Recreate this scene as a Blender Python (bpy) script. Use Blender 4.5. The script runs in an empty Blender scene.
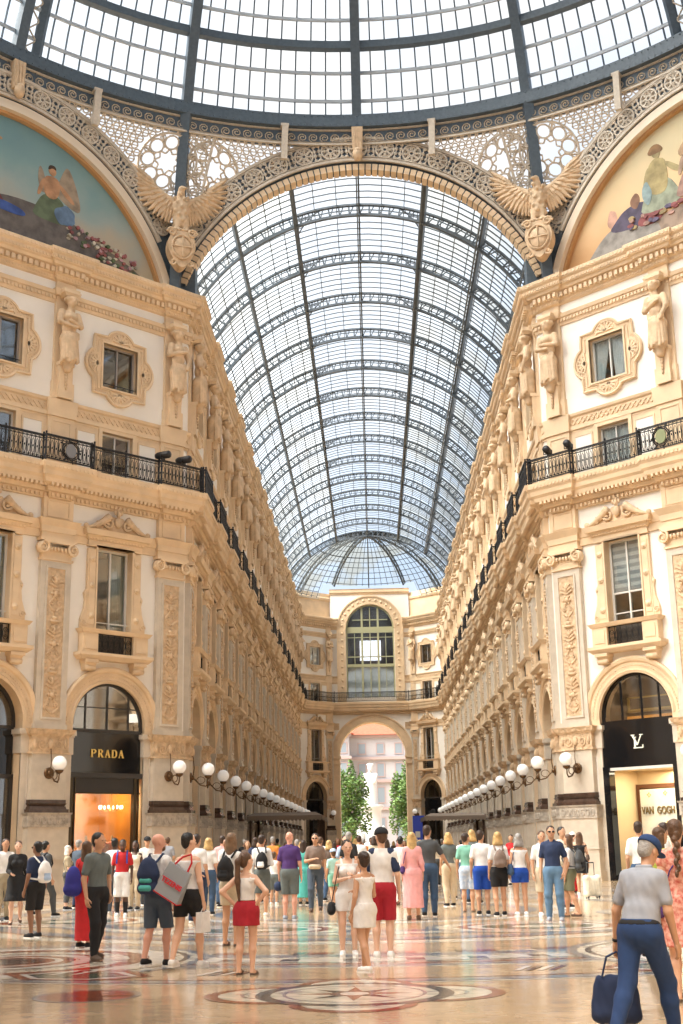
import bpy, math, random
import numpy as np
from mathutils import Vector, Matrix
from mathutils.geometry import delaunay_2d_cdt

S = bpy.context.scene
COL = S.collection
PI = math.pi
r2 = math.sqrt(2)
rad = math.radians

# ------------------------------------------------------------------ camera
W = 7.25          # half width of the arm
ZC = 48.71        # where the arm meets the octagon
SD = 16.9         # length of a diagonal wall of the octagon
YC = ZC - 19.2    # centre of the octagon
YE = 124.2        # end of the straight arm walls
YW = 127.45       # end wall
cam_d = bpy.data.cameras.new('camera')
cam = bpy.data.objects.new('camera', cam_d)
COL.objects.link(cam)
cam_d.sensor_fit = 'VERTICAL'
cam_d.sensor_height = 36.0
cam_d.lens = 1258.2 / 1024 * 36.0
cam_d.clip_end = 1000
pt, yw, rl = rad(14.721), rad(-1.222), rad(1.080)
def _w(x, y, z):
    return Vector((x * math.cos(yw) + y * math.sin(yw), -x * math.sin(yw) + y * math.cos(yw), z))
Fw = _w(0, math.cos(pt), math.sin(pt)); Up = _w(0, -math.sin(pt), math.cos(pt)); Rt = _w(1, 0, 0)
cR = Rt * math.cos(rl) - Up * math.sin(rl)
cU = Up * math.cos(rl) + Rt * math.sin(rl)
CAMP = Vector((0.05, 0, 1.5))
cam.matrix_world = Matrix(((cR.x, cU.x, -Fw.x, CAMP.x), (cR.y, cU.y, -Fw.y, CAMP.y), (cR.z, cU.z, -Fw.z, CAMP.z), (0, 0, 0, 1)))
S.camera = cam
def ray(px, py):
    return Fw + cR * ((px - 341.5) / 1258.2) + cU * ((512 - py) / 1258.2)

# ------------------------------------------------------------------ light
S.view_settings.view_transform = 'Standard'
S.view_settings.look = 'None'
S.view_settings.gamma = 1
S.view_settings.use_curve_mapping = False
S.view_settings.exposure = 1.02
S.cycles.max_bounces = 7
S.cycles.diffuse_bounces = 4
S.cycles.glossy_bounces = 3
S.cycles.transparent_max_bounces = 16
S.cycles.transmission_bounces = 4
S.cycles.use_denoising = True
S.cycles.sample_clamp_indirect = 4
S.cycles.caustics_reflective = False
S.cycles.caustics_refractive = False
wd = bpy.data.worlds.new('sky'); S.world = wd; wd.use_nodes = True
nt = wd.node_tree; N = nt.nodes; L = nt.links
bg = N['Background']
tc = N.new('ShaderNodeTexCoord')
ns = N.new('ShaderNodeTexNoise'); ns.inputs['Scale'].default_value = 3.0; ns.inputs['Detail'].default_value = 5
L.new(tc.outputs['Generated'], ns.inputs['Vector'])
cr = N.new('ShaderNodeValToRGB')
cr.color_ramp.elements[0].position = 0.40; cr.color_ramp.elements[0].color = (0.66, 0.80, 1.0, 1)
cr.color_ramp.elements[1].position = 0.62; cr.color_ramp.elements[1].color = (1.0, 1.0, 1.0, 1)
L.new(ns.outputs['Fac'], cr.inputs['Fac'])
L.new(cr.outputs['Color'], bg.inputs['Color'])
bg.inputs['Strength'].default_value = 0.57
sun_d = bpy.data.lights.new('sun', 'SUN'); sun_d.energy = 7.8; sun_d.angle = rad(60); sun_d.color = (1.0, 0.95, 0.86)
sun = bpy.data.objects.new('sun', sun_d); COL.objects.link(sun)
sun.rotation_euler = Vector((-0.9, -0.4, 1.25)).to_track_quat('Z', 'Y').to_euler()

# ------------------------------------------------------------------ materials
M = {}
def mat(name, col, rough=0.6, noise=0.0, nscale=3.0, bump=0.0, bscale=20.0, metal=0.0, spec=0.5, voro=0.0, vscale=6.0, col2=None, emit=0.0):
    if name in M: return M[name]
    m = bpy.data.materials.new(name); m.use_nodes = True
    t = m.node_tree; b = t.nodes['Principled BSDF']
    b.inputs['Base Color'].default_value = (*col, 1); b.inputs['Roughness'].default_value = rough
    b.inputs['Metallic'].default_value = metal; b.inputs['Specular IOR Level'].default_value = spec
    if noise or bump or voro or col2:
        c = t.nodes.new('ShaderNodeTexCoord')
    if noise or col2:
        n = t.nodes.new('ShaderNodeTexNoise'); n.inputs['Scale'].default_value = nscale; n.inputs['Detail'].default_value = 6
        t.links.new(c.outputs['Object'], n.inputs['Vector'])
        r = t.nodes.new('ShaderNodeValToRGB')
        c2 = col2 if col2 else tuple(x * (1 - noise) for x in col)
        r.color_ramp.elements[0].position = 0.35; r.color_ramp.elements[0].color = (*c2, 1)
        r.color_ramp.elements[1].position = 0.62; r.color_ramp.elements[1].color = (*col, 1)
        t.links.new(n.outputs['Fac'], r.inputs['Fac']); t.links.new(r.outputs['Color'], b.inputs['Base Color'])
    hgt = None
    if bump:
        n2 = t.nodes.new('ShaderNodeTexNoise'); n2.inputs['Scale'].default_value = bscale; n2.inputs['Detail'].default_value = 4
        t.links.new(c.outputs['Object'], n2.inputs['Vector']); hgt = n2.outputs['Fac']
        amt = bump
    if voro:
        v = t.nodes.new('ShaderNodeTexVoronoi'); v.inputs['Scale'].default_value = vscale; v.feature = 'SMOOTH_F1'
        t.links.new(c.outputs['Object'], v.inputs['Vector']); hgt = v.outputs['Distance']; amt = voro
    if hgt:
        bp = t.nodes.new('ShaderNodeBump'); bp.inputs['Strength'].default_value = 1.0; bp.inputs['Distance'].default_value = amt
        t.links.new(hgt, bp.inputs['Height']); t.links.new(bp.outputs['Normal'], b.inputs['Normal'])
    if emit:
        b.inputs['Emission Color'].default_value = (*col, 1); b.inputs['Emission Strength'].default_value = emit
    M[name] = m
    return m
STONE = mat('beige_stone', (0.77, 0.58, 0.38), 0.7, noise=0.14, nscale=1.3, bump=0.01, bscale=30)
CARVE = mat('carved_beige_stone', (0.68, 0.49, 0.31), 0.75, noise=0.25, nscale=5, voro=0.06, vscale=8)
STATUE = mat('statue_stone', (0.68, 0.49, 0.31), 0.7, noise=0.22, nscale=4, bump=0.01, bscale=14)
PLAST = mat('white_plaster', (0.86, 0.81, 0.74), 0.8, noise=0.06, nscale=0.8)
ROSE = mat('greyish_stone', (0.62, 0.54, 0.44), 0.45, noise=0.14, nscale=2.5)
GREYST = mat('grey_marble_band', (0.50, 0.44, 0.37), 0.45, noise=0.3, nscale=6, voro=0.02, vscale=12)
DARKM = mat('dark_brown_marble', (0.085, 0.05, 0.035), 0.25, noise=0.4, nscale=5)
IRON = mat('slate_painted_iron', (0.085, 0.115, 0.145), 0.5, noise=0.2, nscale=8)
IRONL = mat('pale_painted_iron', (0.60, 0.52, 0.42), 0.6, noise=0.15, nscale=8)
VIRON = mat('vault_iron', (0.10, 0.12, 0.14), 0.55)
RIRON = mat('black_wrought_iron', (0.018, 0.017, 0.018), 0.45, metal=0.3)
BLACK = mat('black_gloss', (0.008, 0.008, 0.009), 0.06)
WFRAME = mat('dark_window_frame', (0.03, 0.027, 0.025), 0.4)
LFRAME = mat('light_window_frame', (0.62, 0.60, 0.56), 0.4)
CURT = mat('white_curtain', (0.75, 0.80, 0.80), 0.9, noise=0.1)
BLIND = mat('striped_blind', (0.78, 0.80, 0.78), 0.9)
BRONZE = mat('bronze', (0.14, 0.08, 0.04), 0.35, metal=0.8)
GOLD = mat('gold_letters', (0.75, 0.52, 0.16), 0.3, metal=0.6)
GLOBE = mat('opal_globe', (0.92, 0.91, 0.88), 0.25, emit=0.08)
ORANGE = mat('orange_wall', (0.60, 0.24, 0.03), 0.6, noise=0.3, nscale=1.5)
OLIVE = mat('olive_window_frame', (0.42, 0.42, 0.26), 0.5)
def roomglass():
    m = bpy.data.materials.new('window_glass'); m.use_nodes = True
    t = m.node_tree; t.nodes.clear()
    o = t.nodes.new('ShaderNodeOutputMaterial'); mx = t.nodes.new('ShaderNodeMixShader'); mx.inputs[0].default_value = 0.16
    tr = t.nodes.new('ShaderNodeBsdfTransparent'); tr.inputs[0].default_value = (0.88, 0.9, 0.9, 1)
    g = t.nodes.new('ShaderNodeBsdfGlossy'); g.inputs['Roughness'].default_value = 0.04
    t.links.new(tr.outputs[0], mx.inputs[1]); t.links.new(g.outputs[0], mx.inputs[2]); t.links.new(mx.outputs[0], o.inputs[0])
    return m
WGLASS = roomglass()
def roofglass(name, tint, dirt, fac):
    m = bpy.data.materials.new(name); m.use_nodes = True
    t = m.node_tree; t.nodes.clear()
    o = t.nodes.new('ShaderNodeOutputMaterial'); mx = t.nodes.new('ShaderNodeMixShader')
    tr = t.nodes.new('ShaderNodeBsdfTransparent')
    df = t.nodes.new('ShaderNodeBsdfTranslucent'); df.inputs[0].default_value = (0.85, 0.86, 0.84, 1)
    c = t.nodes.new('ShaderNodeTexCoord')
    n = t.nodes.new('ShaderNodeTexNoise'); n.inputs['Scale'].default_value = 0.35; n.inputs['Detail'].default_value = 3
    t.links.new(c.outputs['Object'], n.inputs['Vector'])
    r = t.nodes.new('ShaderNodeValToRGB')
    r.color_ramp.elements[0].position = 0.42; r.color_ramp.elements[0].color = (*dirt, 1)
    r.color_ramp.elements[1].position = 0.58; r.color_ramp.elements[1].color = (*tint, 1)
    t.links.new(n.outputs['Fac'], r.inputs['Fac']); t.links.new(r.outputs['Color'], tr.inputs[0])
    mx.inputs[0].default_value = fac
    t.links.new(tr.outputs[0], mx.inputs[1]); t.links.new(df.outputs[0], mx.inputs[2]); t.links.new(mx.outputs[0], o.inputs[0])
    return m
GL_DOME = roofglass('dome_glass', (0.97, 0.99, 1.0), (0.90, 0.95, 1.0), 0.12)
GL_VAULT = roofglass('vault_glass', (0.80, 0.90, 1.0), (0.66, 0.66, 0.62), 0.25)
GL_CLEAR = roofglass('clear_roof_glass', (0.97, 0.98, 1.0), (0.90, 0.93, 0.97), 0.08)

# ------------------------------------------------------------------ mesh builder
class MB:
    def __init__(s):
        s.v = []; s.f = []; s.m = []; s.sm = []; s.mi = 0; s.smooth = False
    def add(s, vs, fs):
        b = len(s.v); s.v.extend(vs)
        for f in fs:
            s.f.append(tuple(i + b for i in f)); s.m.append(s.mi); s.sm.append(s.smooth)
        return s
    def box(s, x0, x1, y0, y1, z0, z1):
        return s.add([(x0, y0, z0), (x1, y0, z0), (x1, y1, z0), (x0, y1, z0), (x0, y0, z1), (x1, y0, z1), (x1, y1, z1), (x0, y1, z1)],
                     [(3, 2, 1, 0), (4, 5, 6, 7), (0, 1, 5, 4), (1, 2, 6, 5), (2, 3, 7, 6), (3, 0, 4, 7)])
    def prism(s, poly, y0, y1):
        n = len(poly)
        vs = [(x, y0, z) for x, z in poly] + [(x, y1, z) for x, z in poly]
        fs = [tuple(range(n)), tuple(range(2 * n - 1, n - 1, -1))] + [((i + 1) % n, i, i + n, (i + 1) % n + n) for i in range(n)]
        return s.add(vs, fs)
    def frustum(s, a, b):   # a, b = (x0,x1,y0,y1,z)
        v = [(a[0], a[2], a[4]), (a[1], a[2], a[4]), (a[1], a[3], a[4]), (a[0], a[3], a[4]), (b[0], b[2], b[4]), (b[1], b[2], b[4]), (b[1], b[3], b[4]), (b[0], b[3], b[4])]
        return s.add(v, [(3, 2, 1, 0), (4, 5, 6, 7), (0, 1, 5, 4), (1, 2, 6, 5), (2, 3, 7, 6), (3, 0, 4, 7)])
    def tube(s, pts, r, n=6, closed=False, flat=None):
        P = [Vector(p) for p in pts]; k = len(P); vs = []; fs = []
        ref = None
        for i, p in enumerate(P):
            if closed: t = P[(i + 1) % k] - P[i - 1]
            else: t = P[min(i + 1, k - 1)] - P[max(i - 1, 0)]
            if t.length < 1e-9: t = Vector((0, 0, 1))
            t.normalize()
            if ref is None:
                ref = Vector((0, 0, 1)) if abs(t.z) < 0.9 else Vector((0, 1, 0))
            a = (ref - t * ref.dot(t))
            if a.length < 1e-6: a = t.orthogonal()
            a.normalize(); b = t.cross(a); ref = a
            rr = r[i] if isinstance(r, (list, tuple)) else r
            for j in range(n):
                c = 2 * PI * (j + 0.5) / n
                q = p + a * (rr * math.cos(c)) + b * (rr * math.sin(c))
                vs.append(tuple(q))
        for i in range(k if closed else k - 1):
            for j in range(n):
                i2 = (i + 1) % k
                fs.append((i * n + j, i * n + (j + 1) % n, i2 * n + (j + 1) % n, i2 * n + j))
        if not closed:
            fs.append(tuple(range(n - 1, -1, -1))); fs.append(tuple((k - 1) * n + j for j in range(n)))
        o = s.smooth; s.smooth = n > 5
        s.add(vs, fs); s.smooth = o
        return s
    def bar(s, a, b, w, h, up=(0, 0, 1)):   # rectangular bar
        a = Vector(a); b = Vector(b); t = (b - a).normalized(); u = Vector(up); x = t.cross(u)
        if x.length < 1e-5: x = t.orthogonal()
        x.normalize(); z = x.cross(t)
        x = x * w / 2; z = z * h / 2
        v = [a - x - z, a + x - z, a + x + z, a - x + z, b - x - z, b + x - z, b + x + z, b - x + z]
        return s.add([tuple(q) for q in v], [(0, 1, 2, 3), (7, 6, 5, 4), (0, 4, 5, 1), (1, 5, 6, 2), (2, 6, 7, 3), (3, 7, 4, 0)])
    def lathe(s, prof, c, n=12, axis='z'):
        vs = []; fs = []; k = len(prof)
        for r, h in prof:
            for j in range(n):
                a = 2 * PI * j / n; x, y = r * math.cos(a), r * math.sin(a)
                if axis == 'z': vs.append((c[0] + x, c[1] + y, c[2] + h))
                elif axis == 'y': vs.append((c[0] + x, c[1] + h, c[2] + y))
                else: vs.append((c[0] + h, c[1] + x, c[2] + y))
        for i in range(k - 1):
            for j in range(n): fs.append((i * n + j, i * n + (j + 1) % n, (i + 1) * n + (j + 1) % n, (i + 1) * n + j))
        fs.append(tuple(range(n - 1, -1, -1))); fs.append(tuple((k - 1) * n + j for j in range(n)))
        o = s.smooth; s.smooth = True; s.add(vs, fs); s.smooth = o
        return s
    def ball(s, c, r, n=8, m=6):
        if not isinstance(r, (tuple, list)): r = (r, r, r)
        vs = [(c[0], c[1], c[2] - r[2])]; fs = []
        for i in range(1, m):
            t = PI * i / m - PI / 2
            for j in range(n):
                a = 2 * PI * j / n
                vs.append((c[0] + r[0] * math.cos(t) * math.cos(a), c[1] + r[1] * math.cos(t) * math.sin(a), c[2] + r[2] * math.sin(t)))
        vs.append((c[0], c[1], c[2] + r[2])); e = len(vs) - 1
        for j in range(n):
            fs.append((0, 1 + (j + 1) % n, 1 + j)); fs.append((e, 1 + (m - 2) * n + j, 1 + (m - 2) * n + (j + 1) % n))
            for i in range(m - 2):
                a = 1 + i * n; fs.append((a + j, a + (j + 1) % n, a + n + (j + 1) % n, a + n + j))
        o = s.smooth; s.smooth = True; s.add(vs, fs); s.smooth = o
        return s
    def arch(s, cx, cz, prof, a0=0, a1=180, n=24):   # prof: closed list of (radius, y)
        k = len(prof); vs = []; fs = []
        for i in range(n + 1):
            a = rad(a0 + (a1 - a0) * i / n)
            for r, y in prof: vs.append((cx + r * math.cos(a), y, cz + r * math.sin(a)))
        for i in range(n):
            for j in range(k): fs.append((i * k + j, i * k + (j + 1) % k, (i + 1) * k + (j + 1) % k, (i + 1) * k + j))
        if abs(a1 - a0) < 359.9:
            fs.append(tuple(range(k - 1, -1, -1))); fs.append(tuple(n * k + j for j in range(k)))
        return s.add(vs, fs)
    def aband(s, cx, cz, ra, rb, y0, y1, a0=0, a1=180, n=24):
        return s.arch(cx, cz, [(ra, y0), (rb, y0), (rb, y1), (ra, y1)], a0, a1, n)
    def sweep(s, path, prof, closed=False):
        # path: 2D plan polyline, prof: (offset to the LEFT of travel, z)
        P = [Vector(p) for p in path]; k = len(P); m = len(prof); vs = []; fs = []
        for i in range(k):
            d0 = (P[i] - P[i - 1]).normalized() if (i > 0 or closed) else (P[1] - P[0]).normalized()
            d1 = (P[(i + 1) % k] - P[i]).normalized() if (i < k - 1 or closed) else d0
            n0 = Vector((-d0.y, d0.x)); n1 = Vector((-d1.y, d1.x))
            mt = n0 + n1; mt = mt / max(0.3, mt.dot(n0)) if mt.length > 1e-6 else n0
            for o, z in prof: vs.append((P[i].x + mt.x * o, P[i].y + mt.y * o, z))
        for i in range(k if closed else k - 1):
            for j in range(m):
                a = i * m; b = ((i + 1) % k) * m
                fs.append((a + j, b + j, b + (j + 1) % m, a + (j + 1) % m))
        if not closed:
            fs.append(tuple(range(m))); fs.append(tuple((k - 1) * m + m - 1 - j for j in range(m)))
        return s.add(vs, fs)
    def merge(s, o, mtx=None, mi=None):
        b = len(s.v)
        if mtx is None: s.v.extend(o.v)
        else: s.v.extend([tuple(mtx @ Vector(p)) for p in o.v])
        s.f.extend([tuple(i + b for i in f) for f in o.f])
        s.m.extend([mi if mi is not None else q for q in o.m]); s.sm.extend(o.sm)
        return s
    def mesh(s, name, mats):
        me = bpy.data.meshes.new(name)
        me.from_pydata([tuple(p) for p in s.v], [], s.f)
        if not isinstance(mats, (list, tuple)): mats = [mats]
        for q in mats: me.materials.append(q)
        me.polygons.foreach_set('material_index', [min(q, len(mats) - 1) for q in s.m])
        me.polygons.foreach_set('use_smooth', s.sm)
        me.update()
        return me
    def build(s, name, mats, parent=None, label=None):
        o = bpy.data.objects.new(name, s.mesh(name, mats)); COL.objects.link(o)
        if parent is not None: o.parent = parent
        if label: o['label'] = label
        return o
def tag(o, label=None, cat=None, group=None, kind=None):
    if label: o['label'] = label
    if cat: o['category'] = cat
    if group: o['group'] = group
    if kind: o['kind'] = kind
    return o
def empty(name, loc=(0, 0, 0), rz=0):
    o = bpy.data.objects.new(name, None); COL.objects.link(o); o.location = loc; o.rotation_euler = (0, 0, rz); o.empty_display_size = 0.1
    return o
CH = {}
def kids(o):
    return o.children
def copy_tree(o, parent=None):
    c = o.copy(); COL.objects.link(c)
    if parent is not None: c.parent = parent
    for ch in list(o.children): copy_tree(ch, c)
    return c
class Kind:
    """one design: parts [(name, MB, material, subparts)], placed as trees near by and as single meshes far off"""
    def __init__(s, name, cat, parts, group=None):
        s.name = name; s.cat = cat; s.parts = parts; s.group = group; s.proto = None; s.single = None
    def put(s, loc, rz, label, sx=1.0, far=False, group=None):
        if far:
            if s.single is None:
                mb = MB(); mats = []
                def walk(ps):
                    for p in ps:
                        mb.merge(p[1], mi=len(mats)); mats.append(p[2])
                        if len(p) > 3: walk(p[3])
                walk(s.parts)
                s.single = mb.mesh(s.name, mats)
            o = bpy.data.objects.new(s.name, s.single); COL.objects.link(o)
            o.location = loc; o.rotation_euler = (0, 0, rz)
        else:
            if s.proto is None:
                o = empty(s.name, loc, rz)
                for p in s.parts:
                    c = p[1].build(p[0], p[2], o)
                    if len(p) > 3:
                        for q in p[3]: q[1].build(q[0], q[2], c)
                s.proto = o
            else:
                o = copy_tree(s.proto); o.location = loc; o.rotation_euler = (0, 0, rz)
        o.scale = (sx, 1, 1)
        return tag(o, label, s.cat, group or s.group, 'thing')
def spiral(cx, cz, r0, r1, a0, turns, y, n=18, sgn=1):
    out = []
    for i in range(n + 1):
        t = i / n; a = a0 + sgn * turns * 2 * PI * t; r = r0 + (r1 - r0) * t
        out.append((cx + r * math.cos(a), y, cz + r * math.sin(a)))
    return out
# ------------------------------------------------------------------ plan of the facades
def dpos(side, s): return (side * (W + s / r2), ZC - s / r2, 0)
RZ = {('d', -1): PI / 4, ('d', 1): -PI / 4, ('a', -1): PI / 2, ('a', 1): -PI / 2, ('c', -1): PI / 4, ('c', 1): -PI / 4}
PITCH = 4.96
ARM_P = [49.3 + PITCH * k for k in range(16)]
ARM_B = [51.78 + PITCH * k for k in range(15)]
DP = [0.8, 5.9, 11.0]; DB = [3.35, 8.45]
def side_path(side, jog, hw, end='centre', s_end=SD, x_end=3.3):
    """plan polyline of one facade from the far end of the diagonal wall to the end wall, breaking forward over each pier"""
    pts = []
    def seg(a, b, piers):
        a = Vector(a[:2]); b = Vector(b[:2]); d = (b - a).normalized(); n = Vector((-d.y, d.x)) * side
        if side == -1: n = -Vector((-d.y, d.x))
        else: n = Vector((-d.y, d.x))
        pts.append((a, n * 0)) if not pts else None
        for p in piers:
            p = Vector(p[:2]); t = (p - a).dot(d); p = a + d * t
            for q, j in ((p - d * hw, 0), (p - d * hw, 1), (p + d * hw, 1), (p + d * hw, 0)):
                pts.append((q, n * jog * j))
        pts.append((b, n * 0))
    seg(dpos(side, s_end), (side * W, ZC), [dpos(side, s) for s in reversed(DP) if s - hw > 0.05])
    ap = [(side * W, y) for y in ARM_P if y - hw > ZC + 0.02 and y + hw < YE - 0.02]
    seg((side * W, ZC), (side * W, YE), ap)
    seg((side * W, YE), (side * 4.0, YW), [])
    if end == 'centre': seg((side * 4.0, YW), (0, YW), [])
    else: pts.append((Vector((side * x_end, YW)), Vector((0, 0))))
    out = []
    for p, o in pts:
        q = p + o
        if not out or (Vector(out[-1]) - q).length > 1e-4: out.append(tuple(q))
    return out
def full_path(jog, hw):
    a = side_path(-1, jog, hw); b = side_path(1, jog, hw)
    return a[:-1] + b[:-1][::-1]
# on the left we travel away from the camera with the wall on the left: profile offset to the left is INTO the wall, so offsets are negated
def neg(prof): return [(-o, z) for o, z in prof][::-1]

# ------------------------------------------------------------------ floor
def floor_mat():
    m = bpy.data.materials.new('polished_terrazzo'); m.use_nodes = True
    t = m.node_tree; b = t.nodes['Principled BSDF']
    c = t.nodes.new('ShaderNodeTexCoord')
    n = t.nodes.new('ShaderNodeTexNoise'); n.inputs['Scale'].default_value = 1.1; n.inputs['Detail'].default_value = 7
    t.links.new(c.outputs['Object'], n.inputs['Vector'])
    r = t.nodes.new('ShaderNodeValToRGB')
    r.color_ramp.elements[0].position = 0.3; r.color_ramp.elements[0].color = (0.42, 0.29, 0.17, 1)
    r.color_ramp.elements[1].position = 0.7; r.color_ramp.elements[1].color = (0.66, 0.49, 0.32, 1)
    t.links.new(n.outputs['Fac'], r.inputs['Fac'])
    v = t.nodes.new('ShaderNodeTexVoronoi'); v.inputs['Scale'].default_value = 9; v.inputs['Randomness'].default_value = 0.6
    t.links.new(c.outputs['Object'], v.inputs['Vector'])
    rr = t.nodes.new('ShaderNodeValToRGB'); rr.color_ramp.elements[0].position = 0.09; rr.color_ramp.elements[0].color = (0.35, 0.28, 0.24, 1)
    rr.color_ramp.elements[1].position = 0.12; rr.color_ramp.elements[1].color = (1, 1, 1, 1)
    t.links.new(v.outputs['Distance'], rr.inputs['Fac'])
    mx = t.nodes.new('ShaderNodeMixRGB'); mx.blend_type = 'MULTIPLY'; mx.inputs[0].default_value = 0.8
    t.links.new(r.outputs['Color'], mx.inputs[1]); t.links.new(rr.outputs['Color'], mx.inputs[2])
    t.links.new(mx.outputs[0], b.inputs['Base Color'])
    fin(t, b)
    return m
def fin(t, b):
    b.inputs['Roughness'].default_value = 0.14; b.inputs['Specular IOR Level'].default_value = 0.7; b.inputs['Coat Weight'].default_value = 0.22; b.inputs['Coat Roughness'].default_value = 0.12
    c = t.nodes.new('ShaderNodeTexCoord')
    mp = t.nodes.new('ShaderNodeTexNoise'); mp.inputs['Scale'].default_value = 2.2; mp.inputs['Detail'].default_value = 2
    t.links.new(c.outputs['Object'], mp.inputs['Vector'])
    bp = t.nodes.new('ShaderNodeBump'); bp.inputs['Distance'].default_value = 0.006; bp.inputs['Strength'].default_value = 1
    t.links.new(mp.outputs['Fac'], bp.inputs['Height']); t.links.new(bp.outputs['Normal'], b.inputs['Normal'])
    t.links.new(bp.outputs['Normal'], b.inputs['Coat Normal'])
def marble(name, col, noise=0.35):
    m = mat(name, col, 0.14, noise=noise, nscale=4)
    fin(m.node_tree, m.node_tree.nodes['Principled BSDF'])
    return m
FM = {'cream': marble('cream_marble', (0.80, 0.72, 0.58)), 'grey': marble('grey_marble', (0.27, 0.28, 0.30)), 'red': marble('red_marble', (0.30, 0.075, 0.035)),
      'black': marble('black_marble', (0.03, 0.03, 0.035)), 'green': marble('green_marble', (0.10, 0.13, 0.09)), 'white': marble('white_marble', (0.78, 0.72, 0.64), 0.15),
      'dark': marble('dark_grey_marble', (0.07, 0.07, 0.075))}
fl = MB(); fl.box(-60, 60, -30, 330, -0.3, 0)
floor = tag(fl.build('floor', floor_mat()), 'polished beige terrazzo floor', 'floor', kind='structure')
class Inlay:
    z = 0.0006
    def __init__(s): s.by = {}
    def poly(s, pts, c):
        Inlay.z += 0.0001
        s.by.setdefault(c, MB()).add([(x, y, Inlay.z) for x, y in pts], [tuple(range(len(pts)))])
    def ring(s, cx, cy, r0, r1, c, n=72, a0=0, a1=360, sx=1.0, sy=1.0, up=1):
        Inlay.z += 0.0001 * up
        vs = []; fs = []
        for i in range(n + 1):
            a = rad(a0 + (a1 - a0) * i / n)
            vs += [(cx + r0 * sx * math.cos(a), cy + r0 * sy * math.sin(a), Inlay.z), (cx + r1 * sx * math.cos(a), cy + r1 * sy * math.sin(a), Inlay.z)]
        for i in range(n): fs.append((2 * i, 2 * i + 1, 2 * i + 3, 2 * i + 2))
        s.by.setdefault(c, MB()).add(vs, fs)
    def disc(s, cx, cy, r, c, **k): s.ring(cx, cy, 0.0, r, c, **k)
    def check(s, cx, cy, r0, r1, c, n, duty=0.5, **k):
        for i in range(n): s.ring(cx, cy, r0, r1, c, n=3, a0=360 * i / n, a1=360 * (i + duty) / n, up=0 if i else 1, **k)
    def build(s):
        for c, mb in s.by.items():
            tag(mb.build('floor_mosaic', FM[c]), c + ' marble inlay of the floor mosaic', 'floor mosaic', kind='structure')
I = Inlay()
# great concentric bands round the centre of the octagon
for r0, r1, c in [(11.0, 13.0, 'cream'), (11.1, 11.5, 'grey'), (11.75, 12.1, 'white'), (12.2, 12.3, 'dark'), (12.4, 12.6, 'red'), (12.65, 12.9, 'grey'), (8.0, 8.5, 'grey'), (8.55, 8.6, 'red'), (8.7, 9.3, 'cream'),
                 (6.2, 7.4, 'grey'), (6.5, 6.56, 'dark'), (6.75, 7.2, 'cream'), (4.0, 4.4, 'white'), (3.2, 3.6, 'grey')]:
    I.ring(0, YC, r0, r1, c, n=160)
I.check(0, YC, 10.72, 11.08, 'red', 60, 0.5); I.check(0, YC, 10.72, 11.08, 'dark', 60, 0.12); I.check(0, YC, 11.76, 12.08, 'dark', 90, 0.3)
def roundel(cx, cy, k=1.0, kind=0):
    Inlay.z = 0.0024
    I.disc(cx, cy, 2.45 * k, 'grey'); I.disc(cx, cy, 2.3 * k, 'cream'); I.ring(cx, cy, 2.12 * k, 2.2 * k, 'dark'); I.ring(cx, cy, 1.72 * k, 2.0 * k, 'white'); I.ring(cx, cy, 1.45 * k, 1.7 * k, 'red')
    I.ring(cx, cy, 1.2 * k, 1.4 * k, 'cream'); I.ring(cx, cy, 1.05 * k, 1.12 * k, 'black'); I.ring(cx, cy, 0.85 * k, 1.0 * k, 'white'); I.disc(cx, cy, 0.8 * k, 'red'); I.ring(cx, cy, 0.55 * k, 0.65 * k, 'white'); I.disc(cx, cy, 0.4 * k, 'dark')
roundel(-5.0, 18.1, 1.12)
roundel(5.3, 18.1, 1.1)
def hexa(cx, cy, L, Hh, ang):
    def P(k, e): 
        pts = [(-L * k, 0), (-L * k + 0.42 * e, -Hh * k), (L * k - 0.42 * e, -Hh * k), (L * k, 0), (L * k - 0.42 * e, Hh * k), (-L * k + 0.42 * e, Hh * k)]
        c, s_ = math.cos(ang), math.sin(ang)
        return [(cx + x * c - y * s_, cy + x * s_ + y * c) for x, y in pts]
    Inlay.z = 0.0040
    I.poly(P(1.25, 1.3), 'red'); I.poly(P(1.0, 1.0), 'white'); I.poly(P(0.86, 0.9), 'dark'); I.poly(P(0.8, 0.9), 'green')
for a in (-105, -75, -90 - 48, -90 + 48):
    r = 13.9; hexa(r * math.cos(rad(a)) , YC + r * math.sin(rad(a)), 0.8, 0.45, rad(a + 90))
for a in range(-170, -9, 8):   # slanted bars between the panels of the outer band
    if abs(a + 90) < 8: continue
    Inlay.z = 0.0045; r = 13.55; x, y = r * math.cos(rad(a)), YC + r * math.sin(rad(a))
    for j, c in enumerate(('white', 'black', 'white', 'red')):
        ox = -0.25 + j * 0.14
        I.poly([(x + ox, y - 0.3), (x + ox + 0.08, y - 0.3), (x + ox + 0.3, y + 0.25), (x + ox + 0.22, y + 0.25)], c)
Inlay.z = 0.0020; I.ring(0, YC, 14.45, 14.7, 'grey', n=160); I.ring(0, YC, 14.75, 14.82, 'white', n=160); I.ring(0, YC, 14.3, 14.36, 'red', n=160)
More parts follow.
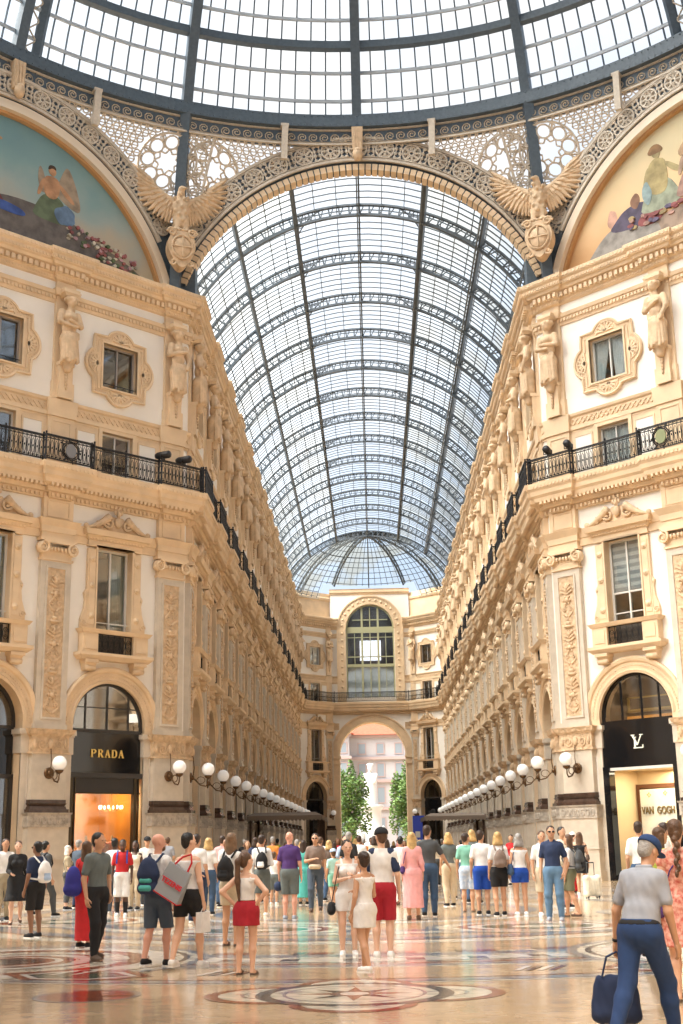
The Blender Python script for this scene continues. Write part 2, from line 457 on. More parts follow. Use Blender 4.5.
# quatrefoil medallion near the camera
Inlay.z = 0.0028; mx_, my_ = -0.2, 13.7
for dx, dy, rr_ in ((-0.82, 0, 0.72), (0.82, 0, 0.72), (0, -0.85, 0.62), (0, 0.85, 0.62)):
    I.disc(mx_ + dx, my_ + dy, rr_, 'red')
for dx, dy, rr_ in ((-0.8, 0, 0.6), (0.8, 0, 0.6), (0, -0.83, 0.5), (0, 0.83, 0.5)):
    I.disc(mx_ + dx, my_ + dy, rr_, 'cream'); I.ring(mx_ + dx, my_ + dy, rr_ * 0.55, rr_ * 0.62, 'grey')
I.disc(mx_, my_, 1.02, 'dark'); I.disc(mx_, my_, 0.86, 'cream'); I.ring(mx_, my_, 0.7, 0.74, 'grey')
for k in range(8): I.poly([(mx_ + 0.15 * math.cos(rad(45 * k - 40)), my_ + 0.15 * math.sin(rad(45 * k - 40))), (mx_ + 0.6 * math.cos(rad(45 * k)), my_ + 0.6 * math.sin(rad(45 * k))), (mx_ + 0.15 * math.cos(rad(45 * k + 40)), my_ + 0.15 * math.sin(rad(45 * k + 40)))], 'dark' if k % 2 else 'red')
I.disc(mx_, my_, 0.15, 'white')
Inlay.z = 0.0028; I.disc(-3.0, 13.9, 0.5, 'red'); I.ring(-3.0, 13.9, 0.5, 0.56, 'grey')
# ovals behind the standing crowd
for cx, cy, a_, b_ in ((2.9, 23.6, 1.6, 1.2), (-2.2, 23.8, 1.6, 1.2), (6.6, 27.5, 1.6, 1.4), (-6.4, 27.5, 1.6, 1.4)):
    Inlay.z = 0.0028
    for k, c in ((1.25, 'grey'), (1.15, 'cream'), (0.9, 'red'), (0.78, 'white'), (0.62, 'green'), (0.3, 'cream')): I.disc(cx, cy, k, c, sx=a_, sy=b_)
Inlay.z = 0.001
for y in (45.5, 46.6, 47.4): I.poly([(-7, y), (7, y), (7, y + 0.3), (-7, y + 0.3)], 'grey')
for y in [52 + 5 * k for k in range(15)]: I.poly([(-6.5, y), (6.5, y), (6.5, y + 0.5), (-6.5, y + 0.5)], 'white')
for x in (-6.2, 5.8): I.poly([(x, 50), (x + 0.4, 50), (x + 0.4, 124), (x, 124)], 'red')
I.build()

# ------------------------------------------------------------------ walls
def arc_pts(cx, cz, r, a0, a1, n):
    return [(cx + r * math.cos(rad(a0 + (a1 - a0) * i / n)), cz + r * math.sin(rad(a0 + (a1 - a0) * i / n))) for i in range(n + 1)]
ARCH = [(-1.55, 0.0)] + [(-1.55, 5.81)] + arc_pts(0, 5.81, 1.55, 180, 0, 20)[1:-1] + [(1.55, 5.81), (1.55, 0.0)]
RECTS = [((-0.77, 8.41), (-0.77, 12.38), (0.77, 12.38), (0.77, 8.41)), ((-0.8, 18.78), (-0.8, 20.6), (0.8, 20.6), (0.8, 18.78)), ((-0.7, 15.1), (-0.7, 16.97), (0.7, 16.97), (0.7, 15.1))]
DEPTH = [0.62, 0.34, 0.3, 0.3]
def inside(p, poly):
    x, y = p; c = False; n = len(poly)
    for i in range(n):
        x1, y1 = poly[i]; x2, y2 = poly[i - 1]
        if (y1 > y) != (y2 > y) and x < (x2 - x1) * (y - y1) / (y2 - y1) + x1: c = not c
    return c
def wall_mesh(x0, x1, z1, holes, depths, zsplit=5.53):
    outer = [(x0, 0), (x1, 0), (x1, z1), (x0, z1)]
    # holes that touch the floor are part of the outline
    vs = []; es = []
    def loop(pts):
        b = len(vs); vs.extend(Vector(p) for p in pts); n = len(pts)
        es.extend((b + i, b + (i + 1) % n) for i in range(n))
    loop([(x0, 0), (x0, zsplit), (x0, z1), (x1, z1), (x1, zsplit), (x1, 0)])
    for h in holes: loop(h)
    v2, e2, f2, *_ = delaunay_2d_cdt(vs, es, [], 0, 1e-5)
    mb = MB(); V = [(p.x, 0.0, p.y) for p in v2]; F = []
    keep = []
    for f in f2:
        c = sum((v2[i] for i in f), Vector((0, 0))) / len(f)
        if x0 < c.x < x1 and not any(inside(c, h) for h in holes): keep.append((tuple(f), c.y))
    for f, cz in keep:
        mb.mi = 0
        mb.add([V[i] for i in f], [tuple(range(len(f)))])
    for h, d in zip(holes, depths):
        n = len(h)
        for i in range(n):
            a = h[i]; b = h[(i + 1) % n]
            if a[1] == 0 and b[1] == 0: continue
            mb.mi = 1
            mb.add([(a[0], 0, a[1]), (b[0], 0, b[1]), (b[0], d, b[1]), (a[0], d, a[1])], [(0, 1, 2, 3)])
    return mb
bay_wall_mesh = wall_mesh(-2.55, 2.55, 22.7, [ARCH] + RECTS, DEPTH).mesh('wall', [PLAST, STONE])
def put_wall(mesh, name, loc, rz, sx=1.0):
    o = bpy.data.objects.new(name, mesh); COL.objects.link(o); o.location = loc; o.rotation_euler = (0, 0, rz); o.scale = (sx, 1, 1)
    return tag(o, 'cream plastered arcade wall between two piers', 'wall', kind='structure')
SX = PITCH / 5.1
BAYS = []   # (type, side, index, loc, rz, sx, far)
for side, nm in ((-1, 'wall_left'), (1, 'wall_right')):
    for i, s in enumerate(DB): BAYS.append(('d', side, i, dpos(side, s), RZ['d', side], 1.0, False))
    for i, y in enumerate(ARM_B): BAYS.append(('a', side, i, (side * W, y, 0), RZ['a', side], SX, i > 7))
    BAYS.append(('c', side, 0, (side * 5.625, 125.825, 0), RZ['c', side], 4.6 / 5.1, True))
    pl = wall_mesh(-0.4, 0.4, 22.7, [], []).mesh('wall', [PLAST, STONE])
    put_wall(pl, nm, dpos(side, 0.4), RZ['d', side])
    pl = wall_mesh(-2.95, 2.95, 22.7, [], []).mesh('wall', [PLAST, STONE])
    put_wall(pl, nm, dpos(side, 13.95), RZ['d', side])
    pl = wall_mesh(-0.3, 0.3, 22.7, [], []).mesh('wall', [PLAST, STONE])
    put_wall(pl, nm, (side * W, ZC + 0.295, 0), RZ['a', side]); put_wall(pl, nm, (side * W, 123.95, 0), RZ['a', side])
for t, side, i, loc, rz, sx, far in BAYS:
    put_wall(bay_wall_mesh, 'wall_left' if side < 0 else 'wall_right', loc, rz, sx)
# end wall with the gate arch and the great window
gate = [(-3.3, 0.0), (-3.3, 9.85)] + arc_pts(0, 9.85, 3.3, 180, 0, 32)[1:-1] + [(3.3, 9.85), (3.3, 0.0)]
gwin = [(-2.45, 15.6), (-2.45, 22.65)] + arc_pts(0, 22.65, 2.45, 180, 0, 28)[1:-1] + [(2.45, 22.65), (2.45, 15.6)]
ew = wall_mesh(-4.0, 4.0, 26.3, [gate, gwin], [2.2, 0.4])
wf = ew.build('wall_back', [PLAST, STONE]); wf.location = (0, YW, 0)
tag(wf, 'end wall of the arcade with the tall gate arch', 'wall', kind='structure')

# the rest of the octagon and its three other arms, plain, behind and beside the camera
RW = mat('facade_render', (0.62, 0.50, 0.36), 0.8, noise=0.2, nscale=0.6)
for side in (-1, 1):
    x1 = 19.2; yb = YC - 7.3; yf = YC + 7.3
    for pts in ([(side * W, -30), (side * W, YC - 19.2), (side * x1, yb), (side * 60, yb)], [(side * 60, yf), (side * x1, yf)]):
        mb = MB()
        for (ax, ay), (bx, by) in zip(pts[:-1], pts[1:]): mb.add([(ax, ay, 0), (bx, by, 0), (bx, by, 23.7), (ax, ay, 23.7)], [(0, 1, 2, 3)])
        tag(mb.build('wall_left' if side < 0 else 'wall_right', RW), 'plain wall of the other arcades behind the viewpoint', 'wall', kind='structure')

# ------------------------------------------------------------------ horizontal mouldings
trimn = [0]
def trim(mb, m, label):
    trimn[0] += 1
    return tag(mb.build('trim_%d' % trimn[0], m), label, 'moulding', kind='structure')
def along(path, o):
    """the path pushed o towards the room (right of travel)"""
    P = [Vector(p) for p in path]; k = len(P); out = []
    for i in range(k):
        d0 = (P[i] - P[i - 1]).normalized() if i > 0 else (P[1] - P[0]).normalized()
        d1 = (P[i + 1] - P[i]).normalized() if i < k - 1 else d0
        n0 = Vector((d0.y, -d0.x)); n1 = Vector((d1.y, -d1.x)); m = n0 + n1
        m = m / max(0.3, m.dot(n0)); out.append(P[i] + m * o)
    return out
def dentils(mb, path, o, z0, z1, w, gap, d):
    P = along(path, o)
    for a, b in zip(P[:-1], P[1:]):
        ln = (b - a).length
        if ln < w * 1.2: continue
        t = (b - a) / ln; n = Vector((t.y, -t.x)); c = int(ln / (w + gap))
        if c < 1: continue
        st = ln / c
        for i in range(c):
            p = a + t * (st * (i + 0.5)); q = [p - t * w / 2, p + t * w / 2]
            x = [q[0], q[1], q[1] + n * d, q[0] + n * d]
            mb.add([(u.x, u.y, z0) for u in x] + [(u.x, u.y, z1) for u in x], [(3, 2, 1, 0), (4, 5, 6, 7), (0, 1, 5, 4), (1, 2, 6, 5), (2, 3, 7, 6), (3, 0, 4, 7)])
fp = full_path(0.18, 0.34)
def revz(): pass
# balcony slab
slab = MB(); slab.sweep(fp, neg([(0, 13.9), (0.12, 13.9), (0.18, 14.1), (0.3, 14.12), (0.36, 14.3), (0.55, 14.36), (0.58, 14.5), (0.66, 14.6), (0.68, 14.76), (0.73, 14.84), (0.76, 15.0), (0.76, 15.08), (0, 15.08)]))
trim(slab, STONE, 'balcony slab on moulded brackets')
md = MB(); dentils(md, fp, 0.36, 14.25, 14.36, 0.1, 0.08, 0.2); dentils(md, fp, 0.16, 13.94, 14.06, 0.09, 0.09, 0.07); dentils(md, fp, 0.71, 14.87, 14.97, 0.1, 0.07, 0.07)
trim(md, STONE, 'modillion blocks below the balcony slab')
# architrave on the wall at capital height
lp = side_path(-1, 0.0, 0.3, 'stop'); rp = side_path(1, 0.0, 0.3, 'stop')[::-1]
for p_ in (lp, rp):
    a = MB(); a.sweep(p_, neg([(0, 12.42), (0.08, 12.42), (0.1, 12.7), (0.14, 12.72), (0.2, 12.95), (0.24, 13.05), (0, 13.07)])); trim(a, STONE, 'stone architrave at capital height')
    a = MB(); a.sweep(p_, neg([(0, 17.02), (0.04, 17.02), (0.05, 17.1), (0.1, 17.12), (0.1, 17.28), (0.05, 17.3), (0.06, 17.62), (0.13, 17.68), (0.16, 17.78), (0, 17.8)])); trim(a, STONE, 'stone string course over the balcony doors')
    g = MB(); P = along(p_, 0.07)
    for u, v in zip(P[:-1], P[1:]):   # plaited band
        ln = (v - u).length; c = int(ln / 0.42)
        if c < 1: continue
        t = (v - u) / ln; st = ln / c
        for i in range(c):
            p = u + t * st * i; q = u + t * st * (i + 0.5); s_ = u + t * st * (i + 1)
            for A, B, za, zb in ((p, q, 17.33, 17.58), (q, s_, 17.58, 17.33), (p, q, 17.58, 17.33), (q, s_, 17.33, 17.58)):
                g.bar((A.x, A.y, za), (B.x, B.y, zb), 0.05, 0.035)
    trim(g, STONE, 'plaited relief of the string course')
    a = MB(); a.sweep(p_, neg([(0, 21.66), (0.05, 21.66), (0.07, 21.78), (0.09, 21.8), (0.1, 21.95), (0.16, 21.98), (0.2, 22.12), (0, 22.14)])); trim(a, STONE, 'narrow dentilled band under the cornice')
    a = MB(); dentils(a, p_, 0.08, 21.8, 21.93, 0.09, 0.07, 0.07); trim(a, STONE, 'small dentils of the narrow band')
lp = side_path(-1, 0.14, 0.42, 'stop'); rp = side_path(1, 0.14, 0.42, 'stop')[::-1]
for p_ in (lp, rp):
    a = MB(); a.sweep(p_, neg([(-2.0, 23.45), (-2.0, 22.3), (0, 22.56), (0.1, 22.6), (0.14, 22.74), (0.2, 22.78), (0.24, 23.02), (0.38, 23.06), (0.42, 23.16), (0.5, 23.2), (0.53, 23.38), (0.6, 23.44), (0.63, 23.62), (0.58, 23.66), (0.3, 23.72), (-2.0, 23.72)])); trim(a, STONE, 'crowning cornice of the facade')
    a = MB(); dentils(a, p_, 0.2, 22.8, 23.0, 0.14, 0.1, 0.14); dentils(a, p_, 0.49, 23.24, 23.34, 0.08, 0.06, 0.06); dentils(a, p_, 0.58, 23.48, 23.58, 0.12, 0.06, 0.06); dentils(a, p_, 0.1, 22.64, 22.72, 0.07, 0.05, 0.05)
    trim(a, STONE, 'dentils of the crowning cornice')
# attic above the chamfered corners and above the end wall
for side in (-1, 1):
    a = MB(); pts = [(side * 7.6, 121.0), (side * 7.6, 124.4), (side * 4.05, 127.7)]
    if side > 0: pts = pts[::-1]
    a.sweep(pts, neg([(0, 23.6), (0, 25.5), (0.12, 25.6), (0.16, 25.8), (0.0, 25.9), (0, 26.3), (-0.6, 26.3), (-0.6, 23.6)])); trim(a, STONE, 'attic wall above the cornice at the arcade end')
a = MB(); a.sweep([(-4.1, YW), (4.1, YW)], neg([(0, 26.15), (0.1, 26.18), (0.14, 26.3), (0.22, 26.36), (0.24, 26.6), (0.3, 26.7), (-1.2, 26.7), (-1.2, 26.15)])); trim(a, STONE, 'stone band above the great window')
# panel frame and archivolts of the end wall
a = MB()
a.aband(0, 9.85, 3.32, 3.62, YW - 0.16, YW + 0.05, n=40); a.aband(0, 9.85, 3.62, 3.98, YW - 0.09, YW + 0.05, n=40); a.aband(0, 9.85, 3.98, 4.12, YW - 0.2, YW + 0.02, n=40)
for sx_ in (-1, 1):
    x0, x1 = sorted((sx_ * 3.3, sx_ * 4.0)); a.box(x0, x1, YW - 0.12, YW + 0.02, 0, 9.0)
    a.box(min(x0, x1) - 0.08, max(x0, x1) + 0.08, YW - 0.26, YW + 0.4, 9.0, 9.15); a.box(x0, x1, YW - 0.18, YW + 0.4, 9.15, 9.6); a.box(x0 - 0.12, x1 + 0.12, YW - 0.3, YW + 0.4, 9.6, 9.85)
trim(a, STONE, 'moulded archivolt of the gate arch')
a = MB()
a.aband(0, 22.65, 2.5, 3.25, YW - 0.12, YW + 0.05, n=36); a.aband(0, 22.65, 3.25, 3.4, YW - 0.2, YW + 0.05, n=36); a.aband(0, 22.65, 2.45, 2.58, YW - 0.18, YW + 0.05, n=36)
for sx_ in (-1, 1):
    x0, x1 = sorted((sx_ * 2.5, sx_ * 3.25)); a.box(x0, x1, YW - 0.12, YW + 0.02, 15.1, 22.65)
    x0, x1 = sorted((sx_ * 3.25, sx_ * 3.4)); a.box(x0, x1, YW - 0.2, YW + 0.02, 15.1, 22.65)
a.box(-3.4, 3.4, YW - 0.16, YW, 17.9, 18.3) if False else None
for k in range(15):
    aa = rad(6 + 168 * k / 14); a.ball((2.9 * math.cos(aa), YW - 0.14, 22.65 + 2.9 * math.sin(aa)), (0.13, 0.06, 0.13), 8, 4)
for k in range(10):
    for sx_ in (-1, 1): a.ball((sx_ * 2.87, YW - 0.14, 16.0 + k * 0.68), (0.13, 0.06, 0.13), 8, 4)
trim(a, STONE, 'rosette studded surround of the great window')
# ------------------------------------------------------------------ glass barrel vault over the arm
VR, VZ = 8.8, 21.3
VA = 75          # the arc reaches this far from the crown
def vp(a, y, r=VR): return (r * math.sin(rad(a)), y, VZ + r * math.cos(rad(a)))
vault = empty('glass_vault', (0, ZC, VZ)); vault_loc = Matrix.Translation((0, -ZC, -VZ))
tag(vault, 'long iron and glass barrel vault covering the arcade behind the great arch', 'glass roof')
def vb(mb, name, m, parent=vault, label=None):
    o = mb.build(name, m, parent, label); 
    if parent is vault: o.location = (0, -ZC, -VZ)
    return o
RIBS = [ZC + 0.5] + [53.9 + 4.96 * k for k in range(14)]
RIBS[-1] = 118.4
def curve_bar(mb, y, r, w, h, a0, a1, n):
    pr = [(-w / 2, -h / 2), (w / 2, -h / 2), (w / 2, h / 2), (-w / 2, h / 2)]
    vs = []; fs = []
    for i in range(n + 1):
        a = rad(a0 + (a1 - a0) * i / n)
        for p, q in pr: vs.append(((r + q) * math.sin(a), y + p, VZ + (r + q) * math.cos(a)))
    for i in range(n):
        for j in range(4): fs.append((i * 4 + j, (i + 1) * 4 + j, (i + 1) * 4 + (j + 1) % 4, i * 4 + (j + 1) % 4))
    mb.add(vs, fs)
for y in RIBS:
    mb = MB()
    curve_bar(mb, y, VR + 0.04, 0.16, 0.12, -VA, VA, 40); curve_bar(mb, y, VR + 0.56, 0.16, 0.1, -VA, VA, 40)
    k = 50
    for i in range(k):
        a = -VA + 2 * VA * i / k; b = a + 2 * VA / k
        mb.bar(vp(a, y, VR + 0.04), vp((a + b) / 2, y, VR + 0.56), 0.06, 0.045); mb.bar(vp(a, y, VR + 0.04), vp(a, y, VR + 0.56), 0.08, 0.07)
        mb.ball(vp((a + b) / 2, y, VR + 0.3), 0.07, 6, 4) if False else None
    vb(mb, 'arched_rib', VIRON)
PURL = [(-57, .12), (-38.5, .16), (-19.5, .2), (0, .12), (19.5, .2), (38.5, .16), (57, .12)]
for a, w in PURL:
    mb = MB(); y1 = 118.4
    mb.bar(vp(a, ZC, VR + 0.25), vp(a, y1, VR + 0.25), w * 0.7, w * 2.0, up=vp(a, 0, 1)[0:1] + (0, math.cos(rad(a))))
    mb.bar(vp(a - 0.6, ZC, VR + 0.0), vp(a - 0.6, y1, VR + 0.0), w * 0.5, w * 0.5)
    vb(mb, 'purlin', VIRON)
def glazing(a0, a1, da, dy, th, name):
    mb = MB(); y = ZC
    for i in range(len(RIBS) - 1):
        ya, yb = RIBS[i], RIBS[i + 1]; n = round((yb - ya) / dy)
        for j in range(1, n): curve_bar(mb, ya + (yb - ya) * j / n, VR + 0.64, th, 0.05, a0, a1, max(3, int((a1 - a0) / 5)))
    a = a0 + da
    while a < a1 - 1: 
        mb.bar(vp(a, ZC, VR + 0.62), vp(a, 118.4, VR + 0.62), th, 0.05); a += da
    return vb(mb, name, VIRON)
glazing(-VA, -19.5, 4.75, 0.5, 0.045, 'glazing_bars'); glazing(19.5, VA, 4.75, 0.5, 0.045, 'glazing_bars'); glazing(-19.5, 19.5, 6.5, 0.62, 0.035, 'glazing_bars')
def gl_arc(a0, a1, m, name, dr):
    mb = MB(); vs = []; fs = []; n = max(4, int((a1 - a0) / 3)); ys = [ZC, 118.4]
    for i in range(n + 1):
        a = a0 + (a1 - a0) * i / n
        for y in ys: vs.append(vp(a, y, VR + dr))
    for i in range(n): fs.append((2 * i, 2 * i + 2, 2 * i + 3, 2 * i + 1))
    mb.smooth = True; mb.add(vs, fs); vb(mb, name, m)
gl_arc(-VA, -19.5, GL_VAULT, 'glass', 0.67); gl_arc(19.5, VA, GL_VAULT, 'glass', 0.67); gl_arc(-19.5, 19.5, GL_CLEAR, 'glass', 0.67)
# cusped lattice spandrels in the crown strip beside every rib
for y in RIBS[1:10]:
    mb = MB()
    for sg in (-1, 1):
        pts = []
        for i in range(9):
            t = i / 8; a = sg * (19.5 - 9.5 * t); yy = y + 0.1 + 2.2 * (1 - t) ** 2
            pts.append(vp(a, yy, VR + 0.58))
        mb.tube(pts, 0.035, 4)
        for i in range(1, 8): mb.bar(pts[i], vp(sg * (19.5 - 9.5 * i / 8), y, VR + 0.58), 0.03, 0.03)
        for i in range(1, 6): mb.bar(pts[i], vp(sg * 19.5, pts[i][1], VR + 0.58), 0.03, 0.03)
    vb(mb, 'lattice_spandrel', VIRON)
GL_APSE = roofglass('half_dome_glass', (0.78, 0.84, 0.88), (0.70, 0.64, 0.52), 0.06)
# half dome closing the vault
apse = empty('glass_half_dome', (0, 118.4, VZ))
tag(apse, 'small glazed half dome that closes the far end of the barrel vault', 'glass roof')
AY = 118.4
def ap(az, el, r=1.0):   # az -90..90 from the axis, el elevation
    R = VR * r
    return (R * math.cos(rad(el)) * math.sin(rad(az)), AY + (YW + 0.6 - AY) * r * math.cos(rad(el)) * math.cos(rad(az)), VZ + R * math.sin(rad(el)))
EL0 = 38.5
def apb(mb, name, m):
    o = mb.build(name, m, apse); o.location = (0, -AY, -VZ)
for az in (-62, -30, 0, 30, 62):
    mb = MB(); e0 = 37 if abs(az) < 38 else 29; pa = [ap(az, e0 + (90 - e0) * i / 14) for i in range(15)]; pb = [ap(az, e0 + (90 - e0) * i / 14, 1.05) for i in range(15)]
    mb.tube(pa, 0.1 if az else 0.07, 4); mb.tube(pb, 0.08, 4)
    for p, q, q2 in zip(pa, pb, pb[1:]): mb.bar(p, q2, 0.05, 0.05); mb.bar(p, q, 0.05, 0.05)
    apb(mb, 'dome_rib', VIRON)
mb = MB()
for az in range(-90, 91, 5):
    e0 = 37 if abs(az) < 38 else 27
    mb.tube([ap(az, e0 + (87 - e0) * i / 11, 1.055) for i in range(12)], 0.035, 3)
for el in (38, 42, 46, 50, 54, 58, 63, 68, 73, 78, 84): mb.tube([ap(-90 + 180 * i / 36, el, 1.055) for i in range(37)], 0.035 if el != 58 else 0.06, 3)
for el in (28, 31, 34):
    for sg in (-1, 1): mb.tube([ap(sg * (40 + 50 * i / 10), el, 1.055) for i in range(11)], 0.035, 3)
apb(mb, 'glazing_bars', VIRON)
mb = MB(); vs = []; fs = []
for i in range(25):
    for j in range(13): vs.append(ap(-90 + 180 * i / 24, 26 + 64 * j / 12, 1.06))
for i in range(24):
    for j in range(12):
        if j < 2 and 7 <= i < 17: continue
        fs.append((i * 13 + j, (i + 1) * 13 + j, (i + 1) * 13 + j + 1, i * 13 + j + 1))
mb.smooth = True; mb.add(vs, fs); apb(mb, 'glass', GL_APSE)

# ------------------------------------------------------------------ dome over the octagon
DR, DZ = 19.5, 26.3
def dm(az, z, dr=0.0):
    z = min(z, DZ + DR - 0.001)
    r = math.sqrt(max(0, DR * DR - (z - DZ) ** 2)); k = 1 + dr / DR
    return (r * k * math.sin(rad(az)), YC + r * k * math.cos(rad(az)), DZ + (z - DZ) * k)
def de(az, el, dr=0.0): return ((DR + dr) * math.cos(rad(el)) * math.sin(rad(az)), YC + (DR + dr) * math.cos(rad(el)) * math.cos(rad(az)), DZ + (DR + dr) * math.sin(rad(el)))
dome = empty('glass_dome', (0, YC, 31.2)); tag(dome, 'great iron and glass dome over the octagon at the top of the picture', 'dome')
def db(mb, name, m, parent=dome):
    o = mb.build(name, m, parent)
    if parent is dome: o.location = (0, -YC, -31.2)
    return o
def boxring(mb, r0, r1, z0, z1, n=96, a0=0, a1=360):
    vs = []; fs = []
    for i in range(n + 1):
        a = rad(a0 + (a1 - a0) * i / n)
        for r, z in ((r0, z0), (r1, z0), (r1, z1), (r0, z1)): vs.append((r * math.sin(a), YC + r * math.cos(a), z))
    for i in range(n):
        for j in range(4): fs.append((i * 4 + j, (i + 1) * 4 + j, (i + 1) * 4 + (j + 1) % 4, i * 4 + (j + 1) % 4))
    mb.add(vs, fs)
E0 = math.degrees(math.asin((31.3 - DZ) / DR))
for k in range(16):
    az = 22.5 * k; mb = MB(); pts = []
    n = 22
    for i in range(n + 1):
        el = E0 - 1.5 + (88 - E0) * i / n; t = Vector((math.cos(rad(az)), -math.sin(rad(az)), 0))
        w = 0.2
        for dr in (-0.28, 0.22):
            c = Vector(de(az, el, dr)); pts += [tuple(c - t * w), tuple(c + t * w)]
    fs = []
    for i in range(n):
        a = i * 4; b = a + 4
        for p, q in ((0, 1), (1, 3), (3, 2), (2, 0)): fs.append((a + p, a + q, b + q, b + p))
    mb.add(pts, fs)
    rb = db(mb, 'main_rib', IRON)
    if k not in (2, 14): continue
    lt = MB()    # zigzag lattice beside the rib
    for sg in (1 if k == 14 else -1,):
        for i in range(26):
            e1 = E0 + i * 2.2; e2 = e1 + 2.2
            lt.bar(de(az + sg * 0.9, e1, 0.0), de(az + sg * 2.1, (e1 + e2) / 2, 0.0), 0.05, 0.05); lt.bar(de(az + sg * 2.1, (e1 + e2) / 2, 0.0), de(az + sg * 0.9, e2, 0.0), 0.05, 0.05)
    l2 = MB(); l2.tube([de(az + sg * 2.6, E0 - 1.5 + i * 3, 0.0) for i in range(20)], 0.2, 4); l2.build('edge_beam', IRON, rb)
    o = lt.build('lattice_edge', IRONL, rb)
mb = MB(); zz = [34.55, 37.3, 40.0, 42.2, 43.9, 45.0]
for z in zz: mb = MB(); c = dm(0, z); r = c[1] - YC; boxring(mb, r - 0.16, r + 0.16, z - 0.17, z + 0.17); db(mb, 'ring_beam', IRON)
mb = MB()
zl = [31.3] + zz
for a, b in zip(zl[:-1], zl[1:]):
    for t in (0.36, 0.7):
        z = a + (b - a) * t; r = dm(0, z, 0.1)[1] - YC; boxring(mb, r - 0.04, r + 0.04, z - 0.07, z + 0.07, 128)
db(mb, 'purlins', mat('pale_grey_iron', (0.42, 0.46, 0.50), 0.6))
mb = MB()
for k in range(16 * 11):
    if k % 11 == 0: continue
    az = 22.5 * k / 11; mb.tube([de(az, E0 + (80 - E0) * i / 12, 0.12) for i in range(13)], 0.042, 4)
db(mb, 'glazing_bars', IRON)
mb = MB(); vs = []; fs = []
for i in range(96):
    for j in range(19): vs.append(de(360 * i / 96, E0 + (89.5 - E0) * j / 18, 0.16))
for i in range(96):
    for j in range(18): fs.append((i * 19 + j, ((i + 1) % 96) * 19 + j, ((i + 1) % 96) * 19 + j + 1, i * 19 + j + 1))
mb.smooth = True; mb.add(vs, fs); db(mb, 'glass', GL_DOME)
mb = MB(); boxring(mb, 18.45, 19.2, 31.18, 31.75, 128)
db(mb, 'base_ring_beam', IRON)
mb = MB()
for k in range(16 * 26):
    az = 360 * k / (16 * 26)
    if abs((az + 180) % 360 - 180) < 75:
        for z in (31.26, 31.66): mb.ball((18.44 * math.sin(rad(az)), YC + 18.44 * math.cos(rad(az)), z), 0.035, 5, 3)
db(mb, 'rivets', IRON)
# scroll frieze below the base ring
fz = empty('scroll_frieze', (0, YC, 30.5)); tag(fz, 'dark iron band with a running row of pale spirals under the dome ring', 'frieze')
mb = MB(); boxring(mb, 18.75, 18.95, 30.45, 31.18, 128); o = db(mb, 'backing_band', IRON, fz); o.location = (0, -YC, -30.5)
mb = MB(); boxring(mb, 18.66, 18.76, 30.42, 30.5, 128); boxring(mb, 18.66, 18.76, 31.1, 31.16, 128); o = db(mb, 'border', IRONL, fz); o.location = (0, -YC, -30.5)
sc = []
n = 250
for k in range(n):
    az0 = 360 * k / n; d = (az0 + 180) % 360 - 180
    if abs(d) > 62: continue
    mb = MB(); pts = []
    for i in range(15):
        t = i / 14; a = 0.3 + t * 3.3 * PI; rr_ = 0.045 + 0.17 * t
        u = rr_ * math.cos(a); z = 30.78 + rr_ * math.sin(a); az = az0 + math.degrees(u / 18.7)
        pts.append((18.71 * math.sin(rad(az)), YC + 18.71 * math.cos(rad(az)), z))
    azn = az0 + 360 / n
    pts.append((18.71 * math.sin(rad(azn)), YC + 18.71 * math.cos(rad(azn)), 30.56))
    mb.tube(pts, 0.03, 3)
    sc.append(mb)
allm = MB()
for q in sc: allm.merge(q)
o = db(allm, 'spirals', IRONL, fz); o.location = (0, -YC, -30.5)

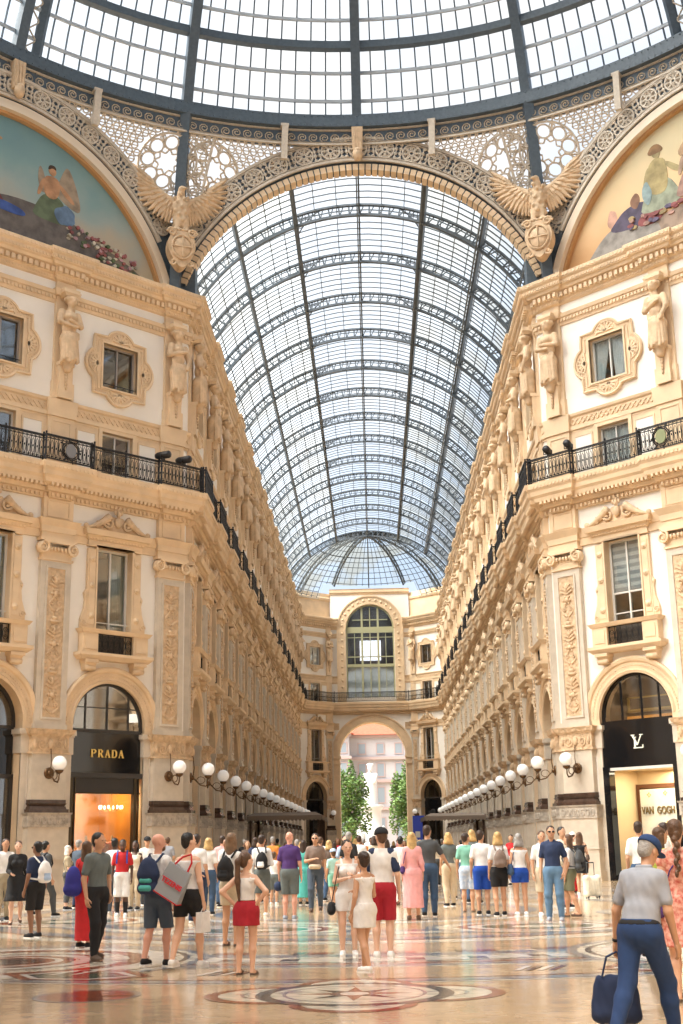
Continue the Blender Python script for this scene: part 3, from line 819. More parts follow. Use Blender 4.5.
# ------------------------------------------------------------------ great arches round the octagon
def wheel(mb, c, u, v, r, th=0.03):
    """pierced rosette wheel in the plane spanned by u and v"""
    c = Vector(c); u = Vector(u); v = Vector(v); m = u.cross(v)
    P = lambda rr_, a: tuple(c + u * rr_ * math.cos(a) + v * rr_ * math.sin(a))
    mb.tube([P(r, 2 * PI * i / 16) for i in range(16)], th, 4, closed=True); mb.tube([P(r * 0.28, 2 * PI * i / 8) for i in range(8)], th, 4, closed=True)
    for k in range(8):
        a = 2 * PI * k / 8; mb.bar(P(r * 0.28, a), P(r, a), th * 1.1, th * 1.5)
        mb.tube([P(r * 0.62 + r * 0.2 * math.cos(b), a + PI / 8 + 0.28 * math.sin(b)) for b in (0, 1.26, 2.5, 3.8, 5.0)], th * 0.8, 3, closed=True)
def great_arch(name, label, loc, rz, cz, ri, ro, th0, th1, step):
    root = empty(name, loc, rz); tag(root, label, 'iron arch')
    mb = MB(); mb.arch(0, cz, [(ri, 0.0), (ro, 0.0), (ro, 0.35), (ri, 0.35)], 13, 167, 64); mb.build('dark_back_plate', IRON, root)
    mb = MB()
    for a_, b_ in ((ri - 0.02, ri + 0.1), (ro - 0.1, ro + 0.02), (ri + 0.14, ri + 0.17), (ro - 0.17, ro - 0.14)): mb.aband(0, cz, a_, b_, -0.09, 0.02, th0, th1, 64)
    mb.build('border', IRONL, root)
    mb = MB(); rm = (ri + ro) / 2; rw = (ro - ri) / 2 - 0.16; n = int(rad(th1 - th0) * rm / step)
    for k in range(n):
        a = rad(th0 + (th1 - th0) * (k + 0.5) / n); c = (rm * math.cos(a), -0.05, cz + rm * math.sin(a))
        wheel(mb, c, (1, 0, 0), (0, 0, 1), rw, 0.05)
        a2 = a + rad(th1 - th0) / n / 2
        for dr, sg in ((rw * 0.55, 1), (-rw * 0.55, 1), (0, 0)):
            q = (rm + dr); pts = []
            cc = (q * math.cos(a2), q * math.sin(a2))
            rr_ = 0.13 if dr else 0.1
            pts = [(cc[0] + rr_ * math.cos(b * 2 * PI / 8), -0.05, cz + cc[1] + rr_ * math.sin(b * 2 * PI / 8)) for b in range(8)]
            mb.tube(pts, 0.032, 4, closed=True)
        for dr in (rw * 0.3, -rw * 0.3, rw * 0.85, -rw * 0.85):
            for da in (-0.012, 0.012): q = rm + dr; mb.ball((q * math.cos(a2 + da), -0.05, cz + q * math.sin(a2 + da)), (0.085, 0.04, 0.085), 6, 4)
    mb.build('pierced_rosettes', IRONL, root)
    return root
ra_f = great_arch('great_arch', 'pierced iron arch with rosettes spanning the mouth of the arcade between the two eagles', (0, ZC - 0.4, 0), 0, 21.62, 8.1, 9.2, 32, 148, 1.12)
mb = MB()
for k in range(70):
    a0 = 20 + 140 * k / 70; mb.aband(0, 21.5, 7.8, 8.08, 0.0, 0.55, a0, a0 + 1.6, 2)
mb.build('block_soffit', STONE, ra_f)
mb = MB(); mb.aband(0, 21.5, 7.83, 8.1, 0.05, 0.5, 20, 160, 64); mb.build('soffit_backing', IRON, ra_f)
for side, wh in ((-1, 'on the left above the cornice, round the winged figure painting'), (1, 'on the right above the cornice, round the robed figure painting')):
    p = dpos(side, SD / 2)
    g = great_arch('great_arch', 'pierced iron arch with rosettes ' + wh, p, RZ['d', side], 21.5, 8.05, 9.1, 32, 148, 1.12)
    mb = MB(); mb.aband(0, 21.5, 7.5, 7.68, -0.12, 0.5, 4, 176, 64); mb.aband(0, 21.5, 7.68, 7.95, -0.02, 0.5, 4, 176, 64); mb.build('moulded_rim', mat('cream_moulding', (0.72, 0.60, 0.46), 0.6), g)
    mb = MB(); mb.aband(0, 21.5, 7.38, 7.52, 0.1, 0.5, 4, 176, 64); mb.build('ochre_fillet', mat('ochre', (0.50, 0.28, 0.12), 0.6), g)
# keystone brackets
def bracket(loc, rz, label):
    root = empty('keystone_bracket', loc, rz); tag(root, label, 'bracket', 'brackets of the dome ring')
    mb = MB(); mb.prism([(-0.2, 0), (0.2, 0), (0.24, 1.2), (-0.24, 1.2)], -0.35, 0.1)
    for x in (-0.12, 0, 0.12): mb.box(x - 0.03, x + 0.03, -0.39, -0.34, 0.1, 1.1)
    mb.build('fluted_block', STATUE, root)
    mb = MB(); mb.ball((0, -0.35, -0.15), (0.22, 0.22, 0.3), 10, 6); mb.ball((0, -0.42, 0.02), (0.16, 0.14, 0.14), 8, 5); mb.build('carved_drop', STATUE, root)
bracket((0, ZC - 0.5, 29.9), 0, 'pale bracket at the crown of the great arch in the middle')
for side, w_ in ((-1, 'left'), (1, 'right')):
    p = dpos(side, SD / 2); bracket((p[0], p[1], 29.9), RZ['d', side], 'carved bracket at the crown of the lunette arch on the %s side' % w_)
for az, w_ in ((-9.6, 'slim pale strut left of the central bracket'), (9.9, 'slim pale strut right of the central bracket'), (-34.5, 'slim pale strut between the left lunette and the dome ring'), (34.5, 'slim pale strut between the right lunette and the dome ring')):
    mb = MB(); x, y = 18.55 * math.sin(rad(az)), YC + 18.55 * math.cos(rad(az))
    b = empty('iron_strut', (x, y, 29.6), -rad(az)); tag(b, w_, 'strut')
    mb.bar((-0.04, 0, 0.0), (0.02, -0.1, 1.6), 0.26, 0.2, up=(0, 1, 0)); mb.build('strut_web', IRONL, b)
    mb = MB(); mb.box(-0.17, 0.17, -0.2, 0.1, 1.5, 1.62); mb.build('strut_cap', IRONL, b)

# pendentive panels of pierced iron between the arches and the dome ring
def zarc(kind, t):
    pass
def pend(side, front, label):
    root = empty('pierced_spandrel', (0, 0, 0)); tag(root, label, 'iron lacework')
    if front:
        d = Vector((side, 0)); o = Vector((0, ZC - 0.35)); cz, ro = 21.5, 9.22; xm, x0 = 7.2, 1.6
    else:
        # along the diagonal wall, from its middle to the corner
        mid = Vector(dpos(side, SD / 2)[:2]); cor = Vector((side * W, ZC)); d = (cor - mid).normalized(); o = mid; cz, ro = 21.5, 9.12; xm, x0 = SD / 2 - 0.15, 1.6
    nrm = Vector((0, 1)) if front else Vector((side, 1)).normalized()
    def f(x, z):
        p = o + d * x; za = cz + math.sqrt(max(0.0, ro * ro - x * x)) if x < ro else cz
        v = min(1.2, max(0.0, (z - za) / max(0.4, 30.5 - za)))
        # intersection of the vertical line plane with the ring, going back along the normal
        q = p.copy(); c = Vector((0, YC)); w = p - c; bb = w.dot(nrm); cc = w.dot(w) - 18.75 ** 2; disc = bb * bb - cc
        tt = -bb + math.sqrt(max(0, disc)); q = p + nrm * tt
        r_ = p * (1 - v) + q * v
        return Vector((r_.x, r_.y, z))
    za = lambda x: cz + math.sqrt(max(0.0, ro * ro - x * x))
    def ok(x, z, m=0.0): return x0 < x < xm - m and za(x) + m < z < 30.52 - m
    mb = MB()
    def ring(cx, cz_, r, th=0.04, n=12):
        mb.tube([tuple(f(cx + r * math.cos(2 * PI * i / n), cz_ + r * math.sin(2 * PI * i / n))) for i in range(n)], th, 4, closed=True)
    bigs = [(xm - 1.05, 29.25, 1.0)] if front else [(xm - 1.55, 29.2, 1.12)]
    for cx, cy, R in bigs:
        ring(cx, cy, R, 0.06, 28)
        for k in range(8):
            a = 2 * PI * k / 8; ring(cx + R * 0.68 * math.cos(a), cy + R * 0.68 * math.sin(a), R * 0.24, 0.05, 12)
            b = a + PI / 8; c1 = (cx + R * 0.3 * math.cos(b), cy + R * 0.3 * math.sin(b)); c2 = (cx + R * 0.46 * math.cos(a), cy + R * 0.46 * math.sin(a)); c3 = (cx + R * 0.3 * math.cos(b - PI / 4), cy + R * 0.3 * math.sin(b - PI / 4))
            mb.bar(f(*c1), f(*c2), 0.06, 0.05); mb.bar(f(*c2), f(*c3), 0.06, 0.05)
            mb.bar(f(cx + R * 0.5 * math.cos(b), cy + R * 0.5 * math.sin(b)), f(cx + R * math.cos(b), cy + R * math.sin(b)), 0.09, 0.05)
            ring(cx + R * 0.86 * math.cos(b), cy + R * 0.86 * math.sin(b), R * 0.1, 0.04, 6)
    g = 0.3; j = 0; z = 21.5
    while z < 30.6:
        x = x0 + (g / 2 if j % 2 else 0)
        while x < xm:
            if ok(x, z, 0.08) and not any((x - cx) ** 2 + (z - cy) ** 2 < (R + 0.08) ** 2 for cx, cy, R in bigs):
                ring(x, z, 0.13, 0.04, 8); mb.bar(f(x - 0.1, z), f(x + 0.1, z), 0.035, 0.03)
            x += g
        z += g * 0.87; j += 1
    mb.build('lacework', IRONL, root)
    mb = MB()   # edges
    pts = []; x = x0
    while x <= xm: pts.append(tuple(f(x, min(za(x) + 0.03, 30.5)))); x += 0.2
    mb.tube(pts, 0.06, 4); mb.tube([tuple(f(xm, za(xm) + (30.5 - za(xm)) * i / 8)) for i in range(9)], 0.07, 4)
    mb.build('edge_bar', IRONL, root)
pend(-1, True, 'pierced iron lace spandrel between the left eagle post and the great arch')
pend(1, True, 'pierced iron lace spandrel between the right eagle post and the great arch')
pend(-1, False, 'pierced iron lace spandrel between the left eagle post and the left lunette')
pend(1, False, 'pierced iron lace spandrel between the right eagle post and the right lunette')
for side in (-1, 1):
    root = empty('iron_post', (side * W, ZC, 23.7)); tag(root, 'slate iron post rising behind the %s eagle up to the dome ring' % ('left' if side < 0 else 'right'), 'post')
    a = side * rad(22.5); top = Vector((18.7 * math.sin(a), YC + 18.7 * math.cos(a), 31.3)); base = Vector((side * 7.75, ZC - 0.5, 23.7))
    mb = MB(); pts = []
    mid = base.lerp(top, 0.45) + Vector((side * 0.15, 0.4, 0))
    for i in range(11):
        t = i / 10; pts.append(base * (1 - t) ** 2 + mid * 2 * t * (1 - t) + top * t * t)
    for p, q in zip(pts[:-1], pts[1:]): mb.bar(tuple(p - base), tuple(q - base), 0.42, 0.5, up=(0, 1, 0))
    b = mb.build('box_shaft', IRON, root); b.location = base - Vector(root.location)
    mb = MB(); mb.box(-0.3, 0.3, -0.2, 0.5, 0, 2.4); mb.build('foot_plate', IRON, root)
# ------------------------------------------------------------------ facade furniture, each design in a local frame: x along the wall, y into it, z up
def relief_column(h, w, y, seed=0):
    """candelabra of scrolls and rosettes in low relief"""
    rn = random.Random(seed); mb = MB(); z = 0.15; k = 0
    while z < h - 0.3:
        t = k % 4
        if t == 0:
            for sg in (-1, 1):
                mb.tube([(sg * (0.03 + w * 0.36 * math.sin(i / 8 * PI) * (1 - 0.2 * i / 8)), y, z + 0.5 * i / 8) for i in range(9)], [0.05 - 0.003 * i for i in range(9)], 5)
                mb.tube(spiral(sg * w * 0.22, z + 0.28, 0.09, 0.02, 0 if sg > 0 else PI, 1.1, y - 0.02, 8, sg), 0.032, 4)
            z += 0.5
        elif t == 1:
            mb.ball((0, y, z + 0.13), (0.12, 0.1, 0.12), 8, 5)
            for j in range(6): a = j * PI / 3; mb.ball((0.15 * math.cos(a), y, z + 0.13 + 0.15 * math.sin(a)), (0.06, 0.07, 0.06), 6, 4)
            z += 0.34
        elif t == 2:
            for sg in (-1, 1):
                for j in range(3): mb.bar((0, y, z + 0.04 + j * 0.12), (sg * w * (0.42 - 0.08 * j), y - 0.04, z + 0.16 + j * 0.13), 0.05, 0.07)
            mb.ball((0, y, z + 0.3), (0.07, 0.09, 0.16), 6, 5); z += 0.5
        else:
            mb.ball((0, y, z + 0.1), (w * 0.34, 0.1, 0.07), 8, 4); mb.ball((0, y, z + 0.22), (w * 0.2, 0.1, 0.09), 8, 4); mb.ball((0, y, z + 0.38), (0.05, 0.05, 0.1), 6, 4); z += 0.48
        k += 1
    return mb
def hole_frame(mb, x0, x1, z0, z1, b, ya, yb):
    mb.box(x0 - b, x0, ya, yb, z0 - b, z1 + b); mb.box(x1, x1 + b, ya, yb, z0 - b, z1 + b); mb.box(x0, x1, ya, yb, z1, z1 + b); mb.box(x0, x1, ya, yb, z0 - b, z0)
# --- pilaster
def ring_box(mb, hw, d, z0, z1, e0=0.0, e1=0.0): mb.frustum((-hw - e0, hw + e0, -d - e0, 0.05, z0), (-hw - e1, hw + e1, -d - e1, 0.05, z1))
def make_pilaster():
    ped = MB(); ring_box(ped, 0.86, 0.42, 0, 0.35); ring_box(ped, 0.8, 0.36, 0.35, 2.2); ring_box(ped, 0.84, 0.4, 1.1, 1.16)
    fr = MB(); ring_box(fr, 0.84, 0.4, 2.2, 2.62); 
    for i in range(7): fr.tube([(-0.66 + i * 0.22 + 0.08 * math.cos(a * PI / 4), -0.41, 2.41 + 0.12 * math.sin(a * PI / 4)) for a in range(8)], 0.022, 4, closed=True)
    ring_box(fr, 0.84, 0.4, 2.62, 2.68, 0.03, 0.05)
    dk = MB(); ring_box(dk, 0.76, 0.34, 2.68, 2.80, 0.02, 0.02); ring_box(dk, 0.72, 0.31, 2.80, 2.90, 0.0, -0.03); ring_box(dk, 0.70, 0.29, 2.90, 3.0, -0.04, 0.02); ring_box(dk, 0.7, 0.27, 3.0, 3.12)
    sh = MB(); ring_box(sh, 0.68, 0.24, 3.12, 4.72)
    cp = MB(); ring_box(cp, 0.74, 0.28, 4.7, 5.28); ring_box(cp, 0.78, 0.3, 4.68, 4.76, 0, 0); ring_box(cp, 0.8, 0.34, 5.28, 5.36, -0.04, 0.03); ring_box(cp, 0.88, 0.4, 5.36, 5.53, -0.02, 0.05)
    cr_ = MB()
    for sg in (-1, 1):
        cr_.tube(spiral(sg * 0.32, 5.0, 0.2, 0.03, 0 if sg < 0 else PI, 1.6, -0.3, 14, sg), 0.03, 4); cr_.ball((sg * 0.6, -0.29, 5.02), (0.08, 0.05, 0.16), 6, 5)
    cr_.ball((0, -0.3, 5.02), (0.12, 0.07, 0.19), 8, 5)
    up = MB(); ring_box(up, 0.66, 0.24, 5.53, 5.72); ring_box(up, 0.62, 0.2, 5.72, 11.6)
    hole_frame(up, -0.36, 0.36, 5.95, 11.3, 0.07, -0.25, -0.19)
    pn = MB(); pn.box(-0.36, 0.36, -0.215, -0.19, 5.95, 11.3)
    rl_ = MB(); rl_.merge(relief_column(5.3, 0.66, -0.22), Matrix.Translation((0, 0, 5.95)))
    ca = MB(); ring_box(ca, 0.6, 0.2, 11.55, 12.1, 0, 0.02); ring_box(ca, 0.66, 0.26, 11.58, 11.66); ring_box(ca, 0.74, 0.34, 12.28, 12.4)
    for i in range(7): ca.ball((-0.45 + i * 0.15, -0.3, 12.0), (0.06, 0.06, 0.1), 6, 4)
    vo = []
    for sg in (-1, 1):
        v = MB(); v.tube(spiral(sg * 0.62, 12.02, 0.24, 0.04, PI / 2, 1.7, -0.34, 22, sg), [0.06 - 0.002 * i for i in range(23)], 5); v.lathe([(0.22, -0.1), (0.22, 0.1)], (sg * 0.62, -0.22, 12.02), 12, 'y'); v.bar((0, -0.34, 12.24), (sg * 0.6, -0.34, 12.25), 0.1, 0.1); vo.append(v)
    en = MB(); ring_box(en, 0.66, 0.24, 12.4, 12.62); ring_box(en, 0.7, 0.28, 12.62, 12.84, 0, 0.02); ring_box(en, 0.72, 0.3, 12.84, 13.08, 0, 0.14); ring_box(en, 0.62, 0.2, 13.08, 13.95)
    hole_frame(en, -0.42, 0.42, 13.25, 13.8, 0.05, -0.23, -0.19)
    at = MB(); ring_box(at, 0.55, 0.14, 13.9, 17.1); hole_frame(at, -0.36, 0.36, 15.5, 16.9, 0.05, -0.17, -0.13); ring_box(at, 0.6, 0.2, 17.1, 17.78, 0, 0.04)
    a2 = MB(); ring_box(a2, 0.42, 0.12, 17.8, 22.6); ring_box(a2, 0.46, 0.18, 17.82, 18.5); ring_box(a2, 0.5, 0.26, 21.95, 22.2, 0, 0.06)
    return Kind('pilaster', 'pilaster', [('pedestal', ped, ROSE), ('carved_band', fr, GREYST), ('dark_base_moulding', dk, DARKM), ('lower_shaft', sh, ROSE), ('impost_capital', cp, CARVE, [('scroll_relief', cr_, STATUE)]),
        ('upper_shaft', up, ROSE, [('sunk_panel', pn, CARVE), ('scroll_relief', rl_, STATUE)]), ('capital', ca, STONE, [('volute', vo[0], STONE), ('volute', vo[1], STONE)]), ('entablature_block', en, STONE), ('attic_shaft', at, STONE), ('statue_backing', a2, STONE)])
# --- arch surround
def make_arch():
    a = MB(); pr = [(1.55, 0.03), (1.55, -0.08), (1.66, -0.1), (1.7, -0.05), (1.94, -0.07), (1.98, -0.14), (2.08, -0.18), (2.15, -0.14), (2.15, 0.03)]
    a.arch(0, 5.78, pr, 0, 180, 32)
    for sg in (-1, 1): x0, x1 = sorted((sg * 1.55, sg * 2.15)); a.box(x0, x1, -0.07, 0.03, 5.5, 5.79)
    b = MB(); b.arch(0, 5.78, [(1.6, -0.1), (1.64, -0.12), (1.66, -0.1)], 0, 180, 32)
    for i in range(49):
        t = rad(180 * i / 48); b.ball((1.82 * math.cos(t), -0.07, 5.78 + 1.82 * math.sin(t)), (0.035, 0.03, 0.035), 5, 3)
    jj = []
    for sg in (-1, 1):
        ja = MB(); jj.append(('jamb', ja, ROSE)); x0, x1 = sorted((sg * 1.55, sg * 1.78)); ja.box(x0, x1, -0.04, 0.05, 0, 4.7); x0, x1 = sorted((sg * 1.5, sg * 1.85)); ja.box(x0, x1, -0.08, 0.6, 4.7, 5.3); x0, x1 = sorted((sg * 1.42, sg * 1.9)); ja.box(x0, x1, -0.14, 0.6, 5.36, 5.53); x0, x1 = sorted((sg * 1.47, sg * 1.86)); ja.box(x0, x1, -0.1, 0.6, 5.3, 5.36)
    return Kind('arch_surround', 'arch', [('archivolt', a, STONE, [('bead_row', b, STONE)]), *jj])
# --- tall window
def rail_panel(x0, x1, z0, z1, y):
    mb = MB(); hole_frame(mb, x0 + 0.03, x1 - 0.03, z0 + 0.03, z1 - 0.03, 0.03, y - 0.02, y + 0.02)
    n = 6; w = (x1 - x0) / n; zc = (z0 + z1) / 2; h = (z1 - z0) / 2
    for i in range(n):
        c = x0 + w * (i + 0.5); mb.tube([(c + w * 0.42 * math.cos(a * PI / 5), y, zc + h * 0.62 * math.sin(a * PI / 5)) for a in range(10)], 0.014, 4, closed=True)
        mb.tube(spiral(c, zc + h * 0.2, 0.07, 0.015, 0, 1.2, y, 7), 0.011, 3); mb.tube(spiral(c, zc - h * 0.2, 0.07, 0.015, PI, 1.2, y, 7), 0.011, 3)
        mb.box(c - w / 2 - 0.008, c - w / 2 + 0.008, y - 0.012, y + 0.012, z0, z1)
    return mb
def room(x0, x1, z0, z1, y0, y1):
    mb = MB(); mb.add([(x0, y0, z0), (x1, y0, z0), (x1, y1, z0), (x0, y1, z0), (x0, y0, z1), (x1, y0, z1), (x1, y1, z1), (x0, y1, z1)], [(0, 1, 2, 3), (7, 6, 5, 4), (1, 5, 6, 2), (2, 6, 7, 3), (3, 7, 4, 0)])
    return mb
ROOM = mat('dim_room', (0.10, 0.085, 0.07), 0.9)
def make_tall(fill):
    fr = MB()
    for sg in (-1, 1):
        x0, x1 = sorted((sg * 0.8, sg * 1.18)); fr.box(x0, x1, -0.12, 0.02, 9.3, 12.3); fr.box(x0 + 0.06, x1 - 0.06, -0.15, -0.1, 9.45, 12.15)
        for z in (11.9, 10.9, 9.75): fr.lathe([(0.12, -0.04), (0.13, 0.0)], (sg * 0.99, -0.14, z), 10, 'y'); fr.ball((sg * 0.99, -0.18, z), (0.05, 0.04, 0.05), 6, 4)
    hole_frame(fr, -0.77, 0.77, 9.25, 12.38, 0.07, -0.16, 0.02)
    vo = []
    for sg in (-1, 1):
        v = MB(); v.prism([(sg * 1.18, 9.3), (sg * 1.42, 9.3), (sg * 1.42, 9.6), (sg * 1.28, 10.0), (sg * 1.24, 10.35), (sg * 1.3, 10.6), (sg * 1.18, 10.75)][::sg], -0.1, 0.0)
        v.tube(spiral(sg * 1.3, 9.5, 0.13, 0.03, 0, 1.4, -0.12, 12, sg), 0.03, 5); v.ball((sg * 1.24, -0.1, 10.55), (0.06, 0.05, 0.08), 6, 4); vo.append(v)
    co = MB(); co.frustum((-1.2, 1.2, -0.16, 0, 12.38), (-1.2, 1.2, -0.16, 0, 12.62)); co.frustum((-1.24, 1.24, -0.2, 0, 12.62), (-1.34, 1.34, -0.3, 0, 12.78)); co.frustum((-1.42, 1.42, -0.4, 0, 12.78), (-1.5, 1.5, -0.46, 0, 12.98))
    for i in range(17): co.box(-1.2 + i * 0.145, -1.12 + i * 0.145, -0.25, -0.1, 12.64, 12.74)
    pe = MB(); 
    for sg in (-1, 1):
        pe.tube([(sg * (1.38 - 1.0 * (i / 10)), -0.24, 13.06 + 0.52 * (i / 10) ** 1.6) for i in range(11)], [0.05 + 0.012 * i for i in range(11)], 6)
        pe.tube(spiral(sg * 0.42, 13.34, 0.25, 0.04, PI / 2, 1.6, -0.26, 20, -sg), 0.055, 5); pe.tube(spiral(sg * 0.95, 13.2, 0.13, 0.03, PI / 2, 1.4, -0.26, 12, sg), 0.04, 5)
        pe.ball((sg * 1.38, -0.24, 13.1), (0.12, 0.09, 0.12), 8, 5)
    pe.prism([(-1.4, 12.98), (1.4, 12.98), (1.1, 13.12), (0.55, 13.36), (0.25, 13.62), (-0.25, 13.62), (-0.55, 13.36), (-1.1, 13.12)], -0.2, 0.0)
    fi = MB(); fi.ball((0, -0.26, 13.42), (0.16, 0.1, 0.22), 10, 6); fi.ball((0, -0.28, 13.72), (0.1, 0.08, 0.13), 8, 5)
    for sg in (-1, 0, 1): fi.ball((sg * 0.13, -0.26, 13.86 - abs(sg) * 0.07), (0.07, 0.05, 0.1), 6, 4)
    bo = MB()
    for sg in (-1, 1): x0, x1 = sorted((sg * 0.77, sg * 1.42)); bo.box(x0, x1, -0.34, 0.0, 8.35, 9.1); bo.box(x0 + 0.1, x1 - 0.1, -0.37, -0.3, 8.5, 8.98)
    bo.frustum((-1.46, 1.46, -0.38, 0, 9.1), (-1.56, 1.56, -0.46, 0, 9.24)); bo.frustum((-1.44, 1.44, -0.36, 0, 8.12), (-1.6, 1.6, -0.5, 0, 8.26)); bo.box(-1.6, 1.6, -0.5, 0, 8.26, 8.37)
    br = []
    for sg in (-1, 1):
        b = MB(); x = sg * 1.05; b.frustum((x - 0.2, x + 0.2, -0.2, 0, 7.72), (x - 0.26, x + 0.26, -0.4, 0, 8.12)); b.box(x - 0.28, x + 0.28, -0.42, 0, 8.0, 8.12); b.lathe([(0.1, -0.22), (0.1, 0.22)], (x, -0.26, 7.82), 10, 'x'); br.append(b)
    rp_ = rail_panel(-0.77, 0.77, 8.4, 9.1, -0.2)
    sash = MB(); hole_frame(sash, -0.68, 0.68, 9.34, 12.3, 0.09, 0.2, 0.3); sash.box(-0.035, 0.035, 0.2, 0.3, 9.3, 12.3)
    if fill == 'blind': sash.box(-0.68, 0.68, 0.21, 0.29, 10.35, 10.42); sash.box(-0.68, 0.68, 0.21, 0.29, 9.6, 9.64)
    else: sash.box(-0.75, 0.75, 0.05, 0.08, 9.55, 9.58)
    gl = MB(); gl.box(-0.68, 0.68, 0.24, 0.25, 9.34, 12.3)
    parts = [('stone_frame', fr, STONE, [('side_scroll', vo[0], STONE), ('side_scroll', vo[1], STONE)]), ('cornice', co, STONE), ('scrolled_pediment', pe, STATUE, [('finial', fi, STATUE)]), ('balcony_box', bo, STONE, [('bracket', br[0], STONE), ('bracket', br[1], STONE)]),
             ('iron_grille', rp_, RIRON), ('sash', sash, LFRAME if fill != 'dark' else GREYFR, [('pane', gl, WGLASS)])]
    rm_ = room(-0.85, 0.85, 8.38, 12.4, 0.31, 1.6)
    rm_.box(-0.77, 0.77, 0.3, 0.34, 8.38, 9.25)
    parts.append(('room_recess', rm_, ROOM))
    if fill == 'blind':
        for k in range(1): 
            b = MB(); s_ = MB()
            for i in range(13): (b if i % 2 else s_).box(-0.67, 0.67, 0.27, 0.28, 10.45 + i * 0.143, 10.45 + (i + 1) * 0.143)
            parts.append(('striped_blind', b, BLIND, [('darker_stripes', s_, mat('grey_blind_stripe', (0.42, 0.45, 0.46), 0.9))]))
    if fill == 'curtain':
        b = MB(); curtain(b, 0.05, 0.67, 9.34, 12.3, 0.3); parts.append(('curtain', b, mat('pale_green_curtain', (0.20, 0.24, 0.20), 0.9)))
    return Kind('tall_window', 'window', parts)
GREYFR = mat('grey_window_frame', (0.30, 0.27, 0.25), 0.5)
def curtain(b, x0, x1, z0, z1, y, pull=0.0):
    n = 26; vs = []
    for i in range(n + 1):
        for j in range(7):
            t = j / 6; xx = x0 + (x1 - x0) * i / n
            xx = x0 + (xx - x0) * (1 - pull * (1 - t)) if pull >= 0 else x1 - (x1 - xx) * (1 + pull * (1 - t))
            vs.append((xx, y + 0.03 * math.sin(i * 1.9), z0 + (z1 - z0) * t))
    b.smooth = True; b.add(vs, [(i * 7 + j, (i + 1) * 7 + j, (i + 1) * 7 + j + 1, i * 7 + j + 1) for i in range(n) for j in range(6)])
# --- quatrefoil window
def make_quatrefoil(fill):
    def outline(s_, r, c=0.0):   # square half side s_, lobe radius r centred on each side
        pts = []
        for k in range(4):
            a0 = -90 + 90 * k; ca, sa = math.cos(rad(90 * k)), math.sin(rad(90 * k))
            base = [(s_, -s_)] ; base += [(s_ - 0.46 * r + r * math.cos(rad(t)), r * math.sin(rad(t))) for t in range(-60, 61, 12)]
            pts += [(x * ca - z * sa, x * sa + z * ca) for x, z in base]
        return pts
    fr = MB(); zc = 19.69
    o1 = outline(1.2, 0.7); inner = [(-0.8, -0.91), (-0.8, 0.91), (0.8, 0.91), (0.8, -0.91)]
    def annulus(out, inn, y0, y1):
        vs = [Vector(p) for p in out] + [Vector(p) for p in inn]; n = len(out); m = len(inn)
        es = [(i, (i + 1) % n) for i in range(n)] + [(n + i, n + (i + 1) % m) for i in range(m)]
        v2, e2, f2, *_ = delaunay_2d_cdt(vs, es, [], 0, 1e-5)
        V = [(p.x, y0, zc + p.y) for p in v2]
        for f in f2:
            c = sum((v2[i] for i in f), Vector((0, 0))) / len(f)
            if inside(c, out) and not inside(c, inn): fr.add([V[i] for i in f], [tuple(range(len(f)))])
        for poly in (out, inn):
            for i in range(len(poly)):
                a, b = poly[i], poly[(i + 1) % len(poly)]
                fr.add([(a[0], y0, zc + a[1]), (b[0], y0, zc + b[1]), (b[0], y1, zc + b[1]), (a[0], y1, zc + a[1])], [(0, 1, 2, 3)])
    annulus(o1, inner, -0.08, 0.0)
    fr.tube([(x, -0.09, zc + z) for x, z in outline(1.18, 0.68)], 0.06, 5, closed=True)
    fr.tube([(x, -0.09, zc + z) for x, z in outline(1.0, 0.52)], 0.035, 5, closed=True)
    hole_frame(fr, -0.8, 0.8, zc - 0.91, zc + 0.91, 0.07, -0.14, 0.0)
    be = MB(); pts = outline(1.1, 0.62)
    for a, b in zip(pts, pts[1:] + pts[:1]):
        ln = math.dist(a, b); c = max(1, int(ln / 0.085))
        for i in range(c): t = i / c; be.ball((a[0] + (b[0] - a[0]) * t, -0.09, zc + a[1] + (b[1] - a[1]) * t), (0.028, 0.028, 0.028), 4, 3)
    shl = []
    for k in range(4):
        s_ = MB(); a = 90 * k
        dx, dz = math.cos(rad(a)), math.sin(rad(a)); cx, cz = 1.02 * dx, zc + 1.08 * dz
        for j in range(7):
            t = rad(a - 84 + 28 * j); s_.bar((cx, -0.1, cz), (cx + 0.36 * math.cos(t), -0.1, cz + 0.36 * math.sin(t)), 0.06, 0.07)
        s_.tube([(cx + 0.4 * math.cos(rad(a - 90 + 22.5 * j)), -0.1, cz + 0.4 * math.sin(rad(a - 90 + 22.5 * j))) for j in range(9)], 0.03, 4)
        shl.append(('shell', s_, STONE))
    sash = MB(); hole_frame(sash, -0.72, 0.72, zc - 0.83, zc + 0.83, 0.08, 0.14, 0.22); sash.box(-0.03, 0.03, 0.14, 0.22, zc - 0.85, zc + 0.85)
    gl = MB(); gl.box(-0.72, 0.72, 0.18, 0.19, zc - 0.83, zc + 0.83)
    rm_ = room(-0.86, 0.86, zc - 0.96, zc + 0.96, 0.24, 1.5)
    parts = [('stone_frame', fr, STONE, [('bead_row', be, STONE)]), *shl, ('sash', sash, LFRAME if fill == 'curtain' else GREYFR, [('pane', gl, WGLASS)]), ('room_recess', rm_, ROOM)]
    if fill == 'curtain':
        b = MB(); curtain(b, -0.72, 0.0, zc - 0.83, zc + 0.83, 0.24, 0.55); parts.append(('curtain', b, CURT)); b = MB(); curtain(b, 0.02, 0.72, zc - 0.83, zc + 0.83, 0.24, -0.15); parts.append(('curtain', b, CURT))
    else:
        b = MB(); b.box(-0.78, 0.78, 0.0, 0.03, zc - 0.72, zc - 0.69); b.box(-0.78, 0.78, 0.0, 0.03, zc - 0.86, zc - 0.84); parts.append(('guard_bar', b, RIRON))
    return Kind('quatrefoil_window', 'window', parts)
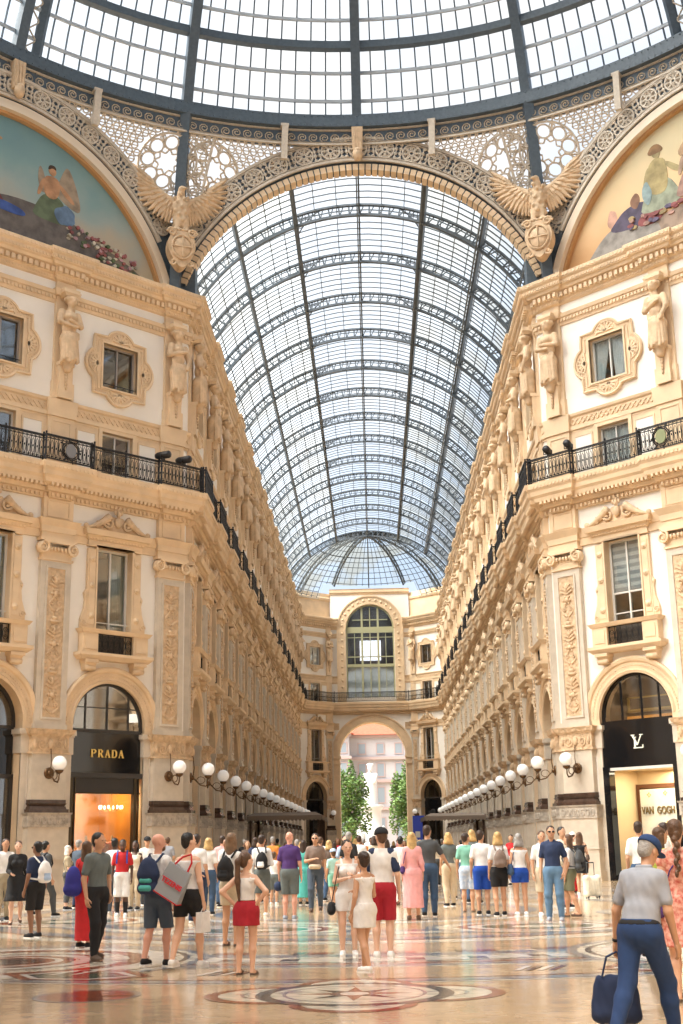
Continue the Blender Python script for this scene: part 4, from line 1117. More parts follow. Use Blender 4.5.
def make_attic(fill):
    fr = MB(); hole_frame(fr, -0.7, 0.7, 15.1, 16.97, 0.16, -0.08, 0.02)
    pn = []
    for sg in (-1, 1):
        p = MB(); hole_frame(p, sg * 1.4 - 0.38, sg * 1.4 + 0.38, 15.2, 16.8, 0.07, -0.06, 0.0); pn.append(('side_panel', p, STONE))
    ba = MB(); ba.box(-2.0, -0.86, -0.03, 0.0, 15.1, 17.02); ba2 = MB(); ba2.box(0.86, 2.0, -0.03, 0.0, 15.1, 17.02)
    wp = MB(); wp.box(-1.78, -1.02, -0.04, 0.0, 15.2, 16.8); wp2 = MB(); wp2.box(1.02, 1.78, -0.04, 0.0, 15.2, 16.8)
    sash = MB(); hole_frame(sash, -0.63, 0.63, 15.15, 16.88, 0.08, 0.14, 0.22); sash.box(-0.03, 0.03, 0.14, 0.22, 15.1, 16.9)
    gl = MB(); gl.box(-0.63, 0.63, 0.18, 0.19, 15.15, 16.88)
    parts = [('stone_frame', fr, STONE), *pn, ('stone_field', ba, STONE, [('white_panel', wp, PLAST)]), ('stone_field', ba2, STONE, [('white_panel', wp2, PLAST)]), ('sash', sash, LFRAME, [('pane', gl, WGLASS)]), ('room_recess', room(-0.75, 0.75, 15.05, 17.0, 0.24, 1.5), ROOM)]
    if fill == 'curtain':
        b = MB(); curtain(b, -0.63, 0.63, 15.15, 16.88, 0.24); parts.append(('curtain', b, CURT))
    return Kind('balcony_window', 'window', parts)
# --- wall lamp with an opal globe
def make_lamp():
    pl = MB(); pl.lathe([(0.16, -0.06), (0.2, -0.03), (0.2, 0.0)], (0, 0, 0), 12, 'y'); pl.ball((0, -0.08, 0), (0.1, 0.08, 0.1), 8, 5)
    ar = MB(); ar.tube([(0, -0.1, 0), (0, -0.22, -0.12), (0, -0.38, -0.28), (0, -0.6, -0.33), (0, -0.67, -0.22), (0, -0.68, -0.02)], [0.035, 0.03, 0.03, 0.03, 0.03, 0.028], 6); ar.tube([(0, -0.1, 0.05), (0, -0.14, 0.35), (0, -0.1, 0.75), (0, -0.05, 0.95)], 0.018, 5)
    ar.tube([(p[1] * 0, p[1], p[2]) for p in [(0, -0.4 + 0.16 * math.cos(a), -0.1 + 0.13 * math.sin(a)) for a in [0.5 * i for i in range(11)]]], 0.018, 4)
    ho = MB(); ho.lathe([(0.03, -0.06), (0.12, 0.0), (0.15, 0.06), (0.13, 0.08)], (0, -0.68, 0.0), 12)
    gl = MB(); gl.ball((0, -0.68, 0.31), 0.25, 20, 14)
    return Kind('wall_lamp', 'lamp', [('wall_plate', pl, BRONZE), ('curved_arm', ar, BRONZE), ('holder', ho, BRONZE), ('globe', gl, GLOBE)])
# --- shop fronts
def fanlight(mb, y, r=1.5, cz=5.81, z0=5.6, bars=(-0.55, 0.0, 0.55)):
    mb.aband(0, cz, r - 0.07, r + 0.05, y - 0.05, y + 0.05, 0, 180, 32); mb.box(-r, r, y - 0.06, y + 0.06, z0 - 0.06, z0 + 0.06)
    for x in bars: mb.box(x * r - 0.025, x * r + 0.025, y - 0.04, y + 0.04, z0, cz + math.sqrt(max(0, (r - 0.03) ** 2 - (x * r) ** 2)))
    for sg in (-1, 1): mb.box(sg * r - 0.05, sg * r + 0.05, y - 0.05, y + 0.05, z0, cz)
def fan_glass(y, r=1.48, cz=5.81, z0=5.6):
    mb = MB(); mb.prism([(-r, z0)] + [(p[0], p[1]) for p in arc_pts(0, cz, r, 180, 0, 24)] + [(r, z0)], y - 0.005, y + 0.005); return mb
def make_shop():
    """dark arcade shop front used all along the arm"""
    fr = MB(); fanlight(fr, 0.5); fr.box(-1.55, 1.55, 0.42, 0.58, 3.85, 4.0); fr.box(-1.55, -1.42, 0.42, 0.58, 0, 3.9); fr.box(1.42, 1.55, 0.42, 0.58, 0, 3.9); fr.box(-0.05, 0.05, 0.45, 0.55, 0, 3.9); fr.box(-1.5, 1.5, 0.42, 0.58, 0, 0.5)
    sg = MB(); sg.box(-1.5, 1.5, 0.46, 0.54, 4.0, 5.6)
    gl = MB(); gl.box(-1.45, 1.45, 0.49, 0.5, 0.5, 3.85)
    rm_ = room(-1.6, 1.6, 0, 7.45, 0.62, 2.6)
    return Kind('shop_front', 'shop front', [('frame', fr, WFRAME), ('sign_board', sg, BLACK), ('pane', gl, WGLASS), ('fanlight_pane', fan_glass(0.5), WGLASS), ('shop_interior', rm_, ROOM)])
K_PIL = make_pilaster(); K_ARCH = make_arch(); K_LAMP = make_lamp(); K_SHOP = make_shop()
K_TALL = {k: make_tall(k) for k in ('dark', 'blind', 'curtain')}
K_QUAT = {k: make_quatrefoil(k) for k in ('dark', 'curtain')}
K_ATT = {k: make_attic(k) for k in ('dark', 'curtain')}
ORD = ['first', 'second', 'third', 'fourth', 'fifth', 'sixth', 'seventh', 'eighth', 'ninth', 'tenth', 'eleventh', 'twelfth', 'thirteenth', 'fourteenth', 'fifteenth', 'sixteenth']
def where(t, side, i):
    w = 'left' if side < 0 else 'right'
    if t == 'd': return ['on the %s octagon wall, bay beside the arcade corner' % w, 'on the %s octagon wall, second bay from arcade corner' % w][i]
    if t == 'a': return '%s along the %s arcade wall from its octagon corner' % (ORD[i], w)
    return 'on the slanted corner %s of the gate arch' % w
for t, side, i, loc, rz, sx, far in BAYS:
    w = where(t, side, i); rn = random.Random(i * 7 + (3 if side > 0 else 0) + ord(t))
    K_ARCH.put(loc, rz, 'round stone arch ' + w, sx, far)
    tf = 'dark'; qf = 'dark'; af = 'dark'
    if t == 'd' and side > 0 and i == 0: tf = 'blind'; qf = 'curtain'; af = 'curtain'
    elif t == 'd' and side < 0 and i == 0: tf = 'curtain'
    elif rn.random() < 0.35: tf = 'curtain'; qf = 'curtain' if rn.random() < 0.5 else 'dark'
    if t == 'c' and side < 0: qf = 'curtain'
    adj = {'dark': 'dark glazed', 'blind': 'striped-blind', 'curtain': 'curtained'}
    K_TALL[tf].put(loc, rz, adj[tf] + ' tall window ' + w, sx, far); K_QUAT[qf].put(loc, rz, adj[qf] + ' quatrefoil-framed window ' + w, sx, far); K_ATT[af].put(loc, rz, adj[af] + ' balcony window ' + w, sx, far)
    if not (t == 'd' and i == 0): K_SHOP.put(loc, rz, 'black shop front under the arch ' + w, sx, far)
PIERS = []
for side in (-1, 1):
    for i, s in enumerate(DP[:3]): PIERS.append(('d', side, i, dpos(side, s), RZ['d', side], 1.0, False))
    for i, y in enumerate(ARM_P): PIERS.append(('a', side, i, (side * W, y, 0), RZ['a', side], 0.95 if i else 0.72, i > 7))
    PIERS.append(('c', side, 0, (side * 4.32, 127.13, 0), RZ['c', side] * 0.5, 0.6, True))
def pwhere(t, side, i):
    w = 'left' if side < 0 else 'right'
    if t == 'd': return ['ending the %s octagon wall beside the arcade corner' % w, 'on the %s octagon wall between two shop arches' % w, 'on the %s octagon wall beyond its second arch' % w][i]
    if t == 'a': return ('on the %s arcade wall at the octagon corner' % w) if i == 0 else '%s after the corner one on the %s arcade wall' % (ORD[i - 1], w)
    return 'on the %s of the gate arch' % w
for t, side, i, loc, rz, sx, far in PIERS:
    w = pwhere(t, side, i); K_PIL.put(loc, rz, 'ornamented stone pilaster ' + w, sx, far)
    p = Vector(loc) + Vector((math.sin(rz), -math.cos(rz), 0)) * 0.24
    K_LAMP.put((p.x, p.y, 4.02), rz, 'opal globe wall lamp ' + w, 1.0, i > 7 and t == 'a', 'opal globe lamps along the arcade')
# ------------------------------------------------------------------ smooth bodies from blended tapered limbs, polygonised with surface nets
class SDF:
    def __init__(s, h): s.h = h; s.p = []; s.cuts = []
    def cone(s, a, b, ra, rb, k=0.03): s.p.append(('c', np.array(a, float), np.array(b, float), float(ra), float(rb), k)); return s
    def ell(s, c, r, k=0.03, R=None): s.p.append(('e', np.array(c, float), np.array(r, float), R, 0, k)); return s
    def sub(s, c, r): s.p.append(('s', np.array(c, float), np.array(r, float), None, 0, 0.01)); return s
    def cut(s, p, n): s.cuts.append((np.array(p, float), np.array(n, float) / np.linalg.norm(n))); return s   # keeps the side opposite to n
    def mesh(s, noise=0.0):
        h = s.h; lo = np.full(3, 1e9); hi = np.full(3, -1e9)
        for q in s.p:
            if q[0] == 'c':
                m = max(q[3], q[4]); lo = np.minimum(lo, np.minimum(q[1], q[2]) - m); hi = np.maximum(hi, np.maximum(q[1], q[2]) + m)
            elif q[0] == 'e': m = q[2].max() if q[3] is not None else q[2]; lo = np.minimum(lo, q[1] - m); hi = np.maximum(hi, q[1] + m)
        lo = lo - 3 * h; hi = hi + 3 * h
        n = np.maximum(4, np.ceil((hi - lo) / h).astype(int) + 1)
        ax = [(lo[i] + h * np.arange(n[i])).astype(np.float32) for i in range(3)]
        F = np.full(n, 9.0, np.float32)
        for q in s.p:
            k = q[5]; pad = k + 3 * h
            if q[0] == 'c':
                m = max(q[3], q[4]); l = np.minimum(q[1], q[2]) - m - pad; u = np.maximum(q[1], q[2]) + m + pad
            else: m = q[2].max() if q[3] is not None else q[2]; l = q[1] - m - pad; u = q[1] + m + pad
            i0 = np.clip(((l - lo) / h).astype(int), 0, n); i1 = np.clip(((u - lo) / h).astype(int) + 2, 0, n)
            sl = tuple(slice(a, b) for a, b in zip(i0, i1))
            if any(b <= a for a, b in zip(i0, i1)): continue
            X = ax[0][sl[0]][:, None, None]; Y = ax[1][sl[1]][None, :, None]; Z = ax[2][sl[2]][None, None, :]
            if q[0] == 'c':
                a, b = q[1], q[2]; d = b - a; L2 = max(1e-9, float(d @ d))
                t = np.clip(((X - a[0]) * d[0] + (Y - a[1]) * d[1] + (Z - a[2]) * d[2]) / L2, 0, 1)
                D = np.sqrt((X - a[0] - t * d[0]) ** 2 + (Y - a[1] - t * d[1]) ** 2 + (Z - a[2] - t * d[2]) ** 2) - (q[3] + (q[4] - q[3]) * t)
            else:
                c, r = q[1], q[2]
                x, y, z = X - c[0], Y - c[1], Z - c[2]
                if q[3] is not None:
                    Rm = q[3]; x, y, z = Rm[0][0] * x + Rm[1][0] * y + Rm[2][0] * z, Rm[0][1] * x + Rm[1][1] * y + Rm[2][1] * z, Rm[0][2] * x + Rm[1][2] * y + Rm[2][2] * z
                k0 = np.sqrt((x / r[0]) ** 2 + (y / r[1]) ** 2 + (z / r[2]) ** 2); D = (k0 - 1) * float(r.min())* (0.5 + 0.5 * float(r.mean() / r.min()))
            D = D.astype(np.float32); G = F[sl]
            if q[0] == 's': F[sl] = np.maximum(G, -D)
            else:
                hh = np.clip(0.5 + 0.5 * (D - G) / k, 0, 1); F[sl] = D + (G - D) * (1 - hh) * 1.0 - k * hh * (1 - hh) if False else (D * (1 - hh) + G * hh - k * hh * (1 - hh))
        if noise:
            X = ax[0][:, None, None]; Y = ax[1][None, :, None]; Z = ax[2][None, None, :]
            F = F + noise * (np.sin(X * 55 + Z * 22 + 3 * np.sin(Y * 20)) * np.sin(Y * 50 - Z * 17 + 2 * np.sin(X * 23))).astype(np.float32)
        for p, nn in s.cuts:
            X = ax[0][:, None, None]; Y = ax[1][None, :, None]; Z = ax[2][None, None, :]
            F = np.maximum(F, ((X - p[0]) * nn[0] + (Y - p[1]) * nn[1] + (Z - p[2]) * nn[2]).astype(np.float32))
        # surface nets
        I = F < 0; nx, ny, nz = F.shape
        c = I[:-1, :-1, :-1].astype(np.int8)
        tot = sum(I[i:nx - 1 + i, j:ny - 1 + j, k_:nz - 1 + k_].astype(np.int8) for i in (0, 1) for j in (0, 1) for k_ in (0, 1))
        act = (tot > 0) & (tot < 8); idx = np.argwhere(act)
        if len(idx) == 0: return [], []
        pos = np.zeros((len(idx), 3)); cnt = np.zeros(len(idx))
        for a in range(3):
            o1, o2 = [x for x in range(3) if x != a]
            for u in (0, 1):
                for v in (0, 1):
                    e = idx.copy(); e[:, o1] += u; e[:, o2] += v; e2 = e.copy(); e2[:, a] += 1
                    fa = F[e[:, 0], e[:, 1], e[:, 2]]; fb = F[e2[:, 0], e2[:, 1], e2[:, 2]]; m = (fa < 0) != (fb < 0)
                    t = np.where(m, fa / np.where(m, fa - fb, 1), 0); P = e.astype(float); P[:, a] += t
                    pos[m] += P[m]; cnt[m] += 1
        pos = lo + h * pos / cnt[:, None]
        num = np.full(act.shape, -1, np.int64); num[act] = np.arange(len(idx)); faces = []
        for a in range(3):
            o1, o2 = [(1, 2), (2, 0), (0, 1)][a]
            s0 = [slice(None)] * 3; s1 = [slice(None)] * 3; s0[a] = slice(0, -1); s1[a] = slice(1, None)
            A = I[tuple(s0)]; B = I[tuple(s1)]; E = np.argwhere(A != B)
            E = E[(E[:, o1] > 0) & (E[:, o2] > 0) & (E[:, o1] < act.shape[o1]) & (E[:, o2] < act.shape[o2])]
            if len(E) == 0: continue
            q = []
            for d1, d2 in ((0, 0), (1, 0), (1, 1), (0, 1)):
                e = E.copy(); e[:, o1] -= d1; e[:, o2] -= d2; q.append(num[e[:, 0], e[:, 1], e[:, 2]])
            q = np.stack(q, 1); fl_ = A[E[:, 0], E[:, 1], E[:, 2]]
            q[~fl_] = q[~fl_][:, ::-1]
            faces.append(q[(q >= 0).all(1)])
        return pos, np.concatenate(faces)
    def build(s, name, m, parent=None, noise=0.0, label=None, mtx=None):
        v, f = s.mesh(noise)
        me = bpy.data.meshes.new(name)
        if len(v) == 0: return None
        if mtx is not None: v = v @ np.array(mtx)[:3, :3].T + np.array(mtx)[:3, 3]
        me.vertices.add(len(v)); me.vertices.foreach_set('co', np.asarray(v, np.float32).ravel())
        me.loops.add(len(f) * 4); me.loops.foreach_set('vertex_index', np.asarray(f[:, ::-1], np.int32).ravel() if False else np.asarray(f, np.int32).ravel())
        me.polygons.add(len(f)); me.polygons.foreach_set('loop_start', np.arange(0, len(f) * 4, 4, dtype=np.int32)); me.polygons.foreach_set('loop_total', np.full(len(f), 4, np.int32))
        me.polygons.foreach_set('use_smooth', np.ones(len(f), bool)); me.materials.append(m); me.update(); me.validate()
        o = bpy.data.objects.new(name, me); COL.objects.link(o)
        if parent is not None: o.parent = parent
        if label: o['label'] = label
        return o
class PreMB:
    """an SDF mesh wearing the MB interface so a Kind can hold it"""
    def __init__(s, sdf, noise=0.0): s.V, s.F = sdf.mesh(noise)
    @property
    def mb(s):
        m = MB(); m.smooth = True; m.add([tuple(p) for p in s.V], [tuple(int(i) for i in f) for f in s.F]); return m
# ------------------------------------------------------------------ lunette paintings (plain generic stand-ins in the same colours)
def lunette(side, sky0, sky1, ground, label, figs):
    loc = dpos(side, SD / 2); root = empty('lunette_painting', (loc[0], loc[1], 21.5), RZ['d', side]); tag(root, label, 'painting')
    m = bpy.data.materials.new('painted_sky'); m.use_nodes = True; t = m.node_tree; b = t.nodes['Principled BSDF']; b.inputs['Roughness'].default_value = 0.7
    c = t.nodes.new('ShaderNodeTexCoord'); sp = t.nodes.new('ShaderNodeSeparateXYZ'); t.links.new(c.outputs['Object'], sp.inputs[0])
    n = t.nodes.new('ShaderNodeTexNoise'); n.inputs['Scale'].default_value = 0.55; n.inputs['Detail'].default_value = 6; t.links.new(c.outputs['Object'], n.inputs['Vector'])
    a = t.nodes.new('ShaderNodeMath'); a.operation = 'MULTIPLY_ADD'; t.links.new(n.outputs['Fac'], a.inputs[0]); a.inputs[1].default_value = 3.2; t.links.new(sp.outputs['Z'], a.inputs[2])
    mr = t.nodes.new('ShaderNodeMapRange'); mr.inputs['From Min'].default_value = 3.6; mr.inputs['From Max'].default_value = 9.2; t.links.new(a.outputs[0], mr.inputs['Value'])
    r = t.nodes.new('ShaderNodeValToRGB'); t.links.new(mr.outputs[0], r.inputs['Fac']); t.links.new(r.outputs['Color'], b.inputs['Base Color'])
    e = r.color_ramp.elements; e[0].position = 0.0; e[0].color = (*sky0[0], 1); e[1].position = 1.0; e[1].color = (*sky1, 1)
    for i, q in enumerate(sky0[1:]): x = e.new(0.25 + 0.2 * i); x.color = (*q, 1)
    mb = MB(); mb.prism(arc_pts(0, 0, 7.6, 180, 0, 40), 0.3, 0.34); mb.build('painted_sky', m, root)
    for k, (nm, col, pts) in enumerate(figs):
        f = MB(); f.prism(smooth2(pts), 0.296 - 0.0015 * (k + 1), 0.3); f.build(nm, mat('paint_%s_%d_%d' % (nm, side, k), col, 0.8, noise=0.4, nscale=2.5), root)
def smooth2(p):
    for _ in range(2):
        q = []
        for i in range(len(p)):
            a, b = p[i], p[(i + 1) % len(p)]
            q += [(a[0] * .75 + b[0] * .25, a[1] * .75 + b[1] * .25), (a[0] * .25 + b[0] * .75, a[1] * .25 + b[1] * .75)]
        p = q
    return p
def blob(cx, cz, rx, rz, n=10, seed=0):
    rn = random.Random(seed); return [(cx + rx * math.cos(2 * PI * i / n) * rn.uniform(.8, 1.15), cz + rz * math.sin(2 * PI * i / n) * rn.uniform(.8, 1.15)) for i in range(n)]
SKIN_P = (0.50, 0.26, 0.13)
def figure2(x, z, h, skin, cloth, seat=0.0):
    """a generic painted figure: robe, torso, arm, head"""
    return [('robe', cloth, [(x - .35 * h, z), (x + .4 * h, z), (x + .32 * h, z + .25 * h), (x + .16 * h, z + .5 * h), (x - .14 * h, z + .5 * h), (x - .3 * h, z + .2 * h)]),
            ('torso', skin, [(x - .13 * h, z + .42 * h), (x + .13 * h, z + .42 * h), (x + .17 * h, z + .78 * h), (x, z + .85 * h), (x - .17 * h, z + .78 * h)]),
            ('arm', skin, [(x + .12 * h, z + .74 * h), (x + .2 * h, z + .72 * h), (x + .45 * h, z + .5 * h), (x + .43 * h, z + .43 * h), (x + .2 * h, z + .58 * h)]), ('arm', skin, [(x - .12 * h, z + .76 * h), (x - .2 * h, z + .72 * h), (x - .28 * h, z + .42 * h), (x - .2 * h, z + .42 * h)]),
            ('head', skin, blob(x, z + .93 * h, .07 * h, .09 * h)), ('hair', (0.06, 0.035, 0.02), [(x - .08 * h, z + .92 * h), (x - .07 * h, z + 1.03 * h), (x + .05 * h, z + 1.04 * h), (x + .08 * h, z + .95 * h), (x, z + .99 * h)])]
L_ = [('ground', (0.20, 0.17, 0.13), [(-7, 2.1), (7.2, 2.1), (5.6, 3.0), (3.2, 3.7), (0.5, 3.9), (-3, 3.6), (-6.5, 3.4)]), ('rocks', (0.15, 0.13, 0.12), [(-1.5, 2.6), (5.4, 2.4), (4.6, 3.2), (2.6, 4.1), (0.2, 4.2), (-1.2, 3.8)])]
L_ += [('wing', (0.36, 0.28, 0.2), [(2.1, 4.9), (2.4, 5.9), (2.65, 6.35), (3.1, 5.4), (3.35, 4.4), (2.8, 4.5)]), ('wing', (0.36, 0.28, 0.2), [(1.8, 5.0), (1.4, 6.1), (1.3, 5.3), (1.55, 4.7)])] + figure2(1.95, 3.65, 2.35, (0.52, 0.28, 0.15), (0.13, 0.17, 0.10))
L_ += [('globe', (0.14, 0.22, 0.34), blob(2.6, 4.1, .48, .45, 12, 1)), ('drapery', (0.20, 0.05, 0.045), [(-3.5, 3.3), (0.2, 3.4), (-0.6, 4.6), (-1.6, 6.0), (-2.6, 6.4), (-3.4, 5.2)]), ('torso', (0.55, 0.32, 0.18), [(-2.6, 5.6), (-1.6, 5.6), (-1.5, 6.6), (-2.1, 7.0), (-2.7, 6.6)]), ('arm', (0.55, 0.32, 0.18), [(-1.7, 6.4), (-0.3, 6.5), (-0.25, 6.3), (-1.7, 6.0)]),
       ('blue_cloth', (0.05, 0.10, 0.32), [(-1.0, 3.5), (0.9, 3.4), (0.8, 3.75), (-0.6, 3.9)])]
rn = random.Random(5)
for i in range(70):
    x = rn.uniform(2.6, 6.0); L_.append(('flower', rn.choice([(0.5, 0.3, 0.32), (0.55, 0.5, 0.4), (0.35, 0.12, 0.12), (0.12, 0.16, 0.08)]), blob(x, 2.6 + (6.5 - x) * 0.22 + rn.uniform(-.3, .5), rn.uniform(.06, .13), rn.uniform(.05, .1), 7, i)))
lunette(-1, [(0.50, 0.42, 0.26), (0.42, 0.36, 0.27), (0.30, 0.36, 0.34), (0.20, 0.32, 0.32)], (0.13, 0.25, 0.28), None, 'half-round painting of a winged figure under a blue-green sky, above the left cornice', L_)
R_ = [('ground', (0.34, 0.25, 0.19), [(-6.4, 2.1), (7, 2.1), (7, 3.9), (1, 3.7), (-3.0, 3.3), (-4.2, 2.8)]), ('ledge', (0.34, 0.31, 0.28), [(-6.2, 2.2), (-2.6, 2.2), (-2.4, 3.2), (-4.1, 3.7), (-5.0, 3.5), (-5.9, 2.6)])]
R_ += [('back', (0.62, 0.36, 0.27), blob(-4.6, 4.0, .25, .45, 9, 3)), ('lounging_group', (0.11, 0.09, 0.14), [(-4.9, 3.4), (-3.0, 3.2), (-2.6, 3.9), (-3.2, 4.3), (-4.0, 4.2), (-4.4, 3.9)]), ('torso', (0.3, 0.16, 0.1), blob(-3.5, 4.35, .22, .34, 9, 5)), ('red_cloth', (0.33, 0.1, 0.1), [(-3.6, 3.2), (-2.4, 3.1), (-2.2, 3.7), (-3.2, 3.8)])]
R_ += figure2(-2.4, 3.6, 2.6, (0.42, 0.34, 0.17), (0.34, 0.37, 0.27)) + [('coat', (0.45, 0.36, 0.17), [(-2.85, 4.3), (-2.0, 4.2), (-1.95, 5.3), (-2.2, 5.8), (-2.65, 5.8), (-2.9, 5.2)]), ('vase', (0.32, 0.42, 0.42), blob(-2.95, 4.5, .22, .5, 9, 2)), ('hat', (0.30, 0.17, 0.08), [(-2.85, 6.0), (-2.0, 6.0), (-2.25, 6.4), (-2.6, 6.4)])] + figure2(-0.9, 3.7, 2.3, (0.5, 0.34, 0.24), (0.42, 0.25, 0.2)) + figure2(1.6, 3.7, 2.8, (0.4, 0.24, 0.16), (0.3, 0.25, 0.3)) + [('umbrella', (0.52, 0.34, 0.2), [(-1.6, 5.4), (0.1, 5.3), (-0.4, 6.0), (-1.1, 6.1)])]
for i in range(40):
    x = rn.uniform(-4, 3); R_.append(('goods', rn.choice([(0.3, 0.1, 0.1), (0.15, 0.12, 0.2), (0.4, 0.3, 0.15), (0.5, 0.3, 0.25)]), blob(x, 3.2 + rn.uniform(0, .5), rn.uniform(.08, .2), .09, 7, i)))
lunette(1, [(0.52, 0.28, 0.12), (0.66, 0.42, 0.22), (0.70, 0.50, 0.28), (0.62, 0.50, 0.30)], (0.56, 0.50, 0.32), None, 'half-round painting of robed figures under a golden sky, above the right cornice', R_)
for side in (-1, 1):   # wall closing the back of the lunette
    loc = dpos(side, SD / 2); mb = MB(); mb.prism([(-8.6, 0), (8.6, 0)] + arc_pts(0, 0, 8.6, 0, 180, 30)[1:-1], 0.5, 0.9)
    o = mb.build('wall_left' if side < 0 else 'wall_right', STONE); o.location = (loc[0], loc[1], 21.5); o.rotation_euler = (0, 0, RZ['d', side]); tag(o, 'wall behind the lunette painting', 'wall', kind='structure')

# ------------------------------------------------------------------ great window of the end wall
gw = empty('great_window', (0, YW + 0.25, 15.6)); tag(gw, 'tall arched olive-framed window in the end wall above the gate arch', 'window', kind='thing')
fr = MB(); cz = 22.65 - 15.6
fr.aband(0, cz, 2.3, 2.5, -0.08, 0.08, 0, 180, 36)
for x in (-2.42, -0.82, 0.82, 2.42): fr.box(x - 0.1, x + 0.1, -0.1, 0.1, 0, cz + (0 if abs(x) > 1 else 2.1)) 
fr.box(-2.4, 2.4, -0.12, 0.12, cz - 0.45, cz + 0.15); fr.box(-2.4, 2.4, -0.12, 0.12, 3.1, 3.4); fr.box(-0.05, 0.05, -0.06, 0.06, 0, 9.2); fr.box(-2.4, 2.4, -0.06, 0.06, 4.1, 4.2); fr.box(-1.8, 1.8, -0.06, 0.06, cz + 0.85, cz + 0.95); fr.box(-2.4, 2.4, -0.05, 0.05, cz - 0.95, cz - 0.88)
fr.box(-1.62, -1.56, -0.05, 0.05, 0, cz); fr.box(1.56, 1.62, -0.05, 0.05, 0, cz)
fr.build('frame', OLIVE, gw)
g = MB(); g.prism([(-2.4, 0.0)] + arc_pts(0, cz, 2.4, 180, 0, 24) + [(2.4, 0.0)], -0.01, 0.01); g.build('pane', WGLASS, gw)
rm_ = MB(); rm_.merge(room(-2.6, 2.6, -0.2, 9.7, 0.3, 4.0)); rm_.build('hall_inside', mat('brown_hall', (0.16, 0.12, 0.10), 0.9), gw)
w2 = MB(); w2.box(-1.1, 1.1, 3.8, 3.9, 4.3, 6.4); w2.build('bright_far_window', mat('lit_window', (0.9, 0.92, 1.0), 0.6, emit=1.2), gw)
w3 = MB(); w3.box(-2.3, 2.3, 0.12, 0.16, 0.1, 3.1); w3.build('pale_lower_blind', CURT, gw)

# ------------------------------------------------------------------ iron balcony railing
def railing(pts, name, label, medallion=None):
    o = Vector((pts[0][0], pts[0][1], 15.08)); root = empty(name, o); tag(root, label, 'railing', 'wrought iron balcony railings')
    tr = MB(); br_ = MB(); ba = MB(); po = []
    P = [Vector((p[0] - o.x, p[1] - o.y, 0)) for p in pts]
    for a, b in zip(P[:-1], P[1:]):
        tr.bar(a + Vector((0, 0, .98)), b + Vector((0, 0, .98)), 0.09, 0.06); br_.bar(a + Vector((0, 0, .1)), b + Vector((0, 0, .1)), 0.05, 0.04); br_.bar(a + Vector((0, 0, .86)), b + Vector((0, 0, .86)), 0.03, 0.03)
        ln = (b - a).length; n = max(1, int(ln / 0.17)); t = (b - a) / ln
        for i in range(n):
            p = a + t * (ln * (i + 0.5) / n); q = a + t * (ln * i / n)
            ba.bar(q + Vector((0, 0, .1)), q + Vector((0, 0, .95)), 0.022, 0.022, up=(1, 0, 0))
            for zc, hh in ((.5, .3),):
                ba.tube([tuple(p + t * (0.062 * math.cos(c)) + Vector((0, 0, zc + hh * math.sin(c)))) for c in [k * PI / 4 for k in range(8)]], 0.012, 3, closed=True)
            ba.tube([tuple(p + t * (0.055 * math.cos(c)) + Vector((0, 0, .9 + 0.035 * math.sin(c)))) for c in [k * PI / 3 for k in range(6)]], 0.01, 3, closed=True)
            ba.ball(tuple(p + Vector((0, 0, .5))), (0.03, 0.03, 0.05), 4, 3); ba.ball(tuple(p + Vector((0, 0, .17))), (0.05, 0.05, 0.04), 4, 3)
        pm = MB(); pm.bar(a, a + Vector((0, 0, 1.04)), 0.06, 0.06, up=(1, 0, 0)); pm.ball(tuple(a + Vector((0, 0, 1.08))), 0.045, 6, 4); po.append(pm)
    tr.build('handrail', RIRON, root); br_.build('lower_rail', RIRON, root); ba.build('baluster_pattern', RIRON, root)
    for p in po: p.build('post', RIRON, root)
    if medallion:
        m_ = MB(); c = (P[medallion[0]] + P[medallion[0] + 1]) / 2; t = (P[medallion[0] + 1] - P[medallion[0]]).normalized(); n = Vector((t.y, -t.x, 0))
        c = c + n * 0.03
        for r_ in (0.3, 0.36): m_.tube([tuple(c + t * (r_ * math.cos(k * PI / 8)) + Vector((0, 0, .52 + r_ * math.sin(k * PI / 8)))) for k in range(16)], 0.025, 4, closed=True)
        for k in range(8):
            a_ = k * PI / 4 + .2; m_.tube([tuple(c + t * (q * math.cos(a_)) + Vector((0, 0, .52 + q * math.sin(a_)))) for q in (.36, .5)], 0.03, 4)
        m_.build('wreath', RIRON, root)
        m2 = MB(); vs = [tuple(c + t * (0.22 * math.cos(k * PI / 8)) + n * 0.03 + Vector((0, 0, .52 + 0.27 * math.sin(k * PI / 8)))) for k in range(16)]; vb_ = [tuple(Vector(v) - n * 0.05) for v in vs]
        m2.add(vs + vb_, [tuple(range(16)), tuple(range(31, 15, -1))] + [(i, (i + 1) % 16, 16 + (i + 1) % 16, 16 + i) for i in range(16)]); m2.build('shield', medallion[1], root)
RP = [tuple(p) for p in along(fp, 0.68)]
def cut_rails():
    segs = [RP[0:1]]
    # group polyline vertices by bay: break in the middle of each recess (long plain stretch) so that a railing holds one pier break
    out = []; cur = [RP[0]]
    for a, b in zip(RP[:-1], RP[1:]):
        ln = math.dist(a, b); mid = ((a[0] + b[0]) / 2, (a[1] + b[1]) / 2)
        if ln > 2.2 and a[0] * b[0] > 0 and ln < 6.0:
            cur.append(mid); out.append(cur); cur = [mid, b]
        else: cur.append(b)
    out.append(cur); return out
SHIELDW = mat('shield_grey', (0.2, 0.2, 0.21), 0.5); SHIELDG = mat('shield_gold_green', (0.2, 0.22, 0.1), 0.4); SHIELDR = mat('shield_red', (0.28, 0.09, 0.06), 0.5)
done_med = set()
RS = cut_rails()
